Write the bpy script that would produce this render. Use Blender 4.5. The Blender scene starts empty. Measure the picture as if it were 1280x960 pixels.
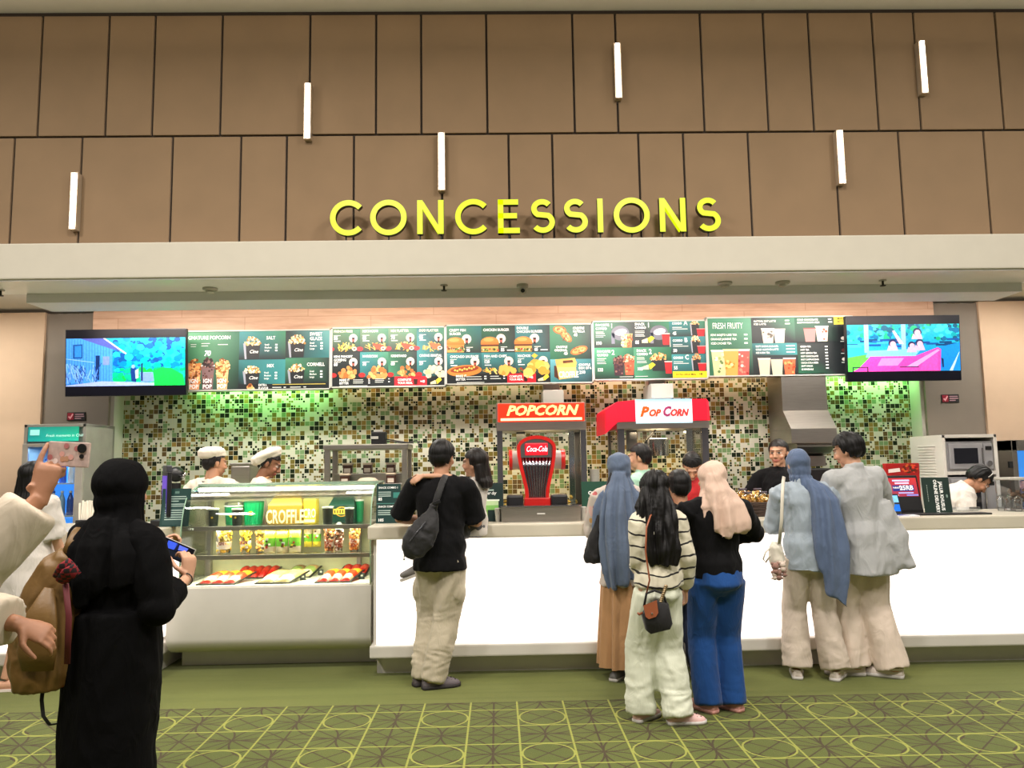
import bpy, bmesh, math, random
import numpy as np
from mathutils import Vector, Matrix, Quaternion, noise
R = math.radians
PI = math.pi
scene = bpy.context.scene
COL = scene.collection
rnd = random.Random(7)

# ---------------------------------------------------------------- camera
HC = 1.5
FPX = 962.0
_p, _y, _r = R(5.95), R(-1.125), R(-0.9)
_f = Vector((-math.sin(_y)*math.cos(_p), math.cos(_y)*math.cos(_p), math.sin(_p)))
_rt = Vector((math.cos(_y), math.sin(_y), 0))
_up = _rt.cross(_f)
CR = _rt*math.cos(_r) + _up*math.sin(_r)
CU = -_rt*math.sin(_r) + _up*math.cos(_r)
CO = Vector((0, 0, HC))
cam = bpy.data.cameras.new('camera')
cam.sensor_fit = 'HORIZONTAL'; cam.sensor_width = 36; cam.lens = FPX/1280*36
cam.clip_start = 0.05
camo = bpy.data.objects.new('camera', cam); COL.objects.link(camo)
camo.matrix_world = Matrix(((CR.x, CU.x, -_f.x, 0), (CR.y, CU.y, -_f.y, 0), (CR.z, CU.z, -_f.z, HC), (0, 0, 0, 1)))
scene.camera = camo
def ray(px, py): return _f + CR*((px-640)/FPX) - CU*((py-480)/FPX)
def at(px, py, Y):
    d = ray(px, py); return CO + d*(Y/d.y)
def atz(px, py, Z):
    d = ray(px, py); return CO + d*((Z-HC)/d.z)
def zat(py, Y, px=640): return at(px, py, Y).z
def xat(px, Y, py=560): return at(px, py, Y).x

# ---------------------------------------------------------------- colour and materials
def lin1(c):
    c = c/255.0
    return c/12.92 if c <= .04045 else ((c+.055)/1.055)**2.4
def lin(c): return (lin1(c[0]), lin1(c[1]), lin1(c[2]), 1.0)

class NT:
    def __init__(s, name):
        s.m = bpy.data.materials.new(name); s.m.use_nodes = True
        s.t = s.m.node_tree; s.t.nodes.clear()
        s.out = s.t.nodes.new('ShaderNodeOutputMaterial')
    def n(s, typ, **kw):
        x = s.t.nodes.new(typ)
        for k, v in kw.items(): setattr(x, k, v)
        return x
    def link(s, a, b): s.t.links.new(a, b)
    def put(s, sock, v):
        if isinstance(v, bpy.types.NodeSocket): s.link(v, sock)
        else: sock.default_value = v
    def math(s, op, a, b=0.0, c=None):
        x = s.n('ShaderNodeMath', operation=op); s.put(x.inputs[0], a); s.put(x.inputs[1], b)
        if c is not None: s.put(x.inputs[2], c)
        return x.outputs[0]
    def mix(s, f, a, b):
        x = s.n('ShaderNodeMix', data_type='RGBA'); s.put(x.inputs[0], f); s.put(x.inputs[6], a); s.put(x.inputs[7], b)
        return x.outputs[2]
    def coord(s, which='Object'): return s.n('ShaderNodeTexCoord').outputs[which]
    def mapping(s, v, scale=(1, 1, 1), loc=(0, 0, 0), rot=(0, 0, 0)):
        x = s.n('ShaderNodeMapping'); s.link(v, x.inputs[0]); x.inputs['Scale'].default_value = scale
        x.inputs['Location'].default_value = loc; x.inputs['Rotation'].default_value = rot
        return x.outputs[0]
    def noise(s, v, scale=5, detail=2, rough=.5, out='Fac'):
        x = s.n('ShaderNodeTexNoise'); s.link(v, x.inputs['Vector']); x.inputs['Scale'].default_value = scale
        x.inputs['Detail'].default_value = detail; x.inputs['Roughness'].default_value = rough
        return x.outputs[out]
    def ramp(s, f, stops, interp='LINEAR'):
        x = s.n('ShaderNodeValToRGB'); s.put(x.inputs[0], f); cr = x.color_ramp; cr.interpolation = interp
        while len(cr.elements) < len(stops): cr.elements.new(.5)
        for e, (p, c) in zip(cr.elements, stops): e.position = p; e.color = c
        return x.outputs[0]
    def attr(s, name, out='Color'):
        x = s.n('ShaderNodeAttribute', attribute_name=name); return x.outputs[out]
    def bsdf(s, color, rough=.5, metal=0.0, emis=None, estr=0.0, spec=.5, bump=None, bstr=.3, bdist=.01, alpha=None, sheen=0, trans=0, ior=1.45, coat=0):
        b = s.n('ShaderNodeBsdfPrincipled')
        s.put(b.inputs['Base Color'], color); s.put(b.inputs['Roughness'], rough); s.put(b.inputs['Metallic'], metal)
        s.put(b.inputs['Specular IOR Level'], spec)
        if emis is not None:
            s.put(b.inputs['Emission Color'], emis); s.put(b.inputs['Emission Strength'], estr)
        if bump is not None:
            x = s.n('ShaderNodeBump'); s.link(bump, x.inputs['Height']); x.inputs['Strength'].default_value = bstr; x.inputs['Distance'].default_value = bdist
            s.link(x.outputs[0], b.inputs['Normal'])
        if sheen: b.inputs['Sheen Weight'].default_value = sheen
        if trans: b.inputs['Transmission Weight'].default_value = trans; b.inputs['IOR'].default_value = ior
        if coat: b.inputs['Coat Weight'].default_value = coat
        s.link(b.outputs[0], s.out.inputs[0])
        return b

def mat(name, c, rough=.5, metal=0.0, var=.08, vscale=8, bstr=0, bscale=60, bdist=.003, emis=None, estr=0, spec=.5, sheen=0, stretch=(1, 1, 1), coat=0):
    t = NT(name); v = t.mapping(t.coord(), scale=stretch)
    c = lin(c)
    f = t.noise(v, vscale, 3)
    lo = tuple(max(0, k*(1-var)) for k in c[:3])+(1,); hi = tuple(min(1, k*(1+var)) for k in c[:3])+(1,)
    colr = t.ramp(f, [(.3, lo), (.7, hi)])
    b = None
    if bstr: b = t.noise(v, bscale, 3)
    t.bsdf(colr, rough, metal, lin(emis) if emis else None, estr, spec, b, bstr, bdist, sheen=sheen, coat=coat)
    return t.m
def emat(name, c, e, base=None):
    """a surface that gives off light (lamp diffuser, lit panel, lit sign)"""
    t = NT(name); v = t.coord(); f = t.noise(v, 1.5, 2)
    colr = t.mix(t.math('MULTIPLY', f, .06), lin(c), lin(tuple(k*.9 for k in c)))
    t.bsdf(lin(base or c), .4, emis=colr, estr=e); return t.m
def attrmat(name, rough=.5, estr=0.0, noise_amt=.1, nscale=60, spec=.4, bstr=0, sheen=0, attr='Col'):
    """printed or dyed surface: its colours are stored on the mesh"""
    t = NT(name); a = t.attr(attr); f = t.noise(t.coord(), nscale, 2)
    k = t.math('ADD', t.math('MULTIPLY', f, 2*noise_amt), 1-noise_amt)
    x = t.n('ShaderNodeVectorMath', operation='SCALE'); t.link(a, x.inputs[0]); t.link(k, x.inputs['Scale'])
    c = x.outputs[0]
    t.bsdf(c, rough, emis=c if estr else None, estr=estr, spec=spec, bump=f if bstr else None, bstr=bstr, bdist=.003, sheen=sheen)
    return t.m
def glassmat(name, tint=(250, 252, 250), mirror=.04):
    t = NT(name)
    tr = t.n('ShaderNodeBsdfTransparent'); tr.inputs[0].default_value = lin(tint)
    gl = t.n('ShaderNodeBsdfGlossy'); gl.inputs['Roughness'].default_value = .03
    gl.inputs[0].default_value = (1, 1, 1, 1)
    fr = t.n('ShaderNodeFresnel'); fr.inputs[0].default_value = 1.45
    f = t.math('MULTIPLY', t.math('ADD', fr.outputs[0], t.math('MULTIPLY', t.noise(t.coord(), 3), .01)), mirror/.04)
    f = t.math('MINIMUM', f, .9)
    x = t.n('ShaderNodeMixShader'); t.link(f, x.inputs[0]); t.link(tr.outputs[0], x.inputs[1]); t.link(gl.outputs[0], x.inputs[2])
    t.link(x.outputs[0], t.out.inputs[0]); return t.m

# ---------------------------------------------------------------- mesh builder
ORIG = {}
class MB:
    def __init__(s):
        s.bm = bmesh.new(); s.cl = s.bm.loops.layers.float_color.new('Col')
    def _fin(s, faces, m, col):
        c = lin(col) if col else (1, 1, 1, 1)
        for f in faces:
            f.material_index = m
            for l in f.loops: l[s.cl] = c
        return faces
    def poly(s, pts, m=0, col=None, cols=None):
        vs = [s.bm.verts.new(p) for p in pts]; f = s.bm.faces.new(vs); s._fin([f], m, col)
        if cols:
            for l, c in zip(f.loops, cols): l[s.cl] = lin(c)
        return f
    def box(s, x0, x1, y0, y1, z0, z1, m=0, col=None, bev=0, M=None, segs=2):
        r = bmesh.ops.create_cube(s.bm, size=1); vs = r['verts']
        T = Matrix.Translation(((x0+x1)/2, (y0+y1)/2, (z0+z1)/2)) @ Matrix.Diagonal((abs(x1-x0), abs(y1-y0), abs(z1-z0), 1))
        bmesh.ops.transform(s.bm, matrix=T, verts=vs)
        if bev:
            es = list({e for v in vs for e in v.link_edges})
            rr = bmesh.ops.bevel(s.bm, geom=es, offset=bev, segments=segs, profile=.6, affect='EDGES')
            fs = list({f for v in rr['verts'] for f in v.link_faces})
            vs = list({v for f in fs for v in f.verts})
        if M is not None: bmesh.ops.transform(s.bm, matrix=M, verts=vs)
        return s._fin(list({f for v in vs for f in v.link_faces}), m, col)
    def bridge(s, loops, m=0, col=None, caps=True, closed=True):
        """loops: list of lists of points with equal counts"""
        V = [[s.bm.verts.new(p) for p in L] for L in loops]; fs = []
        n = len(V[0])
        for a, b in zip(V[:-1], V[1:]):
            for i in range(n if closed else n-1):
                j = (i+1) % n
                fs.append(s.bm.faces.new((a[i], a[j], b[j], b[i])))
        if caps and closed:
            fs.append(s.bm.faces.new(list(reversed(V[0])))); fs.append(s.bm.faces.new(V[-1]))
        return s._fin(fs, m, col)
    def tube(s, pts, rad, seg=12, m=0, col=None, caps=True, flat=None):
        """rad: number or list of numbers / (rx, ry); flat: vector that rx follows"""
        pts = [Vector(p) for p in pts]; n = len(pts)
        if not isinstance(rad, (list,)): rad = [rad]*n
        L = []; prev = None
        for i, p in enumerate(pts):
            d = (pts[min(i+1, n-1)]-pts[max(i-1, 0)])
            if d.length < 1e-9: d = Vector((0, 0, 1))
            d.normalize()
            if prev is None:
                u = Vector(flat) if flat is not None else (Vector((1, 0, 0)) if abs(d.x) < .8 else Vector((0, 1, 0)))
            else: u = prev
            u = (u-d*u.dot(d)); u.normalize(); w = d.cross(u); prev = u
            r = rad[i]; rx, ry = r if isinstance(r, tuple) else (r, r)
            L.append([p+u*(rx*math.cos(2*PI*k/seg))+w*(ry*math.sin(2*PI*k/seg)) for k in range(seg)])
        return s.bridge(L, m, col, caps)
    def cyl(s, c, r, z0, z1, seg=20, m=0, col=None, r1=None):
        r1 = r if r1 is None else r1
        return s.lathe([(r, z0), (r1, z1)], c, seg, m, col, caps=True)
    def lathe(s, prof, c=(0, 0), seg=20, m=0, col=None, caps=True, M=None):
        L = [[Vector((c[0]+r*math.cos(2*PI*k/seg), c[1]+r*math.sin(2*PI*k/seg), z)) for k in range(seg)] for r, z in prof]
        if M is not None: L = [[M @ p for p in q] for q in L]
        return s.bridge(L, m, col, caps)
    def sph(s, c, r, m=0, col=None, seg=16, rings=10, M=None):
        if not isinstance(r, tuple): r = (r, r, r)
        q = bmesh.ops.create_uvsphere(s.bm, u_segments=seg, v_segments=rings, radius=1)
        T = Matrix.Translation(c) @ (M if M is not None else Matrix.Identity(4)) @ Matrix.Diagonal((r[0], r[1], r[2], 1))
        bmesh.ops.transform(s.bm, matrix=T, verts=q['verts'])
        return s._fin(list({f for v in q['verts'] for f in v.link_faces}), m, col)
    def ico(s, c, r, m=0, col=None, sub=1, jit=0):
        q = bmesh.ops.create_icosphere(s.bm, subdivisions=sub, radius=1)
        if not isinstance(r, tuple): r = (r, r, r)
        for v in q['verts']:
            k = 1+rnd.uniform(-jit, jit); v.co = Vector(c)+Vector((v.co.x*r[0]*k, v.co.y*r[1]*k, v.co.z*r[2]*k))
        return s._fin(list({f for v in q['verts'] for f in v.link_faces}), m, col)
    def prism(s, pts, y0, y1, m=0, col=None, M=None):
        """pts in x,z; extruded along y"""
        a = [Vector((x, y0, z)) for x, z in pts]; b = [Vector((x, y1, z)) for x, z in pts]
        if M is not None: a = [M @ p for p in a]; b = [M @ p for p in b]
        return s.bridge([a, b], m, col)
    def prismx(s, pts, x0, x1, m=0, col=None):
        """pts in y,z; extruded along x"""
        return s.bridge([[Vector((x0, y, z)) for y, z in pts], [Vector((x1, y, z)) for y, z in pts]], m, col)
    def ribbon(s, pts, w, y0, y1, m=0, col=None, mside=None, closed=False):
        """stroke of width w along pts (x,z), extruded from y0 (front) to y1"""
        P = [Vector((a, b)) for a, b in pts]; n = len(P); A = []; B = []
        for i, p in enumerate(P):
            if closed: d0 = (p-P[i-1]).normalized(); d1 = (P[(i+1) % n]-p).normalized()
            else:
                d0 = (p-P[i-1]).normalized() if i else (P[1]-p).normalized()
                d1 = (P[i+1]-p).normalized() if i < n-1 else d0
            t = (d0+d1).normalized(); nn = Vector((-t.y, t.x)); k = w/2/max(.35, t.dot(d0))
            A.append(p+nn*k); B.append(p-nn*k)
        loops = []
        for a, b in zip(A, B):
            loops.append([Vector((a.x, y0, a.y)), Vector((b.x, y0, b.y)), Vector((b.x, y1, b.y)), Vector((a.x, y1, a.y))])
        if closed: loops.append(loops[0])
        fs = s.bridge(loops, m, col, caps=not closed)
        if mside is not None:
            for f in fs:
                if min(v.co.y for v in f.verts) > y0+1e-6 or max(v.co.y for v in f.verts) > y0+1e-6: f.material_index = mside
        return fs
    def text(s, string, M, size=.1, m=0, col=(255, 255, 255), bold=0.0, align='LEFT', shear=0.0, depth=0.0, sx=1.0, res=2):
        """flat lettering in its local x,y plane, placed by M"""
        cu = bpy.data.curves.new('t', 'FONT'); cu.body = string; cu.size = 1; cu.align_x = align; cu.offset = bold; cu.shear = shear
        cu.resolution_u = res; cu.fill_mode = 'FRONT'
        if depth: cu.extrude = depth/size; cu.fill_mode = 'BOTH'
        o = bpy.data.objects.new('t', cu); me = o.to_mesh()
        b0 = len(s.bm.verts); s.bm.verts.ensure_lookup_table()
        vs = [s.bm.verts.new(M @ Vector((v.co.x*size*sx, v.co.y*size, v.co.z*size))) for v in me.vertices]
        fs = []
        for p in me.polygons:
            try: fs.append(s.bm.faces.new([vs[i] for i in p.vertices]))
            except ValueError: pass
        o.to_mesh_clear(); bpy.data.objects.remove(o); bpy.data.curves.remove(cu)
        return s._fin(fs, m, col)
    def build(s, name, mats, parent=None, smooth=False, auto=None, fixn=True):
        if fixn: bmesh.ops.recalc_face_normals(s.bm, faces=s.bm.faces)
        me = bpy.data.meshes.new(name)
        o0 = Vector((0, 0, 0))
        if parent is not None: o0 = ORIG[parent.name]
        if o0.length > 0: bmesh.ops.translate(s.bm, verts=s.bm.verts, vec=-o0)
        s.bm.to_mesh(me); s.bm.free()
        if not isinstance(mats, (list, tuple)): mats = [mats]
        for k in mats: me.materials.append(k)
        if smooth:
            me.polygons.foreach_set('use_smooth', [True]*len(me.polygons))
            if auto: me.set_sharp_from_angle(angle=R(auto))
        o = bpy.data.objects.new(name, me); COL.objects.link(o)
        if parent is not None: o.parent = parent
        ORIG[o.name] = o0
        return o

def tag(o, label, cat, group=None):
    o['label'] = label; o['category'] = cat
    if group: o['group'] = group
    return o
def thing(name, label, cat, loc=(0, 0, 0), group=None):
    o = bpy.data.objects.new(name, None); COL.objects.link(o); o.location = loc; o.empty_display_size = .1
    ORIG[o.name] = Vector(loc); return tag(o, label, cat, group)
def struct(o): o['kind'] = 'structure'; return o
def dup(root, loc, rotz=None, label=None):
    """a copy of a thing with copies of its parts and sub-parts"""
    r = root.copy(); COL.objects.link(r); r.location = loc
    if rotz is not None: r.rotation_euler.z = rotz
    if label: r['label'] = label
    for ch in list(root.children):
        c = ch.copy(); COL.objects.link(c); c.parent = r
        for g in list(ch.children):
            d = g.copy(); COL.objects.link(d); d.parent = c
    return r
def facing(p, w=(1, 0, 0), up=(0, 0, 1)):
    """matrix that puts local x,y lettering on a wall: x along w, y along up"""
    X = Vector(w).normalized(); Y = Vector(up); Y = (Y-X*Y.dot(X)).normalized(); Z = X.cross(Y)
    return Matrix(((X.x, Y.x, Z.x, p[0]), (X.y, Y.y, Z.y, p[1]), (X.z, Y.z, Z.z, p[2]), (0, 0, 0, 1)))
def arc(cx, cz, r, a0, a1, n=20, rz=None):
    rz = r if rz is None else rz
    return [(cx+r*math.cos(R(a0+(a1-a0)*i/n)), cz+rz*math.sin(R(a0+(a1-a0)*i/n))) for i in range(n+1)]
# ================================================================ SETTING
YC = 5.66          # front edge of the counter slab
YP = 5.73          # glowing front panel
YK = 5.82          # kick board
ZS1 = 1.068; ZS0 = .972   # slab top / underside
YT = 7.9           # tiled wall
YW = 7.6           # timber bulkhead the menus hang on
YF = 5.5           # white fascia
YB = 5.7           # brown panelled wall
ZF0 = at(640, 342, YF).z; ZF1 = at(640, 298, YF).z
ZB1 = at(640, 12, YB).z
ZKC = at(640, 378, YW).z     # kitchen ceiling height

M_white = mat('warm_white_paint', (192, 187, 172), .7, var=.02)
M_soffit = mat('soffit_paint', (232, 230, 230), .35, var=.02)
M_beam = mat('beam_paint', (222, 222, 226), .55, var=.02)
M_cream = mat('cream_laminate', (212, 208, 200), .3, var=.02)
M_stone = mat('white_solid_surface', (205, 198, 180), .25, var=.03)
M_kick = mat('grey_laminate', (226, 222, 216), .5, var=.03)
M_grey = mat('grey_column_paint', (128, 118, 106), .65, var=.02)
M_beige = mat('beige_wall_paint', (206, 178, 150), .75, var=.02)
M_brown = mat('brown_fabric_panel', (134, 110, 82), .85, var=.05, vscale=3, bstr=.25, bscale=220, bdist=.002, sheen=.2)
M_gap = mat('dark_joint', (46, 36, 26), .9)
M_steel = mat('brushed_steel', (170, 165, 158), .32, metal=.9, var=.05, stretch=(1, 1, 12), bstr=.05, bscale=90)
M_dsteel = mat('dark_steel', (92, 92, 98), .4, metal=.8)
M_black = mat('black_plastic', (20, 20, 22), .4)
M_blackm = mat('black_matte_plastic', (26, 26, 27), .7)
M_chrome = mat('chrome', (215, 215, 218), .12, metal=1.0, var=.02)
M_wplastic = mat('white_plastic', (176, 174, 166), .35, var=.02)
M_glass = glassmat('clear_glass')
M_glow = emat('lit_white_panel', (255, 246, 240), 1.12)
M_print = attrmat('printed_sheet', .45, 0.25, .06)  # faint emission makes these unlit cards and packs glow by themselves
M_lit = attrmat('backlit_print', .4, .52, .05)
M_screen = attrmat('screen_picture', .3, .5, .28, 55)
M_card = attrmat('printed_card', .45, 0, .08)
M_foil = attrmat('printed_film', .22, 0, .12, 40, spec=.6, bstr=.3)

def wood_mat():
    t = NT('pale_timber'); v = t.mapping(t.coord(), scale=(.9, 1, 7))
    f = t.noise(v, 2.2, 5, .6); g = t.noise(t.mapping(t.coord(), scale=(.25, 1, 1)), 3, 2)
    c = t.ramp(f, [(.25, lin((158, 120, 98))), (.5, lin((196, 160, 136))), (.75, lin((218, 184, 160)))])
    c = t.mix(t.math('MULTIPLY', g, .5), c, lin((208, 170, 136)))
    b = t.n('ShaderNodeTexBrick'); t.link(t.mapping(t.coord(), scale=(1, 1, 1), rot=(R(90), 0, 0)), b.inputs[0])
    b.inputs['Scale'].default_value = 1; b.inputs['Brick Width'].default_value = 1.25; b.inputs['Row Height'].default_value = .6; b.inputs['Mortar Size'].default_value = .003
    b.inputs['Color1'].default_value = (1, 1, 1, 1); b.inputs['Color2'].default_value = (.9, .9, .9, 1); b.inputs['Mortar'].default_value = (.6, .5, .4, 1)
    x = t.n('ShaderNodeMix', data_type='RGBA', blend_type='MULTIPLY'); x.inputs[0].default_value = .7
    t.link(c, x.inputs[6]); t.link(b.outputs[0], x.inputs[7])
    t.bsdf(x.outputs[2], .55); return t.m
M_wood = wood_mat()

def tile_mat():
    t = NT('mosaic_tiles'); co = t.coord(); S = 1/.048
    sx = t.n('ShaderNodeSeparateXYZ'); t.link(co, sx.inputs[0])
    def cells(k):
        u = t.math('MULTIPLY', sx.outputs[0], k); v = t.math('MULTIPLY', sx.outputs[2], k)
        c = t.n('ShaderNodeCombineXYZ'); t.link(t.math('FLOOR', u), c.inputs[0]); t.link(t.math('FLOOR', v), c.inputs[1])
        w = t.n('ShaderNodeTexWhiteNoise', noise_dimensions='2D'); t.link(c.outputs[0], w.inputs['Vector'])
        s = t.n('ShaderNodeSeparateColor'); t.link(w.outputs['Color'], s.inputs[0])
        fu = t.math('ABSOLUTE', t.math('SUBTRACT', t.math('FRACT', u), .5)); fv = t.math('ABSOLUTE', t.math('SUBTRACT', t.math('FRACT', v), .5))
        return w.outputs['Value'], s.outputs[1], t.math('MAXIMUM', fu, fv)
    r1, r2, e1 = cells(S); q1, q2, e2 = cells(S*2)
    cream, olive, lgreen, dgreen, brown, ochre = [lin(c) for c in ((214, 214, 198), (122, 110, 52), (126, 158, 110), (30, 40, 26), (100, 80, 46), (156, 128, 66))]
    big = t.ramp(r2, [(0, cream), (.14, olive), (.36, lgreen), (.58, dgreen), (.76, brown), (.89, ochre)], 'CONSTANT')
    sm = t.ramp(q1, [(0, cream), (.58, dgreen), (.76, olive), (.88, lgreen)], 'CONSTANT')
    isbig = t.math('LESS_THAN', r1, .6)
    c = t.mix(isbig, sm, big)
    gb = t.math('GREATER_THAN', e1, .46); gs = t.math('GREATER_THAN', e2, .43)
    g = t.math('MAXIMUM', gb, t.math('MULTIPLY', gs, t.math('SUBTRACT', 1.0, isbig)))
    c = t.mix(g, c, lin((216, 214, 188)))
    ro = t.math('ADD', t.math('MULTIPLY', g, .5), .22)
    t.bsdf(c, ro, bump=t.math('SUBTRACT', 1.0, g), bstr=.4, bdist=.002); return t.m
M_tile = tile_mat()

def carpet_mat():
    t = NT('patterned_carpet'); co = t.coord(); sx = t.n('ShaderNodeSeparateXYZ'); t.link(co, sx.inputs[0])
    P = .58; xb = atz(617.4, 880, 0).x; yc = atz(640, 896.7, 0).y; yb = 5.07
    U = t.math('DIVIDE', t.math('SUBTRACT', sx.outputs[0], xb), P); V = t.math('ADD', t.math('DIVIDE', t.math('SUBTRACT', sx.outputs[1], yc), P), .5)
    fu = t.math('FRACT', U); fv = t.math('FRACT', V)
    au = t.math('ABSOLUTE', t.math('SUBTRACT', fu, .5)); av = t.math('ABSOLUTE', t.math('SUBTRACT', fv, .5))
    def near(a, v, w): return t.math('LESS_THAN', t.math('ABSOLUTE', t.math('SUBTRACT', a, v)), w)
    def hyp(a, b): return t.math('SQRT', t.math('ADD', t.math('MULTIPLY', a, a), t.math('MULTIPLY', b, b)))
    def orr(*a):
        x = a[0]
        for y in a[1:]: x = t.math('MAXIMUM', x, y)
        return x
    rc = hyp(au, av); bu = t.math('SUBTRACT', .5, au); bv = t.math('SUBTRACT', .5, av); rl = hyp(bu, bv)
    w = .0095
    yel = orr(near(au, .25, w), near(av, .25, w), near(rc, .235, w))
    bro = orr(near(au, .5, w), near(av, .5, w), near(rc, .5, w), near(rl, .5, w), near(au, av, w*1.2), near(t.math('ADD', au, av), .5, w*1.2))
    f = t.noise(co, 1.3, 3); fine = t.noise(co, 240, 2)
    g1 = t.mix(f, lin((70, 82, 30)), lin((96, 102, 44)))
    g2 = t.mix(f, lin((88, 99, 40)), lin((112, 117, 57)))
    dash = t.math('GREATER_THAN', t.math('FRACT', t.math('MULTIPLY', V, 26)), .22)
    inb = t.math('LESS_THAN', sx.outputs[1], yb)
    c = t.mix(bro, g1, lin((62, 50, 28)))
    c = t.mix(t.math('MULTIPLY', yel, t.math('ADD', .42, t.math('MULTIPLY', dash, .36))), c, lin((164, 168, 76)))
    c = t.mix(inb, g2, c)
    c = t.mix(t.math('MULTIPLY', t.math('SUBTRACT', fine, .3), .35), c, lin((60, 62, 28)))
    # rolls of plain carpet meet along faint seams
    st = t.noise(t.mapping(co, scale=(.12, 4, 1)), 4, 3)
    c = t.mix(t.math('MULTIPLY', t.math('SUBTRACT', 1.0, inb), t.math('MULTIPLY', t.math('GREATER_THAN', st, .55), .25)), c, lin((84, 92, 38)))
    t.bsdf(c, .95, spec=.1, bump=fine, bstr=.5, bdist=.004, sheen=.15); return t.m

m = MB(); m.box(-9, 9, -4, YT+.3, -.1, 0); struct(m.build('floor', carpet_mat()))
# lobby ceiling
m = MB(); m.box(-9, 9, -4, YB+.2, ZB1, ZB1+.12); struct(m.build('ceiling', M_white))
# upper brown panelled wall
m = MB()
m.box(-7, 7, YB+.02, YB+.2, ZF0+.1, ZB1, 1)
zj = at(640, 167, YB).z; zb = ZF0+.15
tj = [-8, 50, 134, 192, 276.5, 387, 470, 526.5, 608.5, 717, 771, 878, 957.5, 1014, 1094.5, 1147, 1250]
bj = [15, 100, 214, 300, 357.5, 442, 552.5, 636.5, 691.5, 800, 856.5, 938, 1047, 1127.5, 1235]
def prow(js, py, z0, z1):
    X = [at(p, py, YB).x for p in js]; X = [X[0]-.66, X[0]-.3] + X + [X[-1]+.5, X[-1]+1.1]
    if X[0] > -5: X = [X[0]-1.5, X[0]-.9] + X
    for a, b in zip(X[:-1], X[1:]): m.box(a+.008, b-.008, YB, YB+.03, z0+.008, z1-.008, 0, bev=.006)
prow(tj, 95, zj, ZB1-.03); prow(bj, 235, zb, zj)
struct(m.build('wall_upper', [M_brown, M_gap]))
# white fascia with its soffit, the dropped beam, kitchen ceiling
YD = 5.92; ZD = ZF0-.085
m = MB(); m.box(-7, 7, YF, YB+.15, ZF0, ZF1, 0, bev=.01); struct(m.build('trim_1', M_white))
m = MB(); m.box(-7, 7, YF+.02, YD+.02, ZF0-.012, ZF0+.012); struct(m.build('trim_2', M_soffit))
xl = at(33, 370, YD).x; xr = at(1277, 352, YD).x
m = MB(); m.box(xl, xr, YD, YD+.35, ZD, ZF0+.25, bev=.006); struct(m.build('trim_3', M_beam))
m = MB(); m.box(-7, 7, YD+.02, YT+.4, ZKC, ZKC+.1); struct(m.build('ceiling_kitchen', M_white))
# back wall of mosaic tiles and the timber bulkhead
XTL = at(142, 520, YT).x; XTR = at(1150, 500, YT).x
m = MB(); m.box(XTL-.6, XTR+.6, YT, YT+.15, 0, ZKC); struct(m.build('wall_back', M_tile))
ZW0 = at(640, 470, YW).z
xw0 = at(117, 385, YW).x; xw1 = at(1166, 375, YW).x
m = MB(); m.box(xw0, xw1, YW, YT, ZW0, ZKC); struct(m.build('trim_4', M_wood))
# grey columns and beige side walls
for nm, a, b, side in (('left', 56, 138, 1), ('right', 1154, 1226, -1)):
    x0 = at(a, 450, YW+.06).x; x1 = at(b, 450, YW+.06).x
    m = MB(); m.box(x0, x1, YW+.06, YT+.1, 0, at(640, 388, YW).z+.03)
    xs = x1 if side > 0 else x0
    m.box(min(xs, xs+side*.035), max(xs, xs+side*.035), YW+.10, YT+.1, 0, at(640, 388, YW).z, 1)
    struct(m.build('wall_column_'+nm, [M_grey, M_cream]))
    m = MB()
    if side > 0: m.box(-7, x0, YW+.03, YT+.1, 0, ZKC-.04)
    else: m.box(x1, 7, YW+.03, YT+.1, 0, ZKC-.04)
    struct(m.build('wall_'+nm, M_beige))

# ---- slit lights in the joints of the brown wall
M_led = emat('warm_led_diffuser', (255, 240, 226), 9.0)
M_alu = mat('pale_aluminium', (205, 190, 170), .4, metal=.6)
slits = [(97, 218, 285, 'lower row of brown panels, far left'), (386.5, 106, 172, 'upper brown panels left of the sign'),
         (552.5, 168, 236, 'lower brown panels right above the sign'), (771, 56, 121, 'upper row of brown panels, near the middle'),
         (1047, 165, 228, 'lower row of brown panels, right of the sign'), (1149, 53, 115, 'upper row of brown panels, far right')]
for px, a, b, w in slits:
    x = at(px, (a+b)/2, YB).x; z1 = at(px, a, YB-.05).z; z0 = at(px, b, YB-.05).z
    t = thing('wall_light', 'slim vertical warm slit light in the '+w, 'light', (x, YB, z0), 'slit lights on the brown wall')
    m = MB(); m.box(x-.026, x-.018, YB-.06, YB+.01, z0-.012, z1+.012); m.box(x+.018, x+.026, YB-.06, YB+.01, z0-.012, z1+.012)
    m.box(x-.018, x+.018, YB-.06, YB+.01, z1+.004, z1+.012); m.box(x-.018, x+.018, YB-.06, YB+.01, z0-.012, z0-.004); m.build('housing', M_alu, t)
    m = MB(); m.box(x-.014, x+.014, YB-.072, YB+.005, z0-.003, z1+.003, bev=.003); m.build('diffuser', M_led, t)

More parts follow.
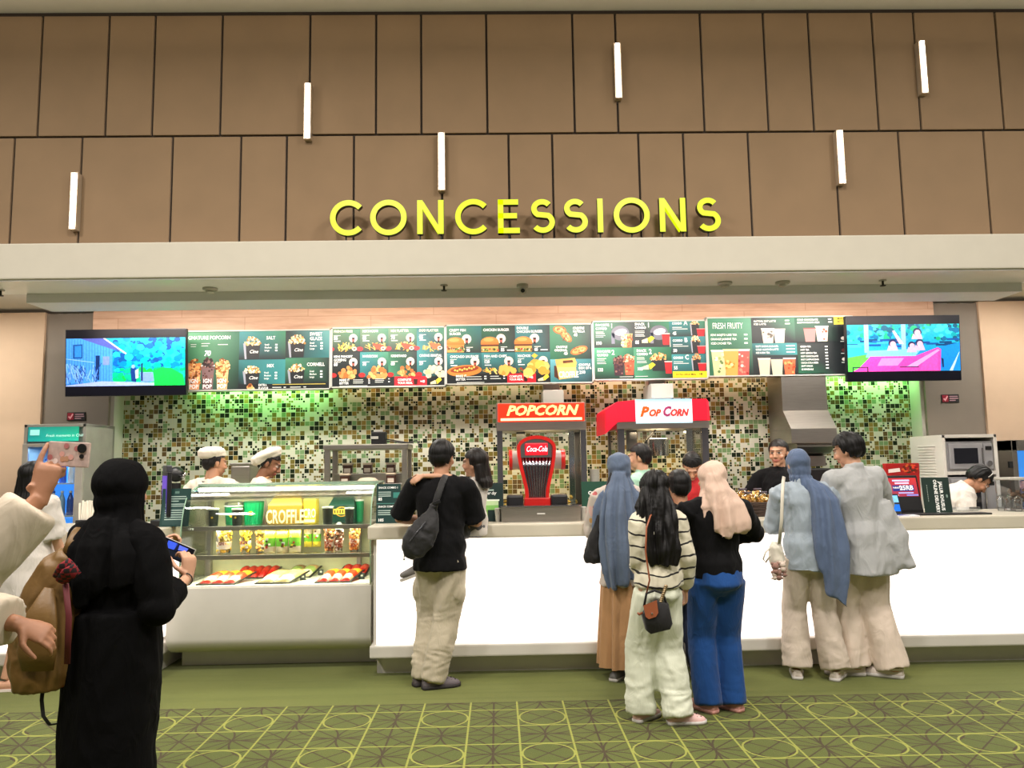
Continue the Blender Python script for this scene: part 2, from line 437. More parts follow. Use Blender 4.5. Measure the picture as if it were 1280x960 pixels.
# ---- CONCESSIONS letters standing on the fascia
YL = 5.56
M_lime = emat('lime_letter_face', (234, 252, 0), .95, (90, 100, 0))
M_letter = mat('dark_letter_side', (52, 48, 10), .5)
sg = thing('concessions_sign', 'lime yellow capital letters on short pegs above the white fascia', 'sign', (at(655, 296, YL).x, YL, ZF1))
zc0 = at(655, 292.5, YL).z; zc1 = at(655, 250.5, YL).z; Hc = zc1-zc0; SW = .0405
def letter(ch, p0, p1):
    x0 = at(p0, 271, YL).x; x1 = at(p1, 271, YL).x; w = x1-x0; h = SW/2; o = .006
    m = MB(); y0, y1 = YL-.025, YL+.025
    def rb(pts, closed=False): m.ribbon(pts, SW, y0, y1, 0, None, 1, closed)
    cx, cz = (x0+x1)/2, (zc0+zc1)/2; r = Hc/2-h+o
    pegs = [cx]
    if ch == 'C': rx = r; rb([(x0+h+rx+(px-0), pz) for px, pz in arc(0, cz, rx, 42, 318, 36)])
    elif ch == 'O': rb(arc(cx, cz, r, 0, 360, 40)[:-1], True)
    elif ch == 'I': rb([(cx, zc0), (cx, zc1)])
    elif ch == 'E':
        rb([(x0+h, zc0), (x0+h, zc1)])
        for zz, k in ((zc0+h, 1), (cz+.004, .88), (zc1-h, .94)): rb([(x0+.002, zz), (x0+w*k, zz)])
    elif ch == 'N':
        rb([(x0+h, zc0), (x0+h, zc1)]); rb([(x1-h, zc0), (x1-h, zc1)])
        m.bridge([[Vector((x, y, z)) for x, z in ((x0, zc1), (x0+SW*1.12, zc1-.01), (x1, zc0), (x1-SW*1.12, zc0+.01))] for y in (y0+.0005, y1)], 0)
        pegs = [x0+h, x1-h]
    elif ch == 'S':
        ru = Hc*.245-h*.5; rl = Hc*.5-h-ru+o
        zu = zc1-h-ru; zl = zc0+h+rl
        up = arc(cx-.002, zu, ru*1.15, 35, 235, 20, ru); lo = arc(cx+.002, zl, rl*1.12, 55, -145, 20, rl)
        rb(up+lo)
    m.build('letter', [M_lime, M_letter], sg)
    for q in pegs:
        m = MB(); m.cyl((q, YL), .006, ZF1-.01, zc0+.02, 8); m.build('peg', M_blackm, sg)
for ch, a, b in (('C', 413.4, 452), ('O', 465.4, 506.8), ('N', 521.9, 554.8), ('C', 569.2, 606.2), ('E', 622.4, 649.4), ('S', 664.2, 691.6),
                 ('S', 705.3, 732.5), ('I', 746, 753.6), ('O', 768.4, 809.5), ('N', 823.7, 856.2), ('S', 871, 898)): letter(ch, a, b)

# ---- fittings under the soffit
def sprinkler(px, py, where):
    y = 5.78; p = at(px, py, y); z = ZF0-.012
    t = thing('sprinkler', 'small dark fire sprinkler hanging under the soffit '+where, 'sprinkler', (p.x, y, z), 'sprinklers under the soffit')
    m = MB(); m.cyl((p.x, y), .028, z-.008, z, 14); m.build('escutcheon', M_steel, t)
    m = MB(); m.cyl((p.x, y), .008, z-.04, z-.008, 10); m.cyl((p.x, y), .022, z-.047, z-.042, 14); m.build('head', M_blackm, t)
sprinkler(555, 353, 'left of the camera'); sprinkler(1103, 346, 'on the right'); sprinkler(1, 360, 'at the far left')
y = 5.8; p = at(653, 352, y); z = ZF0-.012
t = thing('security_camera', 'small white dome security camera under the soffit, near the middle', 'camera', (p.x, y, z))
m = MB(); m.lathe([(.045, z), (.045, z-.02), (.03, z-.034)], (p.x, y), 18); m.build('mount', M_wplastic, t, True, 40)
m = MB(); m.sph((p.x, y-.01, z-.05), .032); m.build('dome', M_wplastic, t, True)
m = MB(); m.cyl((0, 0), .016, 0, .012, 14)
bmesh.ops.transform(m.bm, matrix=Matrix.Translation((p.x, y-.036, z-.055)) @ Matrix.Rotation(R(100), 4, 'X'), verts=m.bm.verts); m.build('lens', M_black, t)
for px, w in ((263, 'on the left'), (906, 'right of the dome camera'), (978, 'rightmost of the two close together')):
    p = at(px, 349, y)
    t = thing('smoke_detector', 'round white smoke detector under the soffit, '+w, 'detector', (p.x, y, z), 'smoke detectors under the soffit')
    m = MB(); m.lathe([(.055, z), (.055, z-.014), (.046, z-.02)], (p.x, y), 20); m.build('base', M_wplastic, t, True, 40)
    m = MB(); m.lathe([(.034, z-.02), (.03, z-.036), (.012, z-.042)], (p.x, y), 18); m.build('chamber', M_wplastic, t, True, 40)

# ================================================================ COUNTERS
X0 = at(467, 740, YP).x
seam = at(1174, 720, YP).x
ct = thing('service_counter', 'long white counter with glowing front panels under the menu', 'counter', (X0, YC, 0))
m = MB(); zl1 = at(700, 803, YC+.02).z; zl0 = zl1-.085
m.box(X0+.012, 6.5, YK, YK+.05, 0, zl0+.01, 0); m.box(X0+.012, X0+.05, YK, 6.4, 0, zl0+.01, 0); m.build('kick_board', M_kick, ct)
m = MB(); m.box(X0-.02, 6.5, YC+.01, YK+.1, zl0, zl1, bev=.012); m.build('ledge', M_cream, ct)
for a, b in ((X0+.02, seam-.004), (seam+.004, 6.5)):
    m = MB(); m.box(a, b, YP, YP+.02, zl1+.002, ZS0-.002); m.build('glow_panel', M_glow, ct)
m = MB(); m.box(X0, X0+.02, YP-.004, 6.4, zl1, ZS0); m.box(X0, 6.5, YP+.03, YP+.06, zl0, ZS0); m.build('carcass', M_cream, ct)
m = MB(); m.box(X0-.035, 6.5, YC, 6.42, ZS0, ZS1, bev=.012); m.build('worktop', M_stone, ct)
# left counter beyond the display case
XL1 = at(209, 740, 5.9).x-.035
lc = thing('side_counter', 'white counter with glowing panel left of the glass display case', 'counter', (XL1-.5, YC, 0))
m = MB(); m.box(-6.5, XL1-.05, YK, YK+.04, 0, zl0+.01); m.box(XL1-.09, XL1-.05, YK+.001, 6.6, 0, zl0+.01); m.build('kick_board', M_kick, lc)
m = MB(); m.box(-6.5, XL1+.01, YC+.01, 6.6, zl0, zl1, bev=.012); m.build('ledge', M_cream, lc)
m = MB(); m.box(-6.5, XL1-.06, YP, YP+.02, zl1+.002, ZS0-.002); m.build('glow_panel', M_glow, lc)
m = MB(); m.box(XL1-.04, XL1-.02, YP+.06, 6.5, zl1+.03, ZS0-.03); m.build('glow_panel', M_glow, lc)
m = MB(); m.box(XL1-.06, XL1-.041, YP-.004, 6.6, zl1, ZS0); m.box(-6.5, XL1-.06, YP+.03, YP+.05, zl0, ZS0); m.build('carcass', M_cream, lc)
m = MB(); m.box(-6.5, XL1+.02, YC, 6.6, ZS0, ZS1, bev=.012); m.build('worktop', M_stone, lc)
# ================================================================ MENU BOARDS
YM = 7.5
def yb(k): return YM - .0012*k
G1, G2, T1, T2, K1, K2 = (66, 126, 96), (40, 96, 70), (58, 130, 132), (44, 104, 106), (44, 50, 50), (30, 34, 36)
WH = (240, 240, 234)
class Board:
    """a printed board; sheet coordinates run over the board as w x h units, y down"""
    def __init__(s, name, label, px0, px1, sheet, pytop, pybot, cat='menu board', group='menu boards over the counter'):
        s.x0 = at(px0, 440, YM).x; s.x1 = at(px1, 440, YM).x
        s.z1 = at(650, pytop, YM).z; s.z0 = at(650, pybot, YM).z
        s.sx0, s.sx1, s.sy0, s.sy1 = sheet; s.kx = (s.x1-s.x0)/(s.sx1-s.sx0); s.kz = (s.z1-s.z0)/(s.sy1-s.sy0)
        s.t = thing(name, label, cat, ((s.x0+s.x1)/2, YM, s.z0), group)
        m = MB(); m.box(s.x0, s.x1, YM+.002, YM+.1, s.z0, s.z1, 0)
        for a, b, c, d in ((s.x0, s.x1, s.z1-.012, s.z1), (s.x0, s.x1, s.z0, s.z0+.012), (s.x0, s.x0+.012, s.z0, s.z1), (s.x1-.012, s.x1, s.z0, s.z1)):
            m.box(a, b, YM-.012, YM+.01, c, d, 0)
        m.build('frame', M_frame, s.t)
        s.pan = MB(); s.pic = MB(); s.let = MB(); s.k = 1
    def P(s, x, y, k=1): return Vector((s.x0+(x-s.sx0)*s.kx, yb(k), s.z1-(y-s.sy0)*s.kz))
    def tile(s, x0, y0, x1, y1, c00, c10, c11, c01):
        s.pan.poly([s.P(x0, y0, 0), s.P(x1, y0, 0), s.P(x1, y1, 0), s.P(x0, y1, 0)], cols=[c00, c10, c11, c01])
    def rect(s, x0, y0, x1, y1, c, k=1): s.pic.poly([s.P(x0, y0, k), s.P(x1, y0, k), s.P(x1, y1, k), s.P(x0, y1, k)], col=c)
    def poly(s, pts, c, k=1):
        pts = [(min(max(x, s.sx0+8), s.sx1-8), min(max(y, s.sy0+8), s.sy1-8)) for x, y in pts]
        s.pic.poly([s.P(x, y, k) for x, y in pts], col=c)
    def disc(s, x, y, r, c, k=2, ry=None, n=12, rot=0):
        ry = r if ry is None else ry; ca, sa = math.cos(rot), math.sin(rot)
        pts = []
        for i in range(n):
            a = 2*PI*i/n; u, v = r*math.cos(a), ry*math.sin(a); pts.append((x+u*ca-v*sa, y+u*sa+v*ca))
        s.poly(pts, c, k)
    def pile(s, x, y, w, h, cols, n=26, r=9, k=3, shape='dome'):
        for i in range(n):
            while True:
                a, b = rnd.uniform(-1, 1), rnd.uniform(-1, 1)
                if shape != 'dome' or a*a+(b*.5-.5)**2 < 1.0: break
            s.disc(x+a*w/2, y+b*h/2, r*rnd.uniform(.7, 1.25), rnd.choice(cols), k+i*.04, n=7)
    def txt(s, x, y, string, h, col=WH, bold=.02, align='LEFT', sx=1.0, shear=0, k=5):
        s.let.text(string, facing(s.P(x, y, k)), h*s.kz*1.39, 0, col, bold, align, shear, sx=sx*.86)
    def bar(s, x, y, w, h=6, col=(205, 208, 200), k=5): s.let.poly([s.P(x, y-h/2, k), s.P(x+w, y-h/2, k), s.P(x+w, y+h/2, k), s.P(x, y+h/2, k)], col=col)
    def bars(s, x, y, w, n, dy, h=6, col=(205, 208, 200)):
        for i in range(n): s.bar(x, y+i*dy, w*rnd.uniform(.7, 1), h, col)
    def cup(s, x, y, w, h, c, lid=(235, 235, 230), k=3, bits=None):
        s.poly([(x-w/2, y), (x+w/2, y), (x+w*.38, y+h), (x-w*.38, y+h)], c, k)
        s.poly([(x-w*.54, y-h*.05), (x+w*.54, y-h*.05), (x+w*.5, y+h*.03), (x-w*.5, y+h*.03)], lid, k+.6)
        if bits:
            for i in range(12): s.disc(x+rnd.uniform(-.36, .36)*w, y+h*rnd.uniform(.12, .9), w*.1*rnd.uniform(.6, 1.3), rnd.choice(bits), k+.3+i*.01, n=6)
    def drink(s, x, y, r=45):
        s.disc(x, y, r, (226, 214, 190), 1.5, n=20)
        s.poly([(x-r*.32, y-r*.15), (x+r*.36, y-r*.15), (x+r*.26, y+r*1.2), (x-r*.2, y+r*1.2)], (46, 22, 18), 2.2)
        s.poly([(x-r*.3, y+r*.3), (x+r*.33, y+r*.3), (x+r*.3, y+r*.75), (x-r*.26, y+r*.75)], (168, 84, 74), 2.4)
    def bucket(s, x, y, w, h, cols, mark=True, side=True):
        s.poly([(x-w/2, y), (x+w/2, y), (x+w*.42, y+h), (x-w*.42, y+h)], (40, 42, 44), 2)
        if side: s.poly([(x-w*.62, y-h*.02), (x-w*.46, y-h*.02), (x-w*.38, y+h), (x-w*.5, y+h)], (150, 152, 162), 2.2)
        s.pile(x, y-h*.18, w*1.05, h*.55, cols, 60, w*.065, 2.4)
        if mark:
            s.let.text('Cine', facing(s.P(x-w*.22, y+h*.62, 5)), w*.3*s.kz, 0, WH, .01, shear=.35)
    def done(s):
        s.pan.build('panel_print', M_lit, s.t); s.pic.build('food_pictures', M_lit, s.t); s.let.build('lettering', M_lit, s.t)
M_frame = mat('pale_frame', (200, 202, 196), .4)
POP = [(222, 190, 130), (240, 220, 176), (196, 150, 84), (168, 116, 60), (246, 232, 198)]
CAR = [(196, 126, 66), (222, 160, 98), (150, 84, 40), (236, 190, 132), (112, 60, 30)]
CHO = [(70, 44, 40), (96, 62, 56), (48, 30, 30), (130, 92, 84)]
FRY = [(232, 184, 84), (246, 208, 120), (206, 148, 56)]
def fries(b, x, y, w, h, cols=FRY, n=26):
    for i in range(n):
        cx = x+rnd.uniform(-.5, .5)*w; cy = y+rnd.uniform(-.25, .4)*h*(1-abs(cx-x)/w); a = rnd.uniform(-.9, .9)+ (cx-x)/w; L = h*.42; t = 6
        dx, dy = math.sin(a)*L, -math.cos(a)*L*.8
        b.poly([(cx-t-dx/2, cy-dy/2), (cx+t-dx/2, cy-dy/2), (cx+t+dx/2, cy+dy/2), (cx-t+dx/2, cy+dy/2)], rnd.choice(cols), 3+i*.05)
def rev(*p): return p

# --- popcorn
b = Board('menu_board', 'green menu board of popcorn buckets, SALT and SWEET GLAZE, beside left television', 228, 413.6, (-26, 1237, 35, 543), 408.5, 483.5)
b.tile(-26, 35, 455, 543, (90, 150, 108), G2, K2, (60, 100, 80)); b.tile(455, 35, 850, 285, T1, G1, K1, K2); b.tile(850, 35, 1237, 275, K1, (96, 150, 148), T2, K1)
b.tile(455, 285, 850, 490, T2, T1, T1, K2); b.tile(850, 275, 1237, 490, G1, K1, K2, K1); b.tile(455, 490, 1237, 543, K2, K2, K2, K2)
b.txt(-5, 110, 'SIGNATURE POPCORN', 30, sx=1.02); b.bars(45, 152, 60, 2, 18); b.bars(135, 145, 80, 2, 20); b.bar(275, 155, 85); b.txt(160, 248, '70', 44, bold=.035, shear=.2)
b.cup(82, 320, 110, 210, (206, 150, 110), (206, 150, 110), 2, CAR); b.pile(82, 320, 110, 80, CAR, 50, 12); b.pile(82, 410, 90, 130, CAR, 40, 11, shape='b')
b.cup(318, 320, 110, 210, (214, 170, 120), (214, 170, 120), 2, CAR); b.pile(318, 320, 120, 80, CAR, 50, 12); b.pile(318, 410, 90, 130, CAR, 40, 11, shape='b')
b.cup(196, 335, 110, 205, (120, 92, 92), (200, 196, 196), 5, CHO); b.pile(196, 310, 96, 80, CHO, 40, 12, 6)
for q in (82, 196, 318): b.txt(q, 475, 'IGN', 34, (235, 225, 220), .03, 'CENTER', k=11); b.txt(q, 522, 'POP', 34, (235, 225, 220), .03, 'CENTER', k=11)
for x, y, nm, hh in ((570, 150, 'SALT', 130), (950, 140, 'SWEET\nGLAZE', 130), (570, 385, 'MIX', 105), (950, 378, 'CORNELL', 110)):
    b.bucket(x, y, 130, hh, POP)
    tx = 725 if x < 800 else 1110
    b.txt(tx, y-34 if nm != 'SWEET\nGLAZE' else y-52, nm, 28, align='CENTER')
    for i, q in enumerate(('Small', 'Medium', 'Large')): b.txt(tx-52, y+18+i*24, q, 15, k=5, bold=.01); b.bar(tx+38, y+12+i*24, 20, 13, WH)
b.pile(555, 515, 70, 36, CAR, 8, 16); b.txt(626, 508, 'EXTRA\nFLAVOR', 19); b.bar(745, 496, 450, 6, (190, 170, 90)); b.bar(745, 520, 75, 6); b.bar(840, 520, 20, 8); b.bar(895, 520, 90, 6); b.bar(1008, 520, 22, 8)
b.done()
# --- fries and platters
b = Board('menu_board', 'green menu board of french fries and platters, second from left', 414, 557, (20, 1262, 70, 710), 406.8, 481.8)
tl = (G1, K1, G1, T1)
for i, x in enumerate((20, 328, 638, 948)):
    b.tile(x, 70, x+312, 335, (100, 130, 100), G1, K2, K1) if i != 3 else b.tile(x, 70, 1262, 335, T2, G1, K1, T1)
    b.tile(x, 335, min(x+312, 1262), 600, *((K1, K1, K2, K2), (T1, G1, K2, T2), (G2, K1, K2, G1), (T1, K1, K2, T2))[i])
b.tile(20, 600, 1262, 710, K2, K2, K2, K2)
for i, (x, nm, pr) in enumerate(((48, 'FRENCH FRIES', '55'), (358, 'MIXTACOM', '65'), (668, 'MIX PLATTER', '75'), (975, 'DUO PLATTER', '85'))):
    b.txt(x, 124, nm, 26, (240, 236, 200) if i != 1 else WH); b.bar(x, 157, 75, 6); b.txt(x, 200, pr, 36, WH, .04); b.bar(x+4, 216, 70, 10); b.drink(x+210, 185)
    fries(b, x+150, 275, 210, 130); b.disc(x-28, 300, 36, (170, 50, 56), 2, 24)
    if i in (1, 2, 3):
        for j in range(3): b.poly([(x+115+j*22, 240+j*18), (x+235, 262+j*18), (x+232, 290+j*14), (x+110+j*14, 270+j*18)], (150, 66, 44) if i < 3 else (190, 96, 60), 5+j*.2)
    b.disc(x+225, 300, 26, (220, 214, 200), 6, 20); b.disc(x+225, 298, 16, (120, 100, 70), 6.3, 11)
for i, (x, nm, pr) in enumerate(((50, 'MINI PANGSIT\nGORENG', '60'), (360, 'MARIECOM', '70'), (668, 'KRIMITAKO', '60'), (975, 'CIRENG BEGITAL', '29'))):
    b.txt(x, 392, nm, 26); b.bar(x, 440, 75, 6); b.txt(x, 478, pr, 34, WH, .04); b.drink(x+210, 440)
    b.pile(x+160, 545, 210, 110, [(206, 132, 74), (228, 164, 100), (176, 100, 50)] if i < 3 else [(214, 190, 150), (226, 206, 170), (196, 168, 126)], 26, 26 if i != 2 else 20); b.disc(x-5, 578, 38, (170, 44, 44), 2, 26)
b.txt(112, 640, 'MAKE IT\nBETTER', 24); b.bars(260, 628, 130, 3, 17); b.bars(425, 622, 18, 3, 20, 10, WH); b.bars(497, 622, 100, 3, 17); b.bars(640, 622, 20, 2, 30, 10, WH); b.bar(115, 692, 300, 5)
b.rect(705, 597, 1058, 705, (176, 36, 46), 2); b.txt(742, 645, 'COMPLETE\nYOUR MEAL', 24); b.cup(935, 625, 44, 60, (50, 26, 22), (200, 60, 60)); b.txt(985, 665, '+45', 26, WH, .03)
b.poly([(1095, 665), (1150, 640), (1160, 680), (1095, 685)], (226, 206, 160), 2); b.poly([(1155, 640), (1200, 605), (1218, 640), (1170, 682)], (226, 210, 60), 2)
b.done()
# --- burgers and croffle
b = Board('menu_board', 'green menu board of burgers, chicago sausage and croffle box, in the middle', 557, 741, (12, 1255, 68, 578), 405.2, 480)
for i, x in enumerate((12, 315, 600)):
    b.tile(x, 68, (315, 600, 893)[i], 308, (G1, G2, T1)[i], (T2, K1, K1)[i], K1, K2); b.tile(x, 308, (315, 600, 893)[i], 488, T1, T2, K1, K1)
b.tile(893, 68, 1255, 372, G1, K1, K2, G2); b.tile(893, 372, 1255, 578, (96, 160, 170), T2, K2, T2); b.tile(12, 488, 893, 578, K2, K2, K2, K2)
for i, (x, nm, pr) in enumerate(((95, 'CRISPY FISH\nBURGER', '95'), (385, 'CHICKEN BURGER', '55'), (668, 'DOUBLE\nCHICKEN BURGER', '65'))):
    b.txt(x-55 if i != 0 else x-50, 125 if i != 2 else 112, nm, 22); b.drink(x+95, 190, 40)
    b.rect(x-72, 235, x+72, 303, (196, 150, 80), 2.5); b.pile(x, 268, 140, 50, [(96, 120, 50), (214, 190, 150), (170, 70, 50), (120, 70, 40), (60, 80, 36)], 40, 10, 3, 's')
    b.disc(x, 220, 76, (204, 122, 54), 5, 46, 20); b.rect(x-76, 222, x+76, 240, (190, 108, 44), 5.2); b.disc(x-10, 198, 44, (226, 150, 80), 5.4, 16)
    if i: b.rect(x-72, 240, x+72, 256, (90, 46, 26), 5.5); b.rect(x-70, 256, x+70, 272, (210, 160, 84), 5.6)
    b.txt(x+92, 298, pr, 26, WH, .04); b.bar(x+92, 262, 55, 6)
    if i: b.bar(x+145, 290, 60, 8, WH)
for i, (x, nm, pr) in enumerate(((50, 'CHICAGO SAUSAGE', '55'), (335, 'FISH AND CHIPS', '120'), (618, 'NACHOS', '65'))):
    b.txt(x, 350, nm, 22); b.bar(x, 364, 55, 5); b.txt(x, 398, pr, 26, WH, .04); b.drink(x+208 if i < 2 else x+215, 382, 38); b.bar(x+5, 415, 55, 7, WH)
b.disc(170, 460, 145, (206, 122, 56), 2.6, 48, 24, -.06); b.disc(170, 448, 120, (140, 56, 34), 3, 26, 20, -.1)
for i in range(9): b.disc(90+i*20, 455-i*3+(i % 2)*8, 9, (226, 180, 90), 3.4)
fries(b, 440, 455, 200, 90); b.pile(520, 460, 150, 60, [(222, 140, 60), (236, 170, 84)], 16, 22, 4); b.pile(790, 440, 180, 95, [(222, 170, 70), (236, 190, 100), (206, 146, 56)], 14, 38, 3); b.poly([(735, 340), (760, 318), (790, 338), (762, 362)], (226, 170, 60), 3); b.pile(650, 465, 70, 45, [(60, 30, 24), (90, 110, 60), (150, 60, 40)], 12, 10)
b.txt(97, 514, 'MAKE IT\nBETTER', 20); b.bars(185, 512, 130, 2, 20); b.bars(335, 510, 20, 2, 20, 9, WH); b.bars(385, 510, 90, 2, 20); b.bars(495, 508, 18, 2, 20, 9, WH); b.bar(105, 560, 230, 5)
b.rect(528, 488, 770, 570, (186, 34, 44), 2); b.txt(546, 522, 'COMPLETE\nYOUR MEAL', 18); b.cup(684, 512, 34, 46, (50, 26, 22), (220, 200, 190)); b.txt(712, 532, '+45', 18, WH, .03)
b.poly([(786, 540), (830, 522), (836, 552), (788, 555)], (226, 206, 160), 2); b.poly([(832, 520), (866, 492), (880, 520), (842, 552)], (226, 210, 60), 2)
def croffle(cx, cy, rx, ry, rot):
    b.disc(cx, cy, rx, (190, 96, 44), 2, ry, 16, rot); b.disc(cx, cy, rx*.8, (222, 140, 76), 2.3, ry*.7, 14, rot)
    for i in range(14): b.disc(cx+rnd.uniform(-.6, .6)*rx*math.cos(rot), cy+rnd.uniform(-.5, .5)*ry+rnd.uniform(-.5, .5)*rx*math.sin(rot), 6, rnd.choice([(96, 40, 20), (240, 190, 130)]), 2.6+i*.01, n=6)
croffle(978, 122, 58, 36, .2); croffle(1032, 178, 62, 32, .8); croffle(1138, 298, 76, 34, -.3)
b.txt(1090, 118, 'CROFFLE\nNUTELLA', 20); b.txt(1096, 178, '48', 26, WH, .03); b.txt(1040, 278, 'CROFFLE\nORIGINAL', 20, align='RIGHT'); b.txt(1040, 336, '40', 26, WH, .03, 'RIGHT')
b.poly([(945, 430), (1105, 430), (1118, 525), (965, 545)], (226, 180, 110), 2.5); b.poly([(945, 430), (965, 545), (925, 520), (925, 425)], (70, 40, 26), 2.4); b.poly([(935, 375), (1100, 362), (1118, 405), (1105, 440), (945, 440)], (214, 158, 84), 2.2)
b.poly([(1000, 385), (1080, 380), (1088, 400), (1000, 408)], (90, 54, 30), 3); b.rect(950, 428, 1110, 440, (240, 200, 80), 3)
b.txt(962, 528, 'CROFFLE', 52, (250, 240, 220), .03, sx=.66, k=6)
b.txt(1132, 432, 'CROFFLE\nBOX OF 6', 20); b.txt(1136, 498, '210', 28, WH, .03)
b.done()
# --- combos
b = Board('menu_board', 'green menu board of favorite, snack and lettered combos, right of the burgers', 741, 884, (20, 1228, 58, 695), 402.6, 477)
b.tile(20, 58, 440, 345, G1, K1, K1, K2); b.tile(440, 58, 835, 345, K1, G1, K1, K2); b.tile(20, 345, 450, 695, (70, 150, 110), G2, K2, K2); b.tile(450, 345, 850, 695, G1, G2, K2, G1)
b.tile(835, 58, 1228, 235, T1, G1, K1, K1); b.tile(845, 235, 1228, 425, T2, T1, K1, K1); b.tile(850, 425, 1228, 695, T1, T2, K2, K1)
for x, y, nm, nn, pr in ((55, 115, 'FAVORITE\nCOMBO', '1', '190'), (470, 110, 'SNACK\nCOMBO', '1', '85'), (62, 400, 'FAVORITE\nCOMBO', '2', '133'), (480, 395, 'SNACK\nCOMBO', '2', '105')):
    b.txt(x, y, nm, 27); b.txt(x+(155 if x < 100 else 130), y+22, nn, 52, WH, .02); b.bars(x, y+62, 110, 2, 17); b.bars(x, y+100, 105, 2, 16); b.txt(x, y+198, pr, 34, WH, .04)
for x in (315, 725):
    b.disc(x, 190, 95, (100, 100, 110), 2, 80, 20); b.rect(x-95, 190, x-60, 305, (110, 110, 124), 2); b.disc(x+5, 180, 66, (196, 196, 206), 2.4, 34, 16, -.2)
b.cup(382, 205, 120, 140, (222, 150, 90), (214, 180, 120), 3, CAR); b.pile(352, 270, 56, 130, POP, 30, 10, 4, 'b'); b.pile(412, 275, 50, 130, [(206, 76, 44), (230, 120, 80)], 30, 10, 4, 'b')
b.cup(290, 470, 120, 175, (60, 40, 48), (90, 70, 76), 3, CHO); b.pile(290, 475, 120, 80, CHO, 36, 12, 4); b.cup(400, 450, 110, 190, (206, 84, 60), (222, 120, 90), 2.6, [(226, 130, 90), (186, 50, 36)]); b.pile(395, 460, 105, 80, [(226, 130, 90), (206, 70, 50), (240, 180, 140)], 36, 12, 3.2)
b.cup(795, 205, 82, 118, (196, 40, 44), (226, 190, 186), 4); b.cup(812, 505, 78, 125, (196, 40, 44), (226, 190, 186), 4); b.bucket(716, 470, 170, 130, POP+CAR, False, False)
for y in (270, 555):
    b.poly([(540, y), (600, y-22), (605, y+30), (540, y+30)], (226, 206, 160), 5); b.poly([(602, y-20), (645, y-45), (676, y-20), (618, y+30)], (230, 214, 50), 5.2)
for y, ch, pr in ((105, 'A', '45'), (290, 'B', '50'), (475, 'C', '55')):
    b.txt(865, y, 'COMBO', 24); b.txt(990, y+6, ch, 48, WH, .03); b.bar(868, y+32, 100, 7); b.bar(868, y+50, 160, 7); b.txt(868, y+112, pr, 34, WH, .03)
    b.bucket(1110, y-10 if ch != 'C' else y, 88, 130, CAR if ch == 'C' else POP, False); b.cup(1168, y+52, 86, 78, (196, 36, 44), (226, 150, 146), 5)
b.rect(855, 610, 1235, 676, (230, 208, 40), 3); b.txt(888, 652, 'EXTRA LARGE MEAL', 20, (30, 30, 20), .02); b.txt(1130, 652, '+8', 28, (30, 30, 20), .03); b.bar(295, 660, 140, 5); b.bar(462, 657, 130, 5)
b.done()
# --- drinks
b = Board('menu_board', 'green menu board of iced drinks headed FRESH FRUITY, beside right television', 884, 1068, (18, 1290, 55, 580), 399.5, 474.5)
b.tile(18, 55, 408, 580, G1, (90, 150, 120), K2, G2); b.tile(408, 55, 785, 290, K1, G1, K2, K2); b.tile(785, 55, 1160, 290, G2, K1, K2, K2); b.tile(1160, 55, 1290, 580, K2, K2, K2, K2)
b.tile(408, 290, 795, 395, T2, T1, T1, K1); b.tile(408, 395, 800, 580, K1, K1, K2, K2); b.tile(795, 285, 1160, 580, K1, K2, K2, G2)
b.txt(70, 158, 'FRESH FRUITY', 54, WH, .0, sx=.66); 
for i, q in enumerate(('KIWI MOJITO LIME TEA', 'ORANGE JASMINE TEA', 'ICED LYCHEE TEA')): b.txt(52, 222+i*37, q, 19, bold=.015, sx=.98); b.bar(340, 212+i*37, 30, 13, WH)
b.cup(118, 355, 130, 220, (196, 190, 140), (230, 228, 214), 2, [(96, 120, 70), (220, 214, 170), (150, 160, 90), (236, 236, 220)]); b.cup(320, 350, 124, 225, (196, 84, 76), (230, 200, 196), 2, [(150, 40, 40), (226, 130, 110), (230, 190, 180)]); b.cup(222, 350, 130, 226, (226, 150, 76), (240, 200, 150), 3.5, [(236, 120, 40), (246, 190, 110), (250, 210, 150)])
b.txt(428, 104, 'MATCHA OAT LATTE', 17); b.txt(428, 130, 'ICED LATTE', 17); b.bars(700, 92, 50, 2, 28, 10, WH)
b.txt(806, 95, 'COLD CHOCOLATE', 17); b.txt(806, 120, 'BROWN SUGAR MILK', 17); b.bars(1075, 84, 36, 2, 26, 10, WH)
b.cup(548, 165, 110, 125, (200, 180, 160), (226, 214, 200), 2, [(90, 80, 70), (226, 214, 200)]); b.cup(648, 170, 100, 118, (214, 196, 176), (226, 214, 200), 2); b.cup(912, 165, 106, 118, (170, 120, 116), (130, 70, 70), 2); b.cup(1018, 150, 112, 130, (222, 196, 180), (236, 226, 220), 2.5, [(150, 80, 60), (236, 220, 206)])
for i, q in enumerate(('SOFT SUGAR KARAMEL', 'COLD ALMOND LATTE', 'ICE KARA TEA')): b.txt(436, 326+i*28, q, 16); b.bar(700, 316+i*27, 74, 10, WH)
for x, c, kd in ((505, (206, 176, 156), None), (614, (196, 184, 156), None), (722, (222, 96, 60), [(236, 60, 30), (240, 150, 90)])): b.cup(x, 428, 106, 148, c, (226, 216, 206) if x != 614 else (50, 50, 60), 2.4, kd)
for i, q in enumerate(('GREEN TEA', 'HOT TEA', 'HOT LEMON TEA', 'HOT CHOCOLATE', 'HOT CAPPUCCINO', 'COCA-COLA BEER', 'SOFT DRINK', 'LE MINERALE')): b.txt(822, 332+i*(28.5 if i else 20), q, 15); b.bar(1034, 326+i*27, 24, 10, WH)
b.rect(1125, 58, 1290, 132, (226, 206, 60), 3); b.txt(1155, 90, 'MAKE IT\nBETTER', 20, (40, 40, 20))
for y in (255, 360, 440): b.disc(1200, y, 22, (200, 190, 180) if y != 360 else (90, 50, 50), 2, 16); b.bar(1172, y+28, 60, 6)
b.done()

